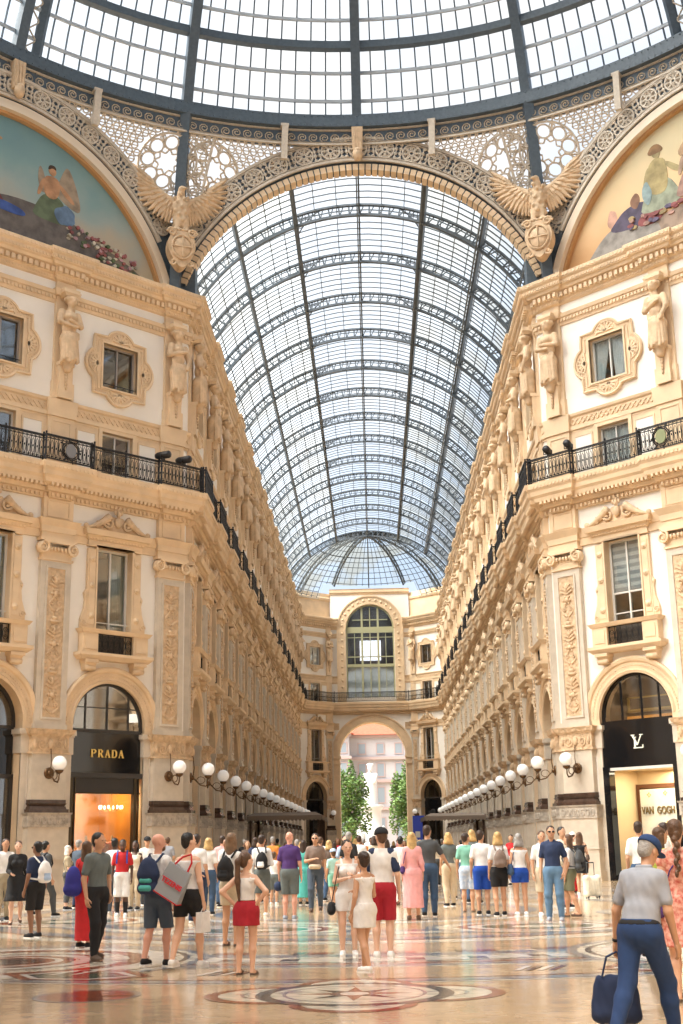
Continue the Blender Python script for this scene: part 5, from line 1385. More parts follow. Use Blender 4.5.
for sg_ in RS:
    ym = sum(p[1] for p in sg_) / len(sg_); xm = sum(p[0] for p in sg_) / len(sg_); side = -1 if xm < 0 else 1
    if abs(xm) < 2.0 and len(sg_) >= 2 and ym > 120: lab = 'straight black iron railing below the great window of the end wall'
    else:
        lab = None
    if ym < 38: continue
    med = None
    if lab is None:
        w = 'left' if side < 0 else 'right'
        if ym < ZC - 1:
            q = min(DP, key=lambda s: math.dist(dpos(side, s)[:2], (xm, ym)))
            lab = ['black iron railing turning the %s arcade corner, two spotlights beside it' % w, 'black iron railing with oval shield on the %s octagon balcony' % w, 'black iron railing at the outer end of the %s octagon balcony' % w][DP.index(q)]
            mid_i = min(range(len(sg_) - 1), key=lambda i: math.dist(((sg_[i][0] + sg_[i + 1][0]) / 2, (sg_[i][1] + sg_[i + 1][1]) / 2), dpos(side, q)[:2]))
            if (side, q) in done_med or math.dist(dpos(side, q)[:2], (xm, ym)) > 2.2: q = None
            done_med.add((side, q))
            med = (mid_i, SHIELDW if side < 0 else SHIELDG) if q == DP[1] else ((mid_i, SHIELDR) if q == DP[0] else None)
        elif ym < 121:
            k = min(range(16), key=lambda i: abs(ARM_P[i] - ym)); lab = 'black iron balcony railing bulging over the %s arcade pier, %s from the corner' % (w, ORD[k])
        else: lab = 'black iron railing on the slanted corner %s of the great window' % w
    railing(sg_, 'balcony_railing', lab, med)
# spotlights on the railings
def spot(side, s, lab):
    p = Vector(dpos(side, s)) + Vector((-side, -1, 0)) / r2 * 0.8
    root = empty('spotlight', (p.x, p.y, 16.1), RZ['d', side] + 0.4); tag(root, lab, 'spotlight', 'spotlights on the balcony railings')
    a = MB(); a.lathe([(0.12, -0.34), (0.15, -0.3), (0.14, 0.2), (0.1, 0.3)], (0, 0, 0.2), 10, 'y'); a.build('housing', RIRON, root)
    b = MB(); b.box(-0.03, 0.03, -0.03, 0.03, -0.02, 0.12); b.box(-0.18, 0.18, -0.02, 0.02, 0.05, 0.08); b.box(-0.18, -0.15, -0.02, 0.02, 0.05, 0.22); b.box(0.15, 0.18, -0.02, 0.02, 0.05, 0.22); b.build('yoke', RIRON, root)
spot(-1, 1.75, 'black spotlight on the left balcony railing, the one farther from the corner'); spot(-1, 0.75, 'black spotlight on the left balcony railing, the one nearer the corner')
spot(1, 1.75, 'black spotlight on the right balcony railing, the one farther from the corner'); spot(1, 0.75, 'black spotlight on the right balcony railing, the one nearer the corner')

# ------------------------------------------------------------------ caryatid statues
def caryatid(v):
    z0 = 19.3; s = SDF(0.03); y = -0.42
    sg = 1 if v else -1
    s.cone((0, y, z0 + 0.05), (0, y, z0 + 0.75), 0.32, 0.33, 0.1); s.ell((0, y, z0 + 0.85), (0.36, 0.27, 0.3), 0.1); s.cone((0, y, z0 - 0.35), (0, y, z0 + 0.05), 0.16, 0.24, 0.06)
    s.ell((0, y, z0 + 1.35), (0.3, 0.22, 0.3), 0.1); s.ell((0, y, z0 + 1.75), (0.36, 0.22, 0.26), 0.1); s.ell((0.1, y - 0.16, z0 + 1.72), (0.12, 0.1, 0.12), 0.06); s.ell((-0.1, y - 0.16, z0 + 1.72), (0.12, 0.1, 0.12), 0.06)
    s.cone((0, y, z0 + 1.95), (0.02 * sg, y - 0.04, z0 + 2.2), 0.12, 0.1, 0.05)
    s.ell((0.04 * sg, y - 0.08, z0 + 2.34), (0.16, 0.19, 0.22), 0.03); s.ell((0.04 * sg, y - 0.02, z0 + 2.43), (0.23, 0.22, 0.19), 0.03); s.cone((0.04 * sg, y - 0.26, z0 + 2.34), (0.04 * sg, y - 0.24, z0 + 2.4), 0.035, 0.025, 0.02)
    for a in (-1, 1):
        s.cone((a * 0.34, y, z0 + 1.88), (a * 0.46, y - 0.08, z0 + 1.45), 0.14, 0.12, 0.05)
    if v: 
        s.cone((0.46, y - 0.08, z0 + 1.45), (-0.1, y - 0.3, z0 + 1.5), 0.09, 0.07, 0.04); s.cone((-0.46, y - 0.08, z0 + 1.45), (0.08, y - 0.32, z0 + 1.28), 0.09, 0.07, 0.04); s.ell((-0.14, y - 0.31, z0 + 1.5), (0.09, 0.06, 0.07), 0.02); s.ell((0.13, y - 0.33, z0 + 1.28), (0.09, 0.06, 0.07), 0.02)
    else:
        s.cone((0.46, y - 0.08, z0 + 1.45), (0.3, y - 0.26, z0 + 1.0), 0.09, 0.07, 0.04); s.cone((-0.46, y - 0.08, z0 + 1.45), (0.16, y - 0.32, z0 + 1.62), 0.09, 0.07, 0.04); s.ell((0.22, y - 0.31, z0 + 1.64), (0.09, 0.06, 0.07), 0.02); s.ell((0.28, y - 0.28, z0 + 0.94), (0.07, 0.06, 0.09), 0.02)
    for i in range(9):   # folds of the drapery
        a = rad(200 + 140 * i / 8); s.cone((0.33 * math.cos(a), y + 0.24 * math.sin(a), z0 + 1.05), ((0.36 + .03 * (i % 2)) * math.cos(a + .12 * sg), y + 0.3 * math.sin(a), z0 - 0.12 + .08 * (i % 3)), 0.045, 0.06, 0.012)
    for i in range(5): s.cone((-0.34, y - 0.1, z0 + 1.1 + .05 * i), (0.34, y - 0.16, z0 + 0.9 + 0.05 * i), 0.04, 0.04, 0.02)
    for i in range(9): s.ell((0.21 * math.cos(i * .7) + 0.04 * sg, y - 0.02 + 0.17 * math.sin(i * .7), z0 + 2.46), (0.09, 0.09, 0.1), 0.015)
    f = PreMB(s).mb
    p = MB(); p.frustum((-0.26, 0.26, -0.3, 0, 18.3), (-0.3, 0.3, -0.34, 0, 19.2)); p.box(-0.32, 0.32, -0.4, 0, 19.1, 19.24); p.box(-0.3, 0.3, -0.34, 0, 17.82, 18.3)
    fl_ = MB()
    for i in range(7): fl_.ball((0, -0.36, 19.0 - i * 0.13), (0.1 - i * 0.008, 0.06, 0.08), 6, 4)
    fl_.tube([(0, -0.36, 19.1), (0, -0.36, 18.2)], 0.02, 4)
    hd = MB(); hd.frustum((-0.22, 0.22, -0.5, 0, 21.88), (-0.32, 0.32, -0.56, 0, 22.0)); hd.box(-0.34, 0.34, -0.58, 0, 22.0, 22.16); hd.box(-0.4, 0.4, -0.1, 0, 22.2, 22.6)
    return Kind('caryatid_statue', 'statue', [('figure', f, STATUE), ('tapered_pedestal', p, STONE, [('fruit_drop', fl_, STATUE)]), ('cushion_block', hd, STONE)])
K_CAR = [caryatid(0), caryatid(1)]
desc = ['bare-shouldered stone figure, arm across chest,', 'stone figure with folded arms,']
for j, (t, side, i, loc, rz, sx, far) in enumerate(PIERS):
    v = (i + (0 if t == 'd' else 1) + (1 if side > 0 else 0)) % 2
    K_CAR[v].put(loc, rz, desc[v] + ' ' + pwhere(t, side, i), 0.8 if t == 'c' else 1.0, far)

# ------------------------------------------------------------------ eagles
for side in (-1, 1):
    root = empty('eagle_statue', (side * 7.45, 47.35, 24.0), -side * PI / 8); tag(root, 'stone eagle with spread wings above a shield, %s foot of the great arch' % ('left' if side < 0 else 'right'), 'statue')
    s = SDF(0.04)
    s.ell((0, -0.1, 3.1), (0.34, 0.34, 0.5), 0.12); s.ell((0, -0.12, 2.6), (0.3, 0.3, 0.45), 0.12); s.cone((0, -0.1, 3.45), (0.02 * side, -0.2, 3.8), 0.22, 0.15, 0.08); s.ell((0, -0.24, 3.95), (0.14, 0.19, 0.14), 0.04)
    s.cone((-0.08 * side, -0.4, 3.95), (-0.16 * side, -0.52, 3.86), 0.07, 0.025, 0.02)
    for a in (-1, 1):
        s.cone((a * 0.16, -0.18, 2.5), (a * 0.2, -0.28, 2.15), 0.17, 0.1, 0.06)
        for q in (-0.1, 0.0, 0.1): s.cone((a * 0.2 + q, -0.3, 2.12), (a * 0.2 + q * 1.5, -0.46, 2.02), 0.05, 0.03, 0.02)
        s.cone((a * 0.25, 0.0, 3.4), (a * 0.7, 0.08, 3.75), 0.16, 0.12, 0.08); s.cone((a * 0.7, 0.08, 3.7), (a * 1.15, 0.12, 4.15), 0.14, 0.08, 0.05)
    for i in range(30): 
        a = i * 2.4; zz_ = 2.4 + i * 0.045; s.ell((0.3 * math.cos(a), -0.12 + 0.32 * math.sin(a), zz_), (0.08, 0.07, 0.1), 0.02)
    s.cone((0, 0.1, 2.3), (0, 0.2, 1.9), 0.22, 0.28, 0.05)
    s.build('body', STATUE, root)
    for a in (-1, 1):
        w = MB()
        for L in range(3):     # three rows of feathers
            n = (14, 11, 9)[L]
            for i in range(n):
                t = i / (n - 1); bx = a * (0.3 + 0.88 * t); bz = 3.3 + 0.85 * t ** 1.1
                ln = (1.1, 0.8, 0.5)[L] * (0.72 + 0.35 * t); an = rad(-78 + 122 * t ** 1.3) 
                if True: dx, dz = a * math.cos(an) * ln, math.sin(an) * ln
                p0 = Vector((bx, 0.1 - 0.05 * L, bz)); p1 = p0 + Vector((dx * 0.55, 0, dz * 0.55)); p2 = p0 + Vector((dx, 0.02, dz))
                w.tube([tuple(p0), tuple(p1), tuple(p2)], [0.1, 0.135, 0.04], 5)
        w.build('wing', STATUE, root)
    sh_ = MB()
    pts = [(0, 0.2), (0.42, 0.75), (0.6, 1.2), (0.5, 1.75), (0.3, 1.95), (-0.3, 1.95), (-0.5, 1.75), (-0.6, 1.2), (-0.42, 0.75)]
    sh_.prism(smooth2(pts), -0.45, 0.1); sh_.ball((0, -0.42, 1.2), (0.42, 0.16, 0.5), 14, 8); sh_.tube([(0.43 * math.cos(k * PI / 10), -0.5, 1.2 + 0.52 * math.sin(k * PI / 10)) for k in range(20)], 0.05, 5, closed=True)
    sh_.bar((-0.4, -0.58, 1.2), (0.4, -0.58, 1.2), 0.05, 0.06); sh_.bar((0, -0.58, 0.75), (0, -0.58, 1.65), 0.05, 0.06)
    for a in (-1, 1): sh_.tube(spiral(a * 0.42, 1.85, 0.2, 0.05, 0 if a > 0 else PI, 1.4, -0.45, 12, a), 0.06, 5); sh_.tube(spiral(a * 0.35, 0.55, 0.16, 0.04, 0 if a > 0 else PI, 1.2, -0.42, 10, -a), 0.05, 5)
    for k in range(7): sh_.ball((-0.45 + 0.15 * k, -0.4, 2.0), (0.1, 0.1, 0.07), 6, 4)
    sh_.build('shield', STATUE, root)

# ------------------------------------------------------------------ shops
def text(body, size, m, parent, loc, rot=(PI / 2, 0, 0), name='lettering', ext=0.02, sx=1.0, bold=0.0, space=1.0):
    c = bpy.data.curves.new(name, 'FONT'); c.body = body; c.size = size; c.extrude = ext; c.align_x = 'CENTER'; c.align_y = 'CENTER'; c.offset = bold; c.space_character = space
    o = bpy.data.objects.new(name, c); COL.objects.link(o); o.data.materials.append(m); o.parent = parent; o.location = loc; o.rotation_euler = rot; o.scale = (sx, 1, 1)
    dg = bpy.context.evaluated_depsgraph_get(); me = bpy.data.meshes.new_from_object(o.evaluated_get(dg)); bpy.data.objects.remove(o)
    o = bpy.data.objects.new(name, me); COL.objects.link(o); o.parent = parent; o.location = loc; o.rotation_euler = rot; o.scale = (sx, 1, 1)
    return o
def serif(parent, letters, x0, z0, h, wds, m, name='letter'):
    """roman capitals with thick and thin strokes, built from bars"""
    x = x0
    G = {'P': [((.15, 0), (.15, 1), 1), ((.0, 0), (.35, 0), 0), ((.0, 1), (.5, 1), 0), ((.5, 1), (.72, .88), .5), ((.74, .9), (.74, .62), 1), ((.72, .62), (.5, .5), .5), ((.5, .5), (.15, .5), 0)],
         'R': [((.15, 0), (.15, 1), 1), ((.0, 0), (.32, 0), 0), ((.0, 1), (.5, 1), 0), ((.5, 1), (.7, .88), .5), ((.72, .9), (.72, .64), 1), ((.7, .62), (.5, .52), .5), ((.5, .52), (.15, .52), 0), ((.42, .5), (.8, 0), 1), ((.7, 0), (.95, 0), 0)],
         'A': [((.12, 0), (.45, 1), 0.2), ((.45, 1), (.8, 0), 1), ((.0, 0), (.28, 0), 0), ((.64, 0), (.98, 0), 0), ((.24, .34), (.66, .34), 0)],
         'D': [((.15, 0), (.15, 1), 1), ((.0, 0), (.5, 0), 0), ((.0, 1), (.5, 1), 0), ((.5, 1), (.78, .8), .6), ((.8, .82), (.8, .2), 1), ((.78, .2), (.5, 0), .6)]}
    for ch in letters:
        mb = MB()
        for a, b, th in G[ch]: mb.bar((x + a[0] * wds, -0.03, z0 + a[1] * h), (x + b[0] * wds, -0.03, z0 + b[1] * h), 0.05, h * (0.07 + 0.15 * th), up=(0, 1, 0)) if False else mb.bar((x + a[0] * wds, 0, z0 + a[1] * h), (x + b[0] * wds, 0, z0 + b[1] * h), h * (0.07 + 0.15 * th), 0.04, up=(0, 1, 0))
        mb.build(name, m, parent); x += wds * 1.22
# left: fashion shop with gold lettering
L0 = dpos(-1, DB[0]); n_ = Vector((1, -1, 0)) / r2 * 0.28; rt = empty('shop_front', Vector(L0) + n_, PI / 4); tag(rt, 'shop front with PRADA in gold letters on a black sign, under the left arch', 'shop front')
fr = MB(); fanlight(fr, 0.42, bars=(-0.62, 0.0, 0.62)); fr.box(-1.5, 1.5, 0.4, 0.45, 6.42, 6.46); fr.box(-1.55, 1.55, 0.3, 0.55, 3.92, 4.1); fr.build('fanlight_frame', WFRAME, rt)
sb = MB(); sb.box(-1.5, 1.5, 0.4, 0.48, 4.1, 5.58); so = sb.build('sign_board', BLACK, rt)
lt = empty('sign_lettering', (0, 0.36, 0)); lt.parent = so; serif(lt, 'PRADA', -0.66, 4.66, 0.27, 0.24, GOLD)
fan_glass(0.42).build('fanlight_pane', WGLASS, rt)
sh = MB(); sh.box(-1.45, 1.45, 0.35, 0.5, 3.4, 3.92); sh.build('dark_shutter_box', mat('dark_shutter', (0.025, 0.022, 0.02), 0.5), rt)
ff = MB(); 
for x in (-1.5, 1.2): ff.box(x, x + 0.1, 0.3, 0.5, 0, 3.92); ff.box(x + 0.18, x + 0.22, 0.3, 0.5, 0, 3.92)
ff.box(-1.5, 1.5, 0.35, 0.45, 3.36, 3.42); ff.box(-1.5, 1.5, 0.35, 0.45, 0, 0.12); ff.build('bronze_door_frame', mat('dark_bronze_frame', (0.06, 0.045, 0.025), 0.3, metal=0.6), rt)
gg = MB(); gg.box(-1.4, 1.3, 0.4, 0.41, 0.1, 3.4); gg.build('display_pane', WGLASS, rt)
rr = room(-1.6, 1.6, 0.0, 3.9, 0.55, 3.2); rr.build('orange_interior', ORANGE, rt)
up_ = room(-1.6, 1.6, 4.1, 7.5, 0.6, 3.0); ui = up_.build('upper_room', mat('warm_room', (0.14, 0.10, 0.07), 0.9), rt)
def pt_light(name, loc, e, col, r=1.6):
    d = bpy.data.lights.new(name, 'AREA'); d.energy = e; d.color = col; d.size = r; o = bpy.data.objects.new(name, d); COL.objects.link(o); o.location = loc; return o
def loc_of(root, p):
    a = root.rotation_euler[2]; return (root.location[0] + p[0] * math.cos(a) - p[1] * math.sin(a), root.location[1] + p[0] * math.sin(a) + p[1] * math.cos(a), p[2])
pt_light('shop_lamp', loc_of(rt, (0.3, 1.7, 3.84)), 110, (1, 0.72, 0.38)); pt_light('upper_room_lamp', loc_of(rt, (0.3, 1.6, 7.3)), 12, (1, 0.8, 0.55))
def at_shop(name, label, cat, root, p, group=None):
    q = loc_of(root, p); e = empty(name, q, root.rotation_euler[2]); return tag(e, label, cat, group)
ch = at_shop('chandelier', 'small lit chandelier hanging inside the left shop window', 'chandelier', rt, (0.8, 1.2, 2.65))
c_ = MB()
for k in range(8): a = k * PI / 4; c_.tube([(0, 0, 0.25), (0.2 * math.cos(a), 0.2 * math.sin(a), 0.12), (0.42 * math.cos(a), 0.42 * math.sin(a), 0.2)], 0.015, 4)
c_.tube([(0, 0, 0.2), (0, 0, 1.1)], 0.015, 4); c_.build('arms', GOLD, ch); c_ = MB()
for k in range(8): a = k * PI / 4; c_.ball((0.42 * math.cos(a), 0.42 * math.sin(a), 0.27), (0.035, 0.035, 0.07), 6, 5)
c_.build('bulbs', mat('warm_bulb', (1.0, 0.85, 0.6), 0.5, emit=6), ch)
for k, (x, col, z, nm) in enumerate(((-0.35, (0.8, 0.55, 0.02), 0.9, 'yellow'), (0.28, (0.6, 0.08, 0.06), 0.9, 'red'), (0.75, (0.65, 0.16, 0.12), 0.95, 'coral'))):
    b = at_shop('display_bust', nm + ' dressed bust in the left shop window', 'mannequin', rt, (x, 1.0, 0.12))
    s = SDF(0.03); s.ell((0, 0, 1.35), (0.2, 0.13, 0.25), 0.08); s.ell((0, 0, 1.05), (0.16, 0.12, 0.2), 0.08); s.cone((0.2, 0, 1.48), (0.26, 0, 1.2), 0.07, 0.06, 0.05); s.cone((-0.2, 0, 1.48), (-0.26, 0, 1.2), 0.07, 0.06, 0.05); s.ell((0, 0, 0.8), (0.2, 0.15, 0.25), 0.08); s.build('dress', mat('dress_' + nm, col, 0.7, noise=0.3), b, 0.004)
    q = MB(); q.lathe([(0.2, 0), (0.2, 0.03), (0.02, 0.05), (0.02, 0.7)], (0, 0, 0), 10); q.build('stand', BRONZE, b)
    n_ = MB(); n_.ball((0, 0, 1.68), (0.055, 0.055, 0.12), 8, 6); n_.build('neck', STATUE, b)
tl = at_shop('table_lamp', 'white-shaded lamp in the fanlight above the left shop sign', 'lamp', rt, (1.35, 0.7, 5.62)); q = MB(); q.lathe([(0.2, 0.4), (0.16, 0.7)], (0, 0, 0), 12); q.build('lamp_shade', mat('lamp_shade', (0.9, 0.85, 0.75), 0.8, emit=0.8), tl); q = MB(); q.lathe([(0.1, 0), (0.03, 0.08), (0.05, 0.25), (0.015, 0.4)], (0, 0, 0), 10); q.build('base', BRONZE, tl)
# right: leather goods shop
R0 = dpos(1, DB[0]); n_ = Vector((-1, -1, 0)) / r2 * 0.28; rt = empty('shop_front', Vector(R0) + n_, -PI / 4); tag(rt, 'glossy black shop front with a pale LV monogram, under the right arch', 'shop front')
fr = MB(); fanlight(fr, 0.42, bars=(-0.45, 0.12, 0.62)); fr.box(-1.55, -1.28, 0.2, 0.55, 0, 4.0); fr.box(1.4, 1.55, 0.2, 0.55, 0, 4.0); fr.build('fanlight_frame', BLACK, rt)
sb = MB(); sb.box(-1.55, 1.55, 0.3, 0.45, 3.95, 5.6); so = sb.build('sign_board', BLACK, rt)
mg = MB(); PG = lambda pts, w: [mg.bar((a[0], 0.27, a[1]), (b[0], 0.27, b[1]), w2, 0.04, up=(0, 1, 0)) for a, b, w2 in pts]
PG([((-0.13, 4.62), (-0.13, 5.0), .05), ((-0.19, 4.62), (0.2, 4.62), .035), ((0.2, 4.62), (0.2, 4.72), .03), ((-0.19, 5.0), (-0.07, 5.0), .025), ((-0.22, 5.08), (-0.03, 4.72), .05), ((-0.03, 4.72), (0.15, 5.08), .028), ((-0.28, 5.08), (-0.13, 5.08), .025), ((0.08, 5.08), (0.22, 5.08), .025)], 0)
mo = mg.build('monogram', mat('pale_monogram', (0.75, 0.72, 0.58), 0.4, emit=0.25), so)
fan_glass(0.42).build('fanlight_pane', WGLASS, rt)
st = MB(); st.box(-1.28, 1.45, 0.28, 0.42, 3.86, 3.96); st.build('white_soffit_strip', LFRAME, rt)
rr = room(-1.6, 1.5, 0.0, 3.9, 0.5, 2.5); rr.build('cream_entrance', mat('cream_panelling', (0.72, 0.56, 0.34), 0.5), rt)
up_ = room(-1.6, 1.6, 4.1, 7.5, 0.6, 3.0); up_.build('upper_room', mat('warm_room', (0.14, 0.10, 0.07), 0.9), rt)
ob = MB(); ob.box(-1.0, 1.5, 1.2, 1.3, 5.62, 5.85); ob.build('orange_cabinet', mat('orange_lit_wood', (0.75, 0.28, 0.03), 0.5, emit=0.2), rt)
cb = MB(); hole_frame(cb, -0.9, 1.3, 6.1, 6.5, 0.05, 1.2, 1.3); cb.box(-1.0, 1.4, 1.25, 1.5, 6.0, 6.06); cb.build('shelf_unit', GOLD, rt)
pt_light('shop_lamp', loc_of(rt, (0, 1.4, 3.84)), 60, (1, 0.86, 0.62)); pt_light('upper_room_lamp', loc_of(rt, (0.0, 1.8, 7.3)), 16, (1, 0.75, 0.45))
po = at_shop('display_board', 'pale flowery display board reading VAN GOGH inside the right shop entrance', 'sign', rt, (-0.41, 2.2, 0.02))
b_ = MB(); b_.box(-0.95, 1.2, 0, 0.08, 0.1, 3.2); bd = b_.build('board', mat('flowery_board', (0.74, 0.74, 0.66), 0.5, col2=(0.50, 0.55, 0.56), nscale=2.2), po)
bk = MB(); hole_frame(bk, -1.0, 1.25, 0.2, 3.25, 0.14, 0.08, 0.2); bk.build('dark_wood_frame', mat('dark_wood', (0.12, 0.045, 0.02), 0.4), po)
text('VAN  GOGH', 0.38, mat('olive_gold_letters', (0.16, 0.11, 0.04), 0.4), bd, (-0.18, -0.03, 2.42), bold=0.004, sx=0.66)
for x, z in ((-0.55, 3.0), (0.15, 3.05), (0.15, 1.95), (0.85, 3.0), (-0.4, 1.3)):
    q = MB(); 
    for k in range(4): a = k * PI / 2; q.ball((x + 0.06 * math.cos(a), -0.01, z + 0.06 * math.sin(a)), (0.035, 0.015, 0.035), 6, 4)
    q.build('flower_mark', GOLD, bd)

# ------------------------------------------------------------------ cafe canopies along the arm, banner
def canopy(x0, x1, y0, y1, label):
    root = empty('cafe_canopy', (x0, y0, 0)); tag(root, label, 'canopy'); w = x1 - x0; d = y1 - y0
    DK = mat('dark_brown_canvas', (0.07, 0.04, 0.025), 0.8, noise=0.3); CN = mat('taupe_canvas', (0.22, 0.17, 0.13), 0.8)
    t = MB(); t.frustum((0, w, 0, d, 3.02), (0.4, w - 0.4, 0.4, d - 0.4, 3.2)); t.box(0, w, 0, d, 2.96, 3.02); t.build('roof', CN, root)
    v = MB(); n = int(w / 0.22)
    for i in range(n): v.prism([(w * i / n, 3.0), (w * (i + 1) / n, 3.0), (w * (i + 1) / n, 2.8), (w * (i + .75) / n, 2.74), (w * (i + .5) / n, 2.72), (w * (i + .25) / n, 2.74), (w * i / n, 2.8)], -0.03, 0.0)
    v.build('scalloped_valance', CN, root)
    v2 = MB(); m = int(d / 0.25)
    xs = w if x0 < 0 else 0
    for i in range(m): a = d * i / m; b = d * (i + 1) / m; v2.add([(xs, a, 3.0), (xs, b, 3.0), (xs, b, 2.8), (xs, (a + b) / 2, 2.72), (xs, a, 2.8), (xs + 0.03, a, 3.0), (xs + 0.03, b, 3.0), (xs + 0.03, b, 2.8), (xs + 0.03, (a + b) / 2, 2.72), (xs + 0.03, a, 2.8)], [(0, 1, 2, 3, 4), (9, 8, 7, 6, 5)])
    v2.build('side_valance', CN, root)
    for x in (0.2, w - 0.2):
        for y in [0.2 + (d - 0.4) * k / 3 for k in range(4)]: p = MB(); p.box(x - 0.06, x + 0.06, y - 0.06, y + 0.06, 0, 2.96); p.build('post', DK, root)
canopy(-7.1, -2.9, 72, 80, 'brown cafe canopy with a scalloped edge along the left arcade wall')
canopy(3.2, 7.1, 82, 90, 'brown cafe canopy with a scalloped edge along the right arcade wall')
bn = empty('hanging_banner', (3.75, 110, 0)); tag(bn, 'small blue upright banner beside the gate, right of the arch opening', 'banner'); q = MB(); q.box(-0.5, 0.5, -0.03, 0.03, 1.4, 3.6); q.build('cloth', mat('blue_banner', (0.03, 0.06, 0.42), 0.7), bn); q = MB(); q.box(-0.55, -0.5, -0.03, 0.03, 0, 3.7); q.box(-0.3, 0.1, -0.035, 0.035, 1.8, 2.3) ; q.build('pole', LFRAME, bn)

# ------------------------------------------------------------------ piazza beyond the gate
PAL = mat('pale_render', (0.42, 0.41, 0.43), 0.8, noise=0.05); PINK = mat('pale_pink_stone', (0.40, 0.31, 0.30), 0.8); ROOFR = mat('red_roof_tiles', (0.42, 0.11, 0.06), 0.8, noise=0.2, nscale=2)
def palace():
    root = empty('palace', (-1.0, 230, 0)); tag(root, 'bright pale palace with a red tiled roof seen through the gate arch', 'building')
    x0, x1 = -26, 30
    w = MB(); w.box(x0, x1, 0, 14, 0, 20.0); w.build('front_wall', PAL, root)
    w = MB(); w.box(x0 - 1, -3.2, -4, 0, 0, 20.0); w.build('projecting_wing', PAL, root)
    r_ = MB(); r_.frustum((x0 - 1, x1 + 1, -1.0, 15, 20.2), (x0 + 4, x1 - 4, 5, 9, 24.0)); r_.frustum((x0 - 2, -2.4, -5, 3, 20.2), (x0 + 3, -5, -1, 1, 23.0)); r_.build('roof', ROOFR, root)
    c = MB()
    for z in (7.0, 11.8, 15.8, 19.7): c.box(x0, x1, -0.5, 0, z, z + 0.5); c.box(x0 - 1.5, -2.8, -4.5, -4, z, z + 0.5)
    c.build('cornice', PINK, root)
    for zi, (z, h) in enumerate(((2.2, 3.4), (8.3, 2.6), (12.9, 2.2), (16.9, 1.7))):
        for i in range(12):
            x = -1.0 + (i - 5) * 3.3
            y = 0.0 if x > -3.2 else -4.0
            b = MB(); hole_frame(b, x - 0.6, x + 0.6, z, z + h, 0.18, y - 0.12, y + 0.02); f_ = b.build('window', PINK, root); b = MB(); b.box(x - 0.6, x + 0.6, y - 0.06, y - 0.02, z, z + h); b.build('pane', mat('grey_far_pane', (0.24, 0.29, 0.34), 0.3), f_)
    for x in (-5.5, -1.6): b = MB(); b.tube([(x, 6, 22), (x, 6, 29)], 0.09, 5); b.build('roof_mast', IRON, root)
palace()
MARB = mat('bright_marble', (0.62, 0.61, 0.60), 0.6)
mn = empty('monument', (-0.4, 165, 0)); tag(mn, 'tall white marble statue on a round stepped pedestal in the square', 'monument')
q = MB()
for k in range(4): q.lathe([(4.2 - k * 0.6, k * 0.35), (4.2 - k * 0.6, (k + 1) * 0.35)], (0, 0, 0), 16)
q.lathe([(1.6, 1.4), (1.5, 3.2), (1.35, 3.4), (1.3, 5.4), (1.6, 5.7), (1.7, 6.1)], (0, 0, 0), 12); q.build('pedestal', MARB, mn)
for k in range(4):
    a = k * PI / 2 + PI / 4; f = SDF(0.08); x, y = 2.1 * math.cos(a), 2.1 * math.sin(a)
    f.cone((x, y, 1.5), (x, y, 2.7), 0.42, 0.3, 0.1); f.ell((x, y, 2.8), (0.36, 0.3, 0.3), 0.1); f.ell((x, y, 3.3), (0.16, 0.17, 0.2), 0.05); f.cone((x + 0.3, y, 2.9), (x + 0.35, y - 0.1, 2.3), 0.1, 0.08, 0.05); f.cone((x - 0.3, y, 2.9), (x - 0.35, y - 0.1, 2.3), 0.1, 0.08, 0.05); f.build('seated_figure', MARB, mn)
f = SDF(0.1); f.cone((0, 0, 6.1), (0, 0, 9.0), 0.95, 0.75, 0.2); f.ell((0, 0, 9.3), (0.85, 0.6, 0.9), 0.2); f.cone((-0.7, -0.1, 9.8), (-0.5, -0.5, 8.8), 0.28, 0.22, 0.1); f.cone((0.7, -0.1, 9.8), (0.45, -0.6, 8.9), 0.28, 0.22, 0.1); f.cone((0, 0, 10.1), (0, -0.1, 10.5), 0.25, 0.22, 0.1); f.ell((0, -0.12, 10.85), (0.36, 0.4, 0.45), 0.08); f.ell((0, -0.4, 10.5), (0.22, 0.2, 0.3), 0.08); f.ell((0, 0.05, 11.15), (0.5, 0.5, 0.16), 0.05)
f.build('standing_figure', MARB, mn)
LEAF = mat('tree_leaves', (0.15, 0.26, 0.07), 0.7, noise=0.35, nscale=1.5); BARK = mat('bark', (0.12, 0.08, 0.05), 0.9)
def tree(x, y, h, r, seed, label):
    root = empty('plane_tree', (x, y, 0)); tag(root, label, 'tree'); rn = random.Random(seed)
    t = MB(); t.tube([(0, 0, 0), (0.1, 0, h * 0.3), (0, 0.1, h * 0.6)], [0.28, 0.22, 0.1], 7)
    for k in range(6): a = k * 1.05; t.tube([(0, 0, h * (0.25 + .05 * k)), (r * 0.6 * math.cos(a), r * 0.6 * math.sin(a), h * (0.45 + .06 * k))], [0.1, 0.03], 5)
    t.build('trunk', BARK, root)
    L2 = MB()
    for k in range(9000):
        while True:
            u = Vector((rn.uniform(-1, 1), rn.uniform(-1, 1), rn.uniform(-1, 1)))
            if u.length < 1: break
        b = 0.75 + 0.3 * math.sin(u.x * 5 + seed) * math.cos(u.z * 6 + u.y * 4)
        if u.length > b: continue
        p = Vector((u.x * r * (1 - 0.3 * max(0, u.z)), u.y * r, h * 0.54 + u.z * h * 0.46)); a = Vector((rn.uniform(-1, 1), rn.uniform(-1, 1), rn.uniform(-.6, .6))).normalized() * 0.2; c = a.cross(Vector((rn.uniform(-1, 1), rn.uniform(-1, 1), 1))).normalized() * 0.13
        L2.add([tuple(p - a), tuple(p + c), tuple(p + a), tuple(p - c)], [(0, 1, 2, 3)])
    o = L2.build('crown', LEAF, root)
tree(-2.9, 152, 11.0, 3.0, 1, 'green tree left of the monument seen through the gate arch'); tree(3.9, 150, 10.8, 2.6, 2, 'green tree right of the monument seen through the gate arch')
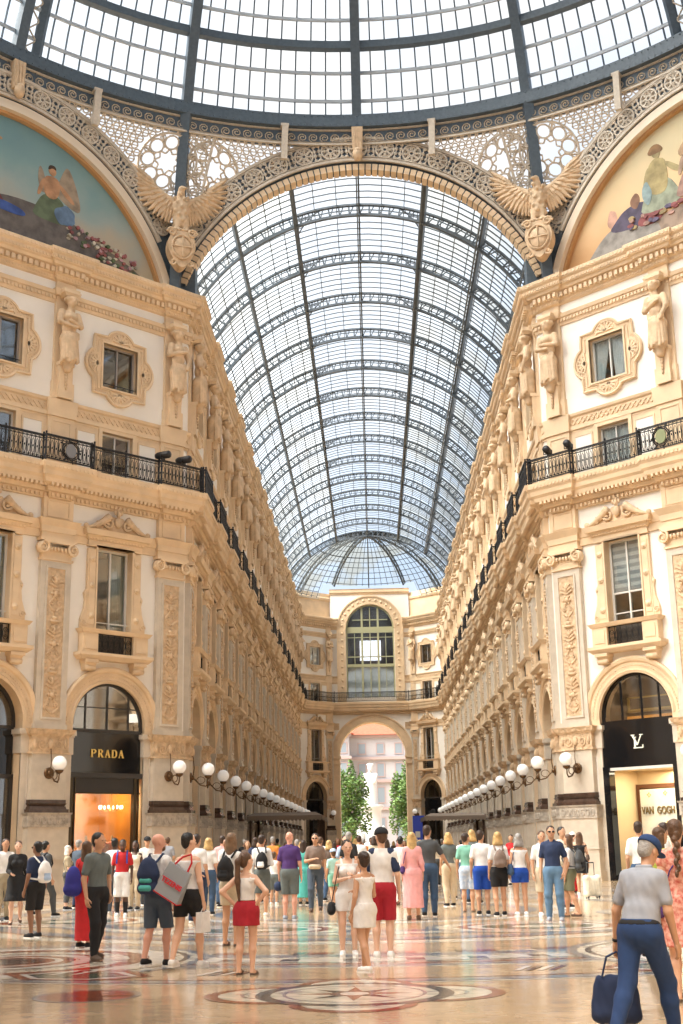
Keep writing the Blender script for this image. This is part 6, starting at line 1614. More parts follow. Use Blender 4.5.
# ------------------------------------------------------------------ people
SK = {'fair': mat('fair_skin', (0.72, 0.44, 0.31), 0.55), 'tan': mat('tanned_skin', (0.56, 0.31, 0.19), 0.55), 'olive': mat('olive_skin', (0.50, 0.29, 0.18), 0.55), 'dark': mat('dark_skin', (0.09, 0.045, 0.028), 0.5), 'brown': mat('brown_skin', (0.26, 0.13, 0.075), 0.5), 'pink': mat('reddened_skin', (0.70, 0.36, 0.26), 0.5)}
def cloth(name, c, **k): return mat('cloth_' + name, c, 0.85, **k)
CL = {'white': (0.84, 0.83, 0.82), 'black': (0.012, 0.012, 0.014), 'navy': (0.02, 0.035, 0.09), 'grey': (0.13, 0.155, 0.155), 'lgrey': (0.36, 0.38, 0.43), 'dgrey': (0.07, 0.075, 0.08), 'red': (0.55, 0.02, 0.025), 'crimson': (0.42, 0.015, 0.03), 'pink': (0.80, 0.38, 0.38), 'rose': (0.80, 0.42, 0.36), 'purple': (0.075, 0.03, 0.16), 'blue': (0.01, 0.07, 0.42), 'jeans': (0.045, 0.09, 0.17), 'ljeans': (0.13, 0.24, 0.38), 'slate': (0.07, 0.10, 0.145), 'beige': (0.60, 0.50, 0.36), 'khaki': (0.42, 0.35, 0.24), 'olive': (0.17, 0.17, 0.10), 'green': (0.22, 0.52, 0.40), 'mint': (0.42, 0.72, 0.66), 'teal': (0.08, 0.42, 0.38), 'brown': (0.12, 0.08, 0.06), 'taupe': (0.22, 0.16, 0.13), 'yellow': (0.50, 0.60, 0.10), 'trousers_blue': (0.018, 0.05, 0.15), 'pale_blue': (0.42, 0.55, 0.75), 'cream': (0.75, 0.68, 0.55), 'orange': (0.7, 0.25, 0.05)}
def cm(k): return cloth(k, CL[k], noise=0.12, nscale=9)
HAIR = {'black': (0.012, 0.010, 0.009), 'dbrown': (0.045, 0.022, 0.012), 'brown': (0.12, 0.06, 0.03), 'lbrown': (0.24, 0.14, 0.075), 'blonde': (0.62, 0.40, 0.16), 'grey': (0.36, 0.34, 0.32), 'white': (0.80, 0.77, 0.70)}
def hm(k): return mat('hair_' + k, HAIR[k], 0.5, noise=0.35, nscale=14, bump=0.01, bscale=40)
V3 = lambda *a: np.array(a, float)
ARMS = {   # elbow and wrist for the right arm (x to the person's right), relative to the shoulder
    'down': ((.05, -.02, -.28), (.06, .06, -.53)), 'swingf': ((.04, .08, -.27), (.03, .22, -.49)), 'swingb': ((.05, -.12, -.26), (.06, -.12, -.52)), 'fwd': ((.04, .02, -.28), (-.03, .24, -.34)), 'hip': ((.2, -.1, -.2), (.03, -.02, -.38)),
    'fold': ((.05, .04, -.27), (-.14, .17, -.22)), 'face': ((.03, .13, -.22), (-.07, .2, .03)), 'pocket': ((.08, -.05, -.27), (.03, .05, -.5)), 'phone': ((.03, .08, -.26), (-.07, .28, -.18)), 'out': ((.12, .06, -.25), (.22, .2, -.42)), 'raise': ((.18, .16, .02), (.02, .26, .2)), 'carry': ((.10, -.02, -.28), (.15, .02, -.54)), 'back': ((.08, -.12, -.25), (-.08, -.16, -.38))}
PEOPLE = []
def person(pos, face, H, label, top=None, bottom=None, hair=None, skin='fair', female=False, arms=('down', 'down'), stride=0.0, shoes='black', h=0.016, lean=0.0, head_turn=0.0, head_down=0.0, extras=(), stance=0.0, wide=1.0, group=None, child=False, sock=None):
    """pos = ground point, face = heading in degrees (0 looks away from the camera, 180 looks at it), H = height"""
    k = H / 1.75; root = empty('person', (pos[0], pos[1], 0), rad(-face)); root.scale = (k, k, k)
    tag(root, label, 'person', group)
    sm = SK[skin]; w = wide; sx = (0.148 if female else 0.170) * (0.92 + 0.08 * w); hw = 0.095
    hd = 1.12 if child else 1.0
    def LN(p): p = np.array(p, float); t = max(0, p[2] - 0.92); return p + V3(0, lean * t, -abs(lean) * 0.15 * t)
    # joints
    hip = {1: V3(hw, 0, .90), -1: V3(-hw, 0, .90)}; st = stride
    foot = {1: V3(hw + stance, st * .5, .075), -1: V3(-hw - stance, -st * .5, .075)}
    if abs(st) > .15: foot[-1][2] += 0.05 * abs(st) / .5; 
    knee = {}
    for q in (1, -1):
        m = (hip[q] + foot[q]) / 2 + V3(0, .035 + .06 * abs(st), 0.02); knee[q] = m
    neck = LN((0, -.01, 1.47)); headc = LN((0, 0.015, 1.625)) + V3(0, .04 * head_down, -.02 * head_down)
    sh = {q: LN((q * sx, -0.01, 1.39)) for q in (1, -1)}
    el, wr = {}, {}
    for q, nm in ((1, arms[0]), (-1, arms[1])):
        e, r_ = ARMS[nm]; el[q] = sh[q] + V3(q * e[0], e[1], e[2]); wr[q] = sh[q] + V3(q * r_[0], r_[1], r_[2])
    ct, st_ = math.cos(rad(-head_turn)), math.sin(rad(-head_turn)); cd, sd = math.cos(.6 * head_down), math.sin(.6 * head_down)
    Rh = np.array([[ct, -st_, 0], [st_, ct, 0], [0, 0, 1]]) @ np.array([[1, 0, 0], [0, cd, sd], [0, -sd, cd]])
    def hp(x, y, z): return headc + Rh @ (V3(x, y, z) * hd)
    def torso(s, g, kk=.05, parts='all'):
        ww = w
        s.ell(LN((0, 0, .95)), ((.150 if not female else .158) * ww + g, .112 * ww + g, .13 + g), kk)
        s.ell(LN((0, .005 * ww, 1.08)), ((.135 if not female else .112) * ww + g, .095 * ww + (0.02 * (ww - 1) * 5) + g, .14 + g), kk)
        s.ell(LN((0, 0, 1.27)), ((.155 if not female else .13) * (0.5 + .5 * ww) + g, .105 * (0.5 + .5 * ww) + g, .17 + g), kk)
        s.cone(LN((-sx * .7, -.01, 1.365)), LN((sx * .7, -.01, 1.365)), .066 + g, .066 + g, kk)
        for q in (1, -1): s.cone(LN((q * .02, -.02, 1.445)), LN((q * sx * .85, -.015, 1.385)), .042 + g, .05 + g, .03)
        if female: 
            for q in (1, -1): s.ell(LN((q * .065, .085, 1.27)), (.055 + g, .05 + g, .055 + g), .03)
    def legs(s, g, zc=None, kk=.04):
        for q in (1, -1):
            s.cone(hip[q], knee[q], (.088 if not female else .09) * (.7 + .3 * w) + g, .056 + g, kk)
    def shanks(s, g, kk=.03):
        for q in (1, -1):
            m = (knee[q] * .65 + foot[q] * .35) + V3(0, -.018, 0); s.cone(knee[q], m, .054 + g, .054 + g, kk); s.cone(m, foot[q] + V3(0, -.02, .02), .054 + g, .034 + g, kk)
    b = SDF(h); sk = -.012 if top else 0
    torso(b, sk); legs(b, -.01 if bottom in ('pants', 'shorts') else 0); shanks(b, -.006 if bottom and bottom[0] == 'pants' else 0)
    for q in (1, -1):
        f = foot[q]; b.cone(f + V3(0, -.03, -.03), f + V3(q * .015, .13, -.045), .036, .026, .03)
        b.cone(sh[q] + V3(-q * .01, 0, -.01), el[q], .052, .038, .03); b.cone(el[q], wr[q], .040, .025, .02)
        d = wr[q] - el[q]; d /= np.linalg.norm(d); fwd = V3(0, 1, 0) - d * d[1]
        if np.linalg.norm(fwd) < .3: fwd = V3(0, 0, 1) - d * d[2]
        fwd /= np.linalg.norm(fwd); med = np.cross(d, fwd); med *= (-1 if med[0] * q > 0 else 1) if abs(med[0]) > .2 else 1
        fr_ = max(.0095, .62 * h)
        pb = wr[q] + d * .03; b.cone(pb + fwd * .018, pb + fwd * .016 + d * .05, .021, .019, .012); b.cone(pb - fwd * .018, pb - fwd * .016 + d * .05, .019, .018, .012)
        for i, ln in enumerate((.068, .078, .072, .055)):
            o = fwd * (.031 - .0205 * i); base = wr[q] + d * .085 + o; mid = base + d * ln * .5 + med * .008; tip = mid + d * ln * .32 + med * .028
            b.cone(base, mid, fr_, fr_ * .95, .004); b.cone(mid, tip, fr_ * .95, fr_ * .8, .004)
        tb = wr[q] + d * .035 + fwd * .03; tm = tb + d * .035 + fwd * .03 + med * .012; b.cone(tb, tm, .013, .011, .008); b.cone(tm, tm + d * .03 + med * .008, .011, .009, .004)
    b.cone(neck - V3(0, 0, .06), headc - V3(0, .01, .04), .052 if not female else .044, .048 if not female else .042, .025)
    # head: skull, jaw, nose, ears, brow
    def he(c, r, kk): b.ell(hp(*c), tuple(x * hd for x in r), kk, R=Rh)
    he((0, -.012, .035), (.075, .092, .085), .02); he((0, .018, -.03), (.062, .070, .085), .03); he((0, .052, -.072), (.034, .032, .028), .02)
    b.cone(hp(0, .088, .012), hp(0, .104, -.018), .010, .014, .008)
    for q in (1, -1): he((q * .076, -.008, -.005), (.012, .022, .032), .006); he((q * .03, .078, .022), (.022, .012, .008), .01)
    he((0, .083, -.05), (.022, .010, .008), .006)
    b.build('body', sm, root)
    if h < .02:
        for q in (1, -1):
            e = MB(); e.ball(tuple(hp(q * .03, .082, .008)), (.012, .008, .006), 8, 5); e.build('eye', mat('eye', (0.03, 0.02, 0.015), 0.3), root)
        e = MB(); e.ball(tuple(hp(0, .090, -.052)), (.022, .007, .006), 8, 4); e.build('mouth', mat('lips', (0.42, 0.13, 0.11), 0.5), root)
    tdep = dict(torso=torso)
    # top
    if top:
        kind, col = top[0], top[1]; hem = top[2] if len(top) > 2 else .90; s = SDF(h); g = .012
        torso(s, g); 
        if kind in ('tee', 'polo', 'baseball'): 
            for q in (1, -1):
                c = sh[q] + (el[q] - sh[q]) * .68; s.cone(sh[q] + V3(-q * .015, 0, 0), c, .060, .057, .03)
        elif kind == 'long':
            for q in (1, -1): s.cone(sh[q] + V3(-q * .015, 0, 0), el[q], .062, .052, .04); s.cone(el[q], wr[q], .052, .038, .02)
        elif kind == 'cap': 
            for q in (1, -1): s.cone(sh[q] + V3(-q * .02, 0, 0), sh[q] + (el[q] - sh[q]) * .22, .062, .06, .03)
        if kind == 'tank': s.cut(LN((0, 0, 1.385)), (0, 0, 1)); s.p = [p for p in s.p]
        else: s.cut(LN((0, 0, 1.475)), (0, 0, 1))
        s.cut((0, 0, hem), (0, 0, -1))
        m_ = cm(col) if isinstance(col, str) else col
        tp = s.build({'tee': 't_shirt', 'polo': 'polo_shirt', 'long': 'shirt', 'tank': 'sleeveless_top', 'cap': 'cap_sleeve_top', 'baseball': 'baseball_shirt'}[kind], m_, root, noise=.0028 if h < .02 else 0)
        if kind == 'tank':
            s2 = SDF(h)
            for q in (1, -1): s2.cone(LN((q * .085, .07, 1.36)), LN((q * .095, .0, 1.445)), .02, .02, .01); s2.cone(LN((q * .095, .0, 1.445)), LN((q * .085, -.09, 1.34)), .02, .02, .01)
            s2.build('strap', m_, tp)
        if kind == 'baseball':
            for q in (1, -1): s2 = SDF(h); s2.cone(sh[q] + V3(-q * .05, 0, .015), sh[q] + (el[q] - sh[q]) * .7, .079, .062, .03); s2.build('sleeve', cm('navy'), tp)
        if kind == 'polo': s2 = SDF(h); s2.cone(neck + V3(-.03, .0, .0), neck + V3(.03, .0, .0), .048, .048, .01); s2.cut(neck + V3(0, 0, .028), (0, 0, 1)); s2.build('collar', m_, tp)
    if bottom:
        kind, col = bottom[0], bottom[1]; m_ = cm(col) if isinstance(col, str) else col; s = SDF(h); nz = .0025 if h < .02 else 0
        if kind in ('pants', 'shorts'):
            end = bottom[2] if len(bottom) > 2 else (.50 if kind == 'shorts' else .10)
            s.ell((0, 0, .94), (.158 * w + .014, .118 * w + .014, .16), .05)
            loose = .03 if kind == 'shorts' else .016
            for q in (1, -1):
                s.cone(hip[q], knee[q], (.096) * (.7 + .3 * w) + .008, .060 + loose, .035)
                if end < .46: m = (knee[q] * .65 + foot[q] * .35) + V3(0, -.016, 0); s.cone(knee[q], m, .060 + loose, .062 + loose * .6, .03); s.cone(m, foot[q] + V3(0, -.02, .03), .062 + loose * .6, .050 + loose * .3, .03)
            s.cut((0, 0, 1.04), (0, 0, 1))
            if end >= .2 : s.cut((0, 0, end), (0, 0, -1))
            s.build('trousers' if kind == 'pants' else 'shorts', m_, root, noise=nz)
        else:
            end = bottom[2]; z0 = bottom[3] if len(bottom) > 3 else 1.06; fl = bottom[4] if len(bottom) > 4 else .06
            s.ell(LN((0, 0, .95)), (.168 * w, .128 * w, .14), .05)
            n = 10
            for i in range(n):
                a = 2 * PI * i / n; s.cone((.09 * math.cos(a), .05 * math.sin(a), .98), ((.105 + fl) * math.cos(a), (.07 + fl) * math.sin(a), end - .05), .062, .05, .045)
            s.cone((0, 0, .98), (0, 0, end - .05), .1, .1 + fl * .6, .06)
            for q in (1, -1): s.cone(hip[q], knee[q], .112, .088, .05); s.cone(knee[q], knee[q] * .6 + foot[q] * .4, .088, .085, .05)
            s.cut((0, 0, z0), (0, 0, 1)); s.cut((0, 0, end), (0, 0, -1))
            s.build('skirt', m_, root, noise=nz * 1.6)
    # shoes
    if shoes:
        for q in (1, -1):
            f = foot[q]; s = SDF(min(h, .014)); 
            s.cone(f + V3(0, -.035, -.028), f + V3(q * .012, .12, -.038), .045, .037, .03); s.cone(f + V3(0, -.02, -.01), f + V3(0, .03, -.02), .045, .042, .02)
            if shoes == 'sandal': s = SDF(.012); s.cone(f + V3(0, -.04, -.062), f + V3(q * .012, .14, -.064), .034, .036, .01); s.cone(f + V3(-.035, .08, -.03), f + V3(.045, .08, -.03), .014, .014, .01); s.cone(f + V3(-.03, 0, .0), f + V3(.03, 0, 0), .014, .014, .01); s.build('sandal', cm('brown'), root); continue
            s.cut(f + V3(0, 0, -.0725), (0, 0, -1))
            o = s.build('shoe', cm(shoes), root)
            so = MB(); so.smooth = False
            pts = [(-.04, -.07), (.035, -.075), (.05, .05), (.05, .13), (.01, .168), (-.035, .13), (-.043, .03)]
            so.add([(f[0] + q * x, f[1] + y, f[2] - .078) for x, y in pts] + [(f[0] + q * x * .97, f[1] + y, f[2] - .055) for x, y in pts], [tuple(range(7))[::-1], tuple(range(7, 14))] + [(i, (i + 1) % 7, 7 + (i + 1) % 7, 7 + i) for i in range(7)])
            so.build('sole', cm('white' if shoes in ('white', 'lgrey', 'black', 'navy') else 'brown'), o)
    if sock:
        for q in (1, -1): s = SDF(h); s.cone(foot[q] + V3(0, -.015, 0), knee[q] * .62 + foot[q] * .38 + V3(0, -.02, 0), .045, .062, .01); s.build('sock', cm(sock), root)
    # hair
    if hair:
        st2, hc = hair[0], hair[1]; hmm = hm(hc) if hc in HAIR else cm(hc); s = SDF(h * .9)
        def se(c, r, kk=.02): s.ell(hp(*c), tuple(x * hd for x in r), kk, R=Rh)
        if st2 != 'bald':
            se((0, -.027, .05), (.0805, .094, .082)); se((0, -.055, .0), (.071, .058, .085))
            nn = Rh @ V3(0, 1, -.75); s.cuts = []
            if st2 in ('short', 'cap_hair'): s.cut(hp(0, .045, .03), Rh @ V3(0, .8, -.7))
            else: s.cut(hp(0, .055, .02), Rh @ V3(0, 1, -.45))
        if st2 == 'short': pass
        long_ = st2 in ('long', 'ponytail', 'braid', 'bun', 'bob')
        if st2 != 'bald': s.build('hair', hmm, root, noise=.0035)
        if st2 in ('long', 'bob'):
            s = SDF(h * .9); zb = -.30 if st2 == 'long' else -.13
            for i in range(7):
                a = rad(200 + 140 * i / 6); x, y = .07 * math.cos(a), .075 * math.sin(a); s.cone(hp(x, y, .02), hp(x * 1.25, y * .9 - .02, zb), .032, .026 if st2 == 'long' else .036, .02)
            s.build('long_hair', hmm, root, noise=.003)
        if st2 == 'ponytail':
            s = SDF(h * .8); s.cone(hp(0, -.09, .06), hp(0, -.15, .0), .035, .04, .02); s.cone(hp(0, -.15, .0), hp(.0, -.15, -.25), .04, .042, .03); s.cone(hp(0, -.15, -.25), hp(.01, -.13, -.5), .042, .018, .03); s.build('ponytail', hmm, root, noise=.002)
        if st2 == 'braid':
            s = SDF(h * .8)
            for i in range(8): s.ell(hp(.012 * (-1) ** i, -.1 - .01 * i, -.02 - .055 * i), (.034 - .002 * i, .03, .04), .008)
            s.build('braid', hmm, root)
        if st2 == 'bun': s = SDF(h * .8); s.ell(hp(0, -.1, .06), (.05, .045, .045), .02); s.build('bun', hmm, root)
    for ex in extras:
        kd = ex[0]
        if kd == 'cap':
            s = SDF(h * .8); s.ell(hp(0, -.012, .06), tuple(x * hd for x in (.097, .122, .088)), .02, R=Rh); s.cut(hp(0, 0, .036), Rh @ V3(0, -.12, -1)); o = s.build('cap', cm(ex[1]), root)
            s = SDF(h * .7); s.ell(hp(0, (.125 if len(ex) < 3 else ex[2]), .048), tuple(x * hd for x in (.068, .068, .014)), .01, R=Rh); s.build('peak', cm(ex[1]), o)
        if kd == 'glasses':
            g_ = MB()
            for q in (1, -1): g_.ball(tuple(hp(q * .034, .092, .012)), (.028, .012, .02), 8, 5); g_.tube([tuple(hp(q * .06, .088, .016)), tuple(hp(q * .08, .0, .01))], .004, 4)
            g_.build('sunglasses', mat('sunglass_lens', (0.01, 0.01, 0.01), 0.1), root)
        if kd == 'watch':
            q = ex[1]; d = wr[q] - el[q]; d /= np.linalg.norm(d); w_ = MB(); w_.tube([tuple(wr[q] - d * .03), tuple(wr[q] - d * .005)], .031, 10); w_.build('watch', cm('black'), root)
        if kd == 'belt': w_ = SDF(h); w_.ell((0, 0, .95), (.172 * w, .132 * w, .14), .05); w_.cut((0, 0, 1.035), (0, 0, 1)); w_.cut((0, 0, .995), (0, 0, -1)); w_.build('belt', cm('black'), root)
        if kd == 'beard': s = SDF(h * .8); s.ell(hp(0, .045, -.075), (.055, .05, .045), .02); s.build('beard', hm(ex[1]), root)
        if kd == 'print': s = SDF(h); s.ell(LN((0, ex[2] if len(ex) > 2 else .1, 1.25)), (.09, .03, .09), .01); s.build('shirt_print', cm(ex[1]), root)
    J = dict(root=root, k=k, sh=sh, wr=wr, el=el, LN=LN, headc=headc, sx=sx)
    def world(p):
        a = rad(-face); p = np.array(p, float) * k; return (pos[0] + p[0] * math.cos(a) - p[1] * math.sin(a), pos[1] + p[0] * math.sin(a) + p[1] * math.cos(a), p[2])
    J['world'] = world; J['face'] = face; J['h'] = h
    return J
def bag_root(J, name, label, cat='bag', group=None):
    r = empty(name, J['root'].location, J['root'].rotation_euler[2]); r.scale = J['root'].scale; return tag(r, label, cat, group)
def backpack(J, label, col, col2, dx=0.0, size=1.0, strapc=None):
    r = bag_root(J, 'backpack', label); L_ = J['LN']; z = 1.2; y = -.2
    s = SDF(.014); c = L_((dx, y - .03, z)); s.ell(c + V3(0, 0, .05), (.135 * size, .085, .17 * size), .03); s.cone(c + V3(-.07 * size, 0, -.15 * size), c + V3(.07 * size, 0, -.15 * size), .085, .085, .06); s.cone(c + V3(-.08 * size, 0, .0), c + V3(.08 * size, 0, .0), .07, .07, .06); s.build('body', cm(col), r, noise=.002)
    s = SDF(.012); s.cone(c + V3(-.06 * size, -.062, -.15 * size), c + V3(.06 * size, -.062, -.15 * size), .042, .042, .03); s.cone(c + V3(-.06 * size, -.055, -.06 * size), c + V3(.06 * size, -.055, -.06 * size), .035, .035, .04); s.build('front_pocket', cm(col2), r)
    b = MB()
    for q in (1, -1): b.tube([tuple(c + V3(q * .08, .06, .16)), tuple(L_((q * .1, -.03, 1.475))), tuple(L_((q * .115, .09, 1.40))), tuple(L_((q * .13, .125, 1.22))), tuple(L_((q * .165, .03, 1.08))), tuple(c + V3(q * .1, .02, -.15))], .018, 5)
    b.build('strap', cm(strapc or col), r)
    b = MB(); b.tube([tuple(c + V3(-.03, .03, .2 * size)), tuple(c + V3(0, .02, .25 * size)), tuple(c + V3(.03, .03, .2 * size))], .01, 5); b.build('handle', cm(col), r)
    return r
def sidebag(J, label, col, side=1, z=.95, size=(.13, .05, .1), y=0.0, strap=True, cross=False, handles=False, xo=.2, pat=None):
    r = bag_root(J, 'handbag' if not handles else 'tote_bag', label); c = V3(side * xo, y, z); m_ = pat or cm(col)
    s = SDF(.011); s.cone(c + V3(0, -size[0] * .7, -size[2] * .4), c + V3(0, size[0] * .7, -size[2] * .4), size[1], size[1], .03); s.cone(c + V3(0, -size[0] * .6, size[2] * .5), c + V3(0, size[0] * .6, size[2] * .5), size[1] * .7, size[1] * .7, .04); s.ell(c, (size[1], size[0], size[2]), .04); s.build('body', m_, r, noise=.0015)
    b = MB()
    if handles:
        for o in (-.02, .02): b.tube([tuple(c + V3(o, -size[0] * .5, size[2] * .8)), tuple(c + V3(o * .5, -.03, size[2] + .12)), tuple(c + V3(o * .5, .03, size[2] + .12)), tuple(c + V3(o, size[0] * .5, size[2] * .8))], .008, 5)
        b.build('handle', m_, r)
    elif strap:
        sd = -side if cross else side; L_ = J['LN']
        b.tube([tuple(c + V3(0, -size[0] * .6, size[2] * .6)), tuple(L_((sd * .02 + side * .1 if cross else side * .16, -.13, 1.25))), tuple(L_((sd * .09, -.03, 1.48))), tuple(L_((sd * .02 + side * .1 if cross else side * .16, .13, 1.25))), tuple(c + V3(0, size[0] * .6, size[2] * .6))], .008, 5); b.build('strap', m_, r)
    return r
def fpos(px, py): d = ray(px, py); t = -CAMP.z / d.z; p = CAMP + d * t; return (p.x, p.y)
def at(px, Y): 
    """ground point under picture column px at distance Y"""
    d = ray(px, 842); t = (Y - CAMP.y) / d.y; return (CAMP.x + d.x * t, Y)
# heading: 0 looks away from the camera, 180 looks at it, 90 looks to the picture's right, -90 to its left
NH, MH, FH = .0105, .014, .02
# --- right foreground: man in cap
P = (at(633, 9.9)); 
J = person(P, 40, 1.54, 'elderly man in navy cap and pale grey polo striding right with a dark bag', ('polo', 'lgrey', .99), ('pants', 'trousers_blue'), ('short', 'grey'), 'tan', arms=('down', 'carry'), stride=.66, shoes='brown', h=NH, lean=.30, head_down=.9, head_turn=10, extras=(('cap', 'trousers_blue'), ('watch', -1), ('belt',)), wide=1.14)
r = bag_root(J, 'tote_bag', 'large navy cloth shopping bag hanging from the left hand of the man in the cap'); w_ = J['wr'][-1]
wp = J['world'](w_); r.location = (wp[0], wp[1], wp[2] - .07); r.rotation_euler = (0, 0, rad(-10)); r.scale = (1, 1, 1)
c = V3(-.03, 0, -.30); s = SDF(.012)
for q in (-.16, .16): s.cone(c + V3(q * .9, 0, -.16), c + V3(q * .75, 0, .1), .04, .022, .05)
s.cone(c + V3(-.1, 0, -.15), c + V3(.1, 0, -.15), .055, .055, .06); s.ell(c + V3(0, 0, -.04), (.155, .045, .18), .05); s.build('body', cm('navy'), r, noise=.004)
b = MB()
for o in (-.02, .02): b.tube([tuple(c + V3(-.09, o, .12)), tuple(c + V3(-.05, o, .26)), (0, o * .5, 0), tuple(c + V3(.05, o, .26)), tuple(c + V3(.09, o, .12))], .008, 5)
b.build('handle', cm('navy'), r)
# woman in floral dress
FLOR = mat('floral_print', (0.80, 0.45, 0.36), 0.85, col2=(0.55, 0.12, 0.09), nscale=26)
J = person(at(676, 12.6), 15, 1.66, 'woman with a long braid in a coral floral dress at the right edge', ('cap', FLOR, .95), ('skirt', FLOR, .52, 1.02, .05), ('braid', 'brown'), 'fair', True, ('down', 'down'), shoes='sandal', h=NH)
sidebag(J, 'small purple bag on a strap at the hip of the woman in the floral dress', 'purple', -1, .88, (.09, .05, .08), cross=True)
J = person(at(660, 16.6), 65, 1.62, 'person in yellow-green top and black leggings striding behind the man in the cap', ('tee', 'yellow', .9), ('pants', 'black'), ('long', 'brown'), 'tan', True, ('fwd', 'swingb'), stride=.55, shoes='black', h=MH)
J = person(at(664, 21), -70, 1.72, 'bearded man with sunglasses in a white T-shirt near the right shop entrance', ('tee', 'white', .9), ('pants', 'grey'), ('short', 'dbrown'), 'tan', False, ('fwd', 'down'), shoes='black', h=MH, extras=(('glasses',), ('beard', 'dbrown')))
J = person(at(639, 24), 12, 1.78, 'man in a white T-shirt seen from behind, in front of the right shop', ('tee', 'white', .9), ('pants', 'jeans'), ('short', 'dbrown'), 'tan', h=MH)
# middle right
J = person(fpos(556, 922), 195, 1.74, 'man in sunglasses, navy polo and light jeans facing the camera', ('polo', 'navy', .92), ('pants', 'ljeans'), ('short', 'dbrown'), 'tan', False, ('down', 'pocket'), shoes='lgrey', h=MH, head_turn=-15, extras=(('glasses',),), stance=.02)
J = person(fpos(546, 917), 175, 1.66, 'person in white top and beige shorts behind the man in the navy polo', ('tee', 'white', .92), ('shorts', 'beige'), ('short', 'brown'), 'tan', arms=('down', 'fwd'), shoes='white', h=.017)
J = person(fpos(566, 908), 150, 1.76, 'man with dark hair half hidden behind the man in the navy polo', ('tee', 'cream', .92), ('pants', 'khaki'), ('short', 'black'), 'olive', h=.017)
J = person(fpos(573, 917), -60, 1.58, 'woman in white top and olive shorts with a dark backpack, walking left', ('tee', 'white', .9), ('shorts', 'olive', .55), ('long', 'brown'), 'tan', True, ('fwd', 'down'), stride=.35, shoes='sandal', h=MH)
backpack(J, 'dark grey backpack worn by the woman in olive shorts', 'dgrey', 'black')
J = person(fpos(583, 896), 15, 1.66, 'long-haired woman in a short black dress beside the white suitcase', ('tank', 'black', .95), ('skirt', 'black', .62, 1.02, .02), ('long', 'brown'), 'tan', True, ('down', 'raise'), shoes='white', h=MH)
sidebag(J, 'brown shoulder bag of the woman in the short black dress', 'brown', 1, 1.05, (.09, .05, .09))
J = person(fpos(576, 893), 10, 1.66, 'person in a white cap and pale top next to the woman in black', ('tee', 'cream', .9), ('shorts', 'beige'), ('short', 'brown'), 'tan', True, ('raise', 'down'), h=.017, extras=(('cap', 'white'),))
def suitcase(px, py, col, label, H=.62):
    x, y = fpos(px, py); r = empty('suitcase', (x, y, 0), .25); tag(r, label, 'suitcase'); m = cm(col)
    s = SDF(.02)
    for a in (-.17, .17):
        for z in (.1, H): s.cone((a, -.06, z), (a, .06, z), .05, .05, .03)
    s.cone((-.15, 0, .12), (-.15, 0, H - .02), .1, .1, .05); s.cone((.15, 0, .12), (.15, 0, H - .02), .1, .1, .05); s.ell((0, 0, H / 2 + .05), (.2, .11, H / 2), .05); s.build('shell', m, r)
    b = MB()
    for i in range(5): b.box(-.14 + i * .07 - .006, -.14 + i * .07 + .006, -.118, -.1, .14, H - .04)
    b.build('ribs', m, r); b = MB()
    for q in (-.1, .1): b.tube([(q, .06, H), (q, .06, H + .38)], .01, 5)
    b.tube([(-.1, .06, H + .38), (.1, .06, H + .38)], .016, 6); b.build('handle', cm('dgrey'), r)
    for q in (-.15, .15):
        for w in (-.07, .07): b = MB(); b.lathe([(.035, -.012), (.035, .012)], (q, w, .035), 10, 'x'); b.build('wheel', cm('black'), r)
suitcase(593, 898, 'cream', 'cream hard-shell suitcase standing right of the woman in black', .5)
suitcase(570, 893, 'red', 'small red suitcase standing left of the woman in black', .42)
J = person(at(538, 40), 80, 1.66, 'man in pale grey shirt leaning by the right pilasters, far back', ('tee', 'lgrey', .92), ('pants', 'black'), ('short', 'grey'), 'tan', arms=('fwd', 'fwd'), h=FH, lean=.1)
# group of backs
PLAID = mat('blue_plaid', (0.42, 0.55, 0.75), 0.85, col2=(0.62, 0.70, 0.82), nscale=18)
J = person(fpos(469, 912), 10, 1.66, 'person in green T-shirt and pale blue plaid shorts, leftmost of the four backs', ('tee', 'green', .88), ('shorts', PLAID, .5), ('short', 'dbrown'), 'tan', shoes='sandal', h=MH, head_turn=35)
J = person(fpos(484, 915), 0, 1.70, 'person in white T-shirt and royal blue shorts seen from behind', ('tee', 'white', .86), ('shorts', 'blue', .52), ('short', 'dbrown'), 'tan', h=MH, head_turn=25, wide=1.05)
J = person(fpos(501, 916), -5, 1.66, 'blonde woman in white top and black shorts with a tan leather backpack', ('tee', 'white', .9), ('shorts', 'black', .6), ('bob', 'blonde'), 'tan', True, stride=.15, h=MH)
backpack(J, 'tan leather backpack worn by the blonde woman in black shorts', 'taupe', 'taupe', size=.75)
for m in (cm('taupe'),): pass
J = person(fpos(522, 916), -5, 1.62, 'grey-haired woman in white tank top and short blue shorts', ('tank', 'white', .84), ('shorts', 'blue', .7), ('bob', 'grey'), 'tan', True, shoes='white', h=MH)
sidebag(J, 'blue patterned bag on the left side of the grey-haired woman', 'jeans', -1, .98, (.13, .06, .13))
J = person(at(511, 44), 200, 1.66, 'woman in red and white top far behind the group of backs', ('tee', 'red', .9), ('pants', 'white'), ('short', 'black'), 'tan', True, h=FH)
J = person(fpos(452, 899), 10, 1.62, 'woman in cream shirt and beige trousers walking away, left of the green T-shirt', ('long', 'cream', .86), ('pants', 'beige'), ('bob', 'blonde'), 'tan', True, stride=.15, h=.017)
J = person(fpos(430, 917), 5, 1.82, 'tall man in dark grey T-shirt and jeans walking away beside the pink dress', ('tee', 'dgrey', .88), ('pants', 'jeans'), ('short', 'dbrown'), 'tan', arms=('out', 'down'), h=MH, stride=.2, head_turn=15)
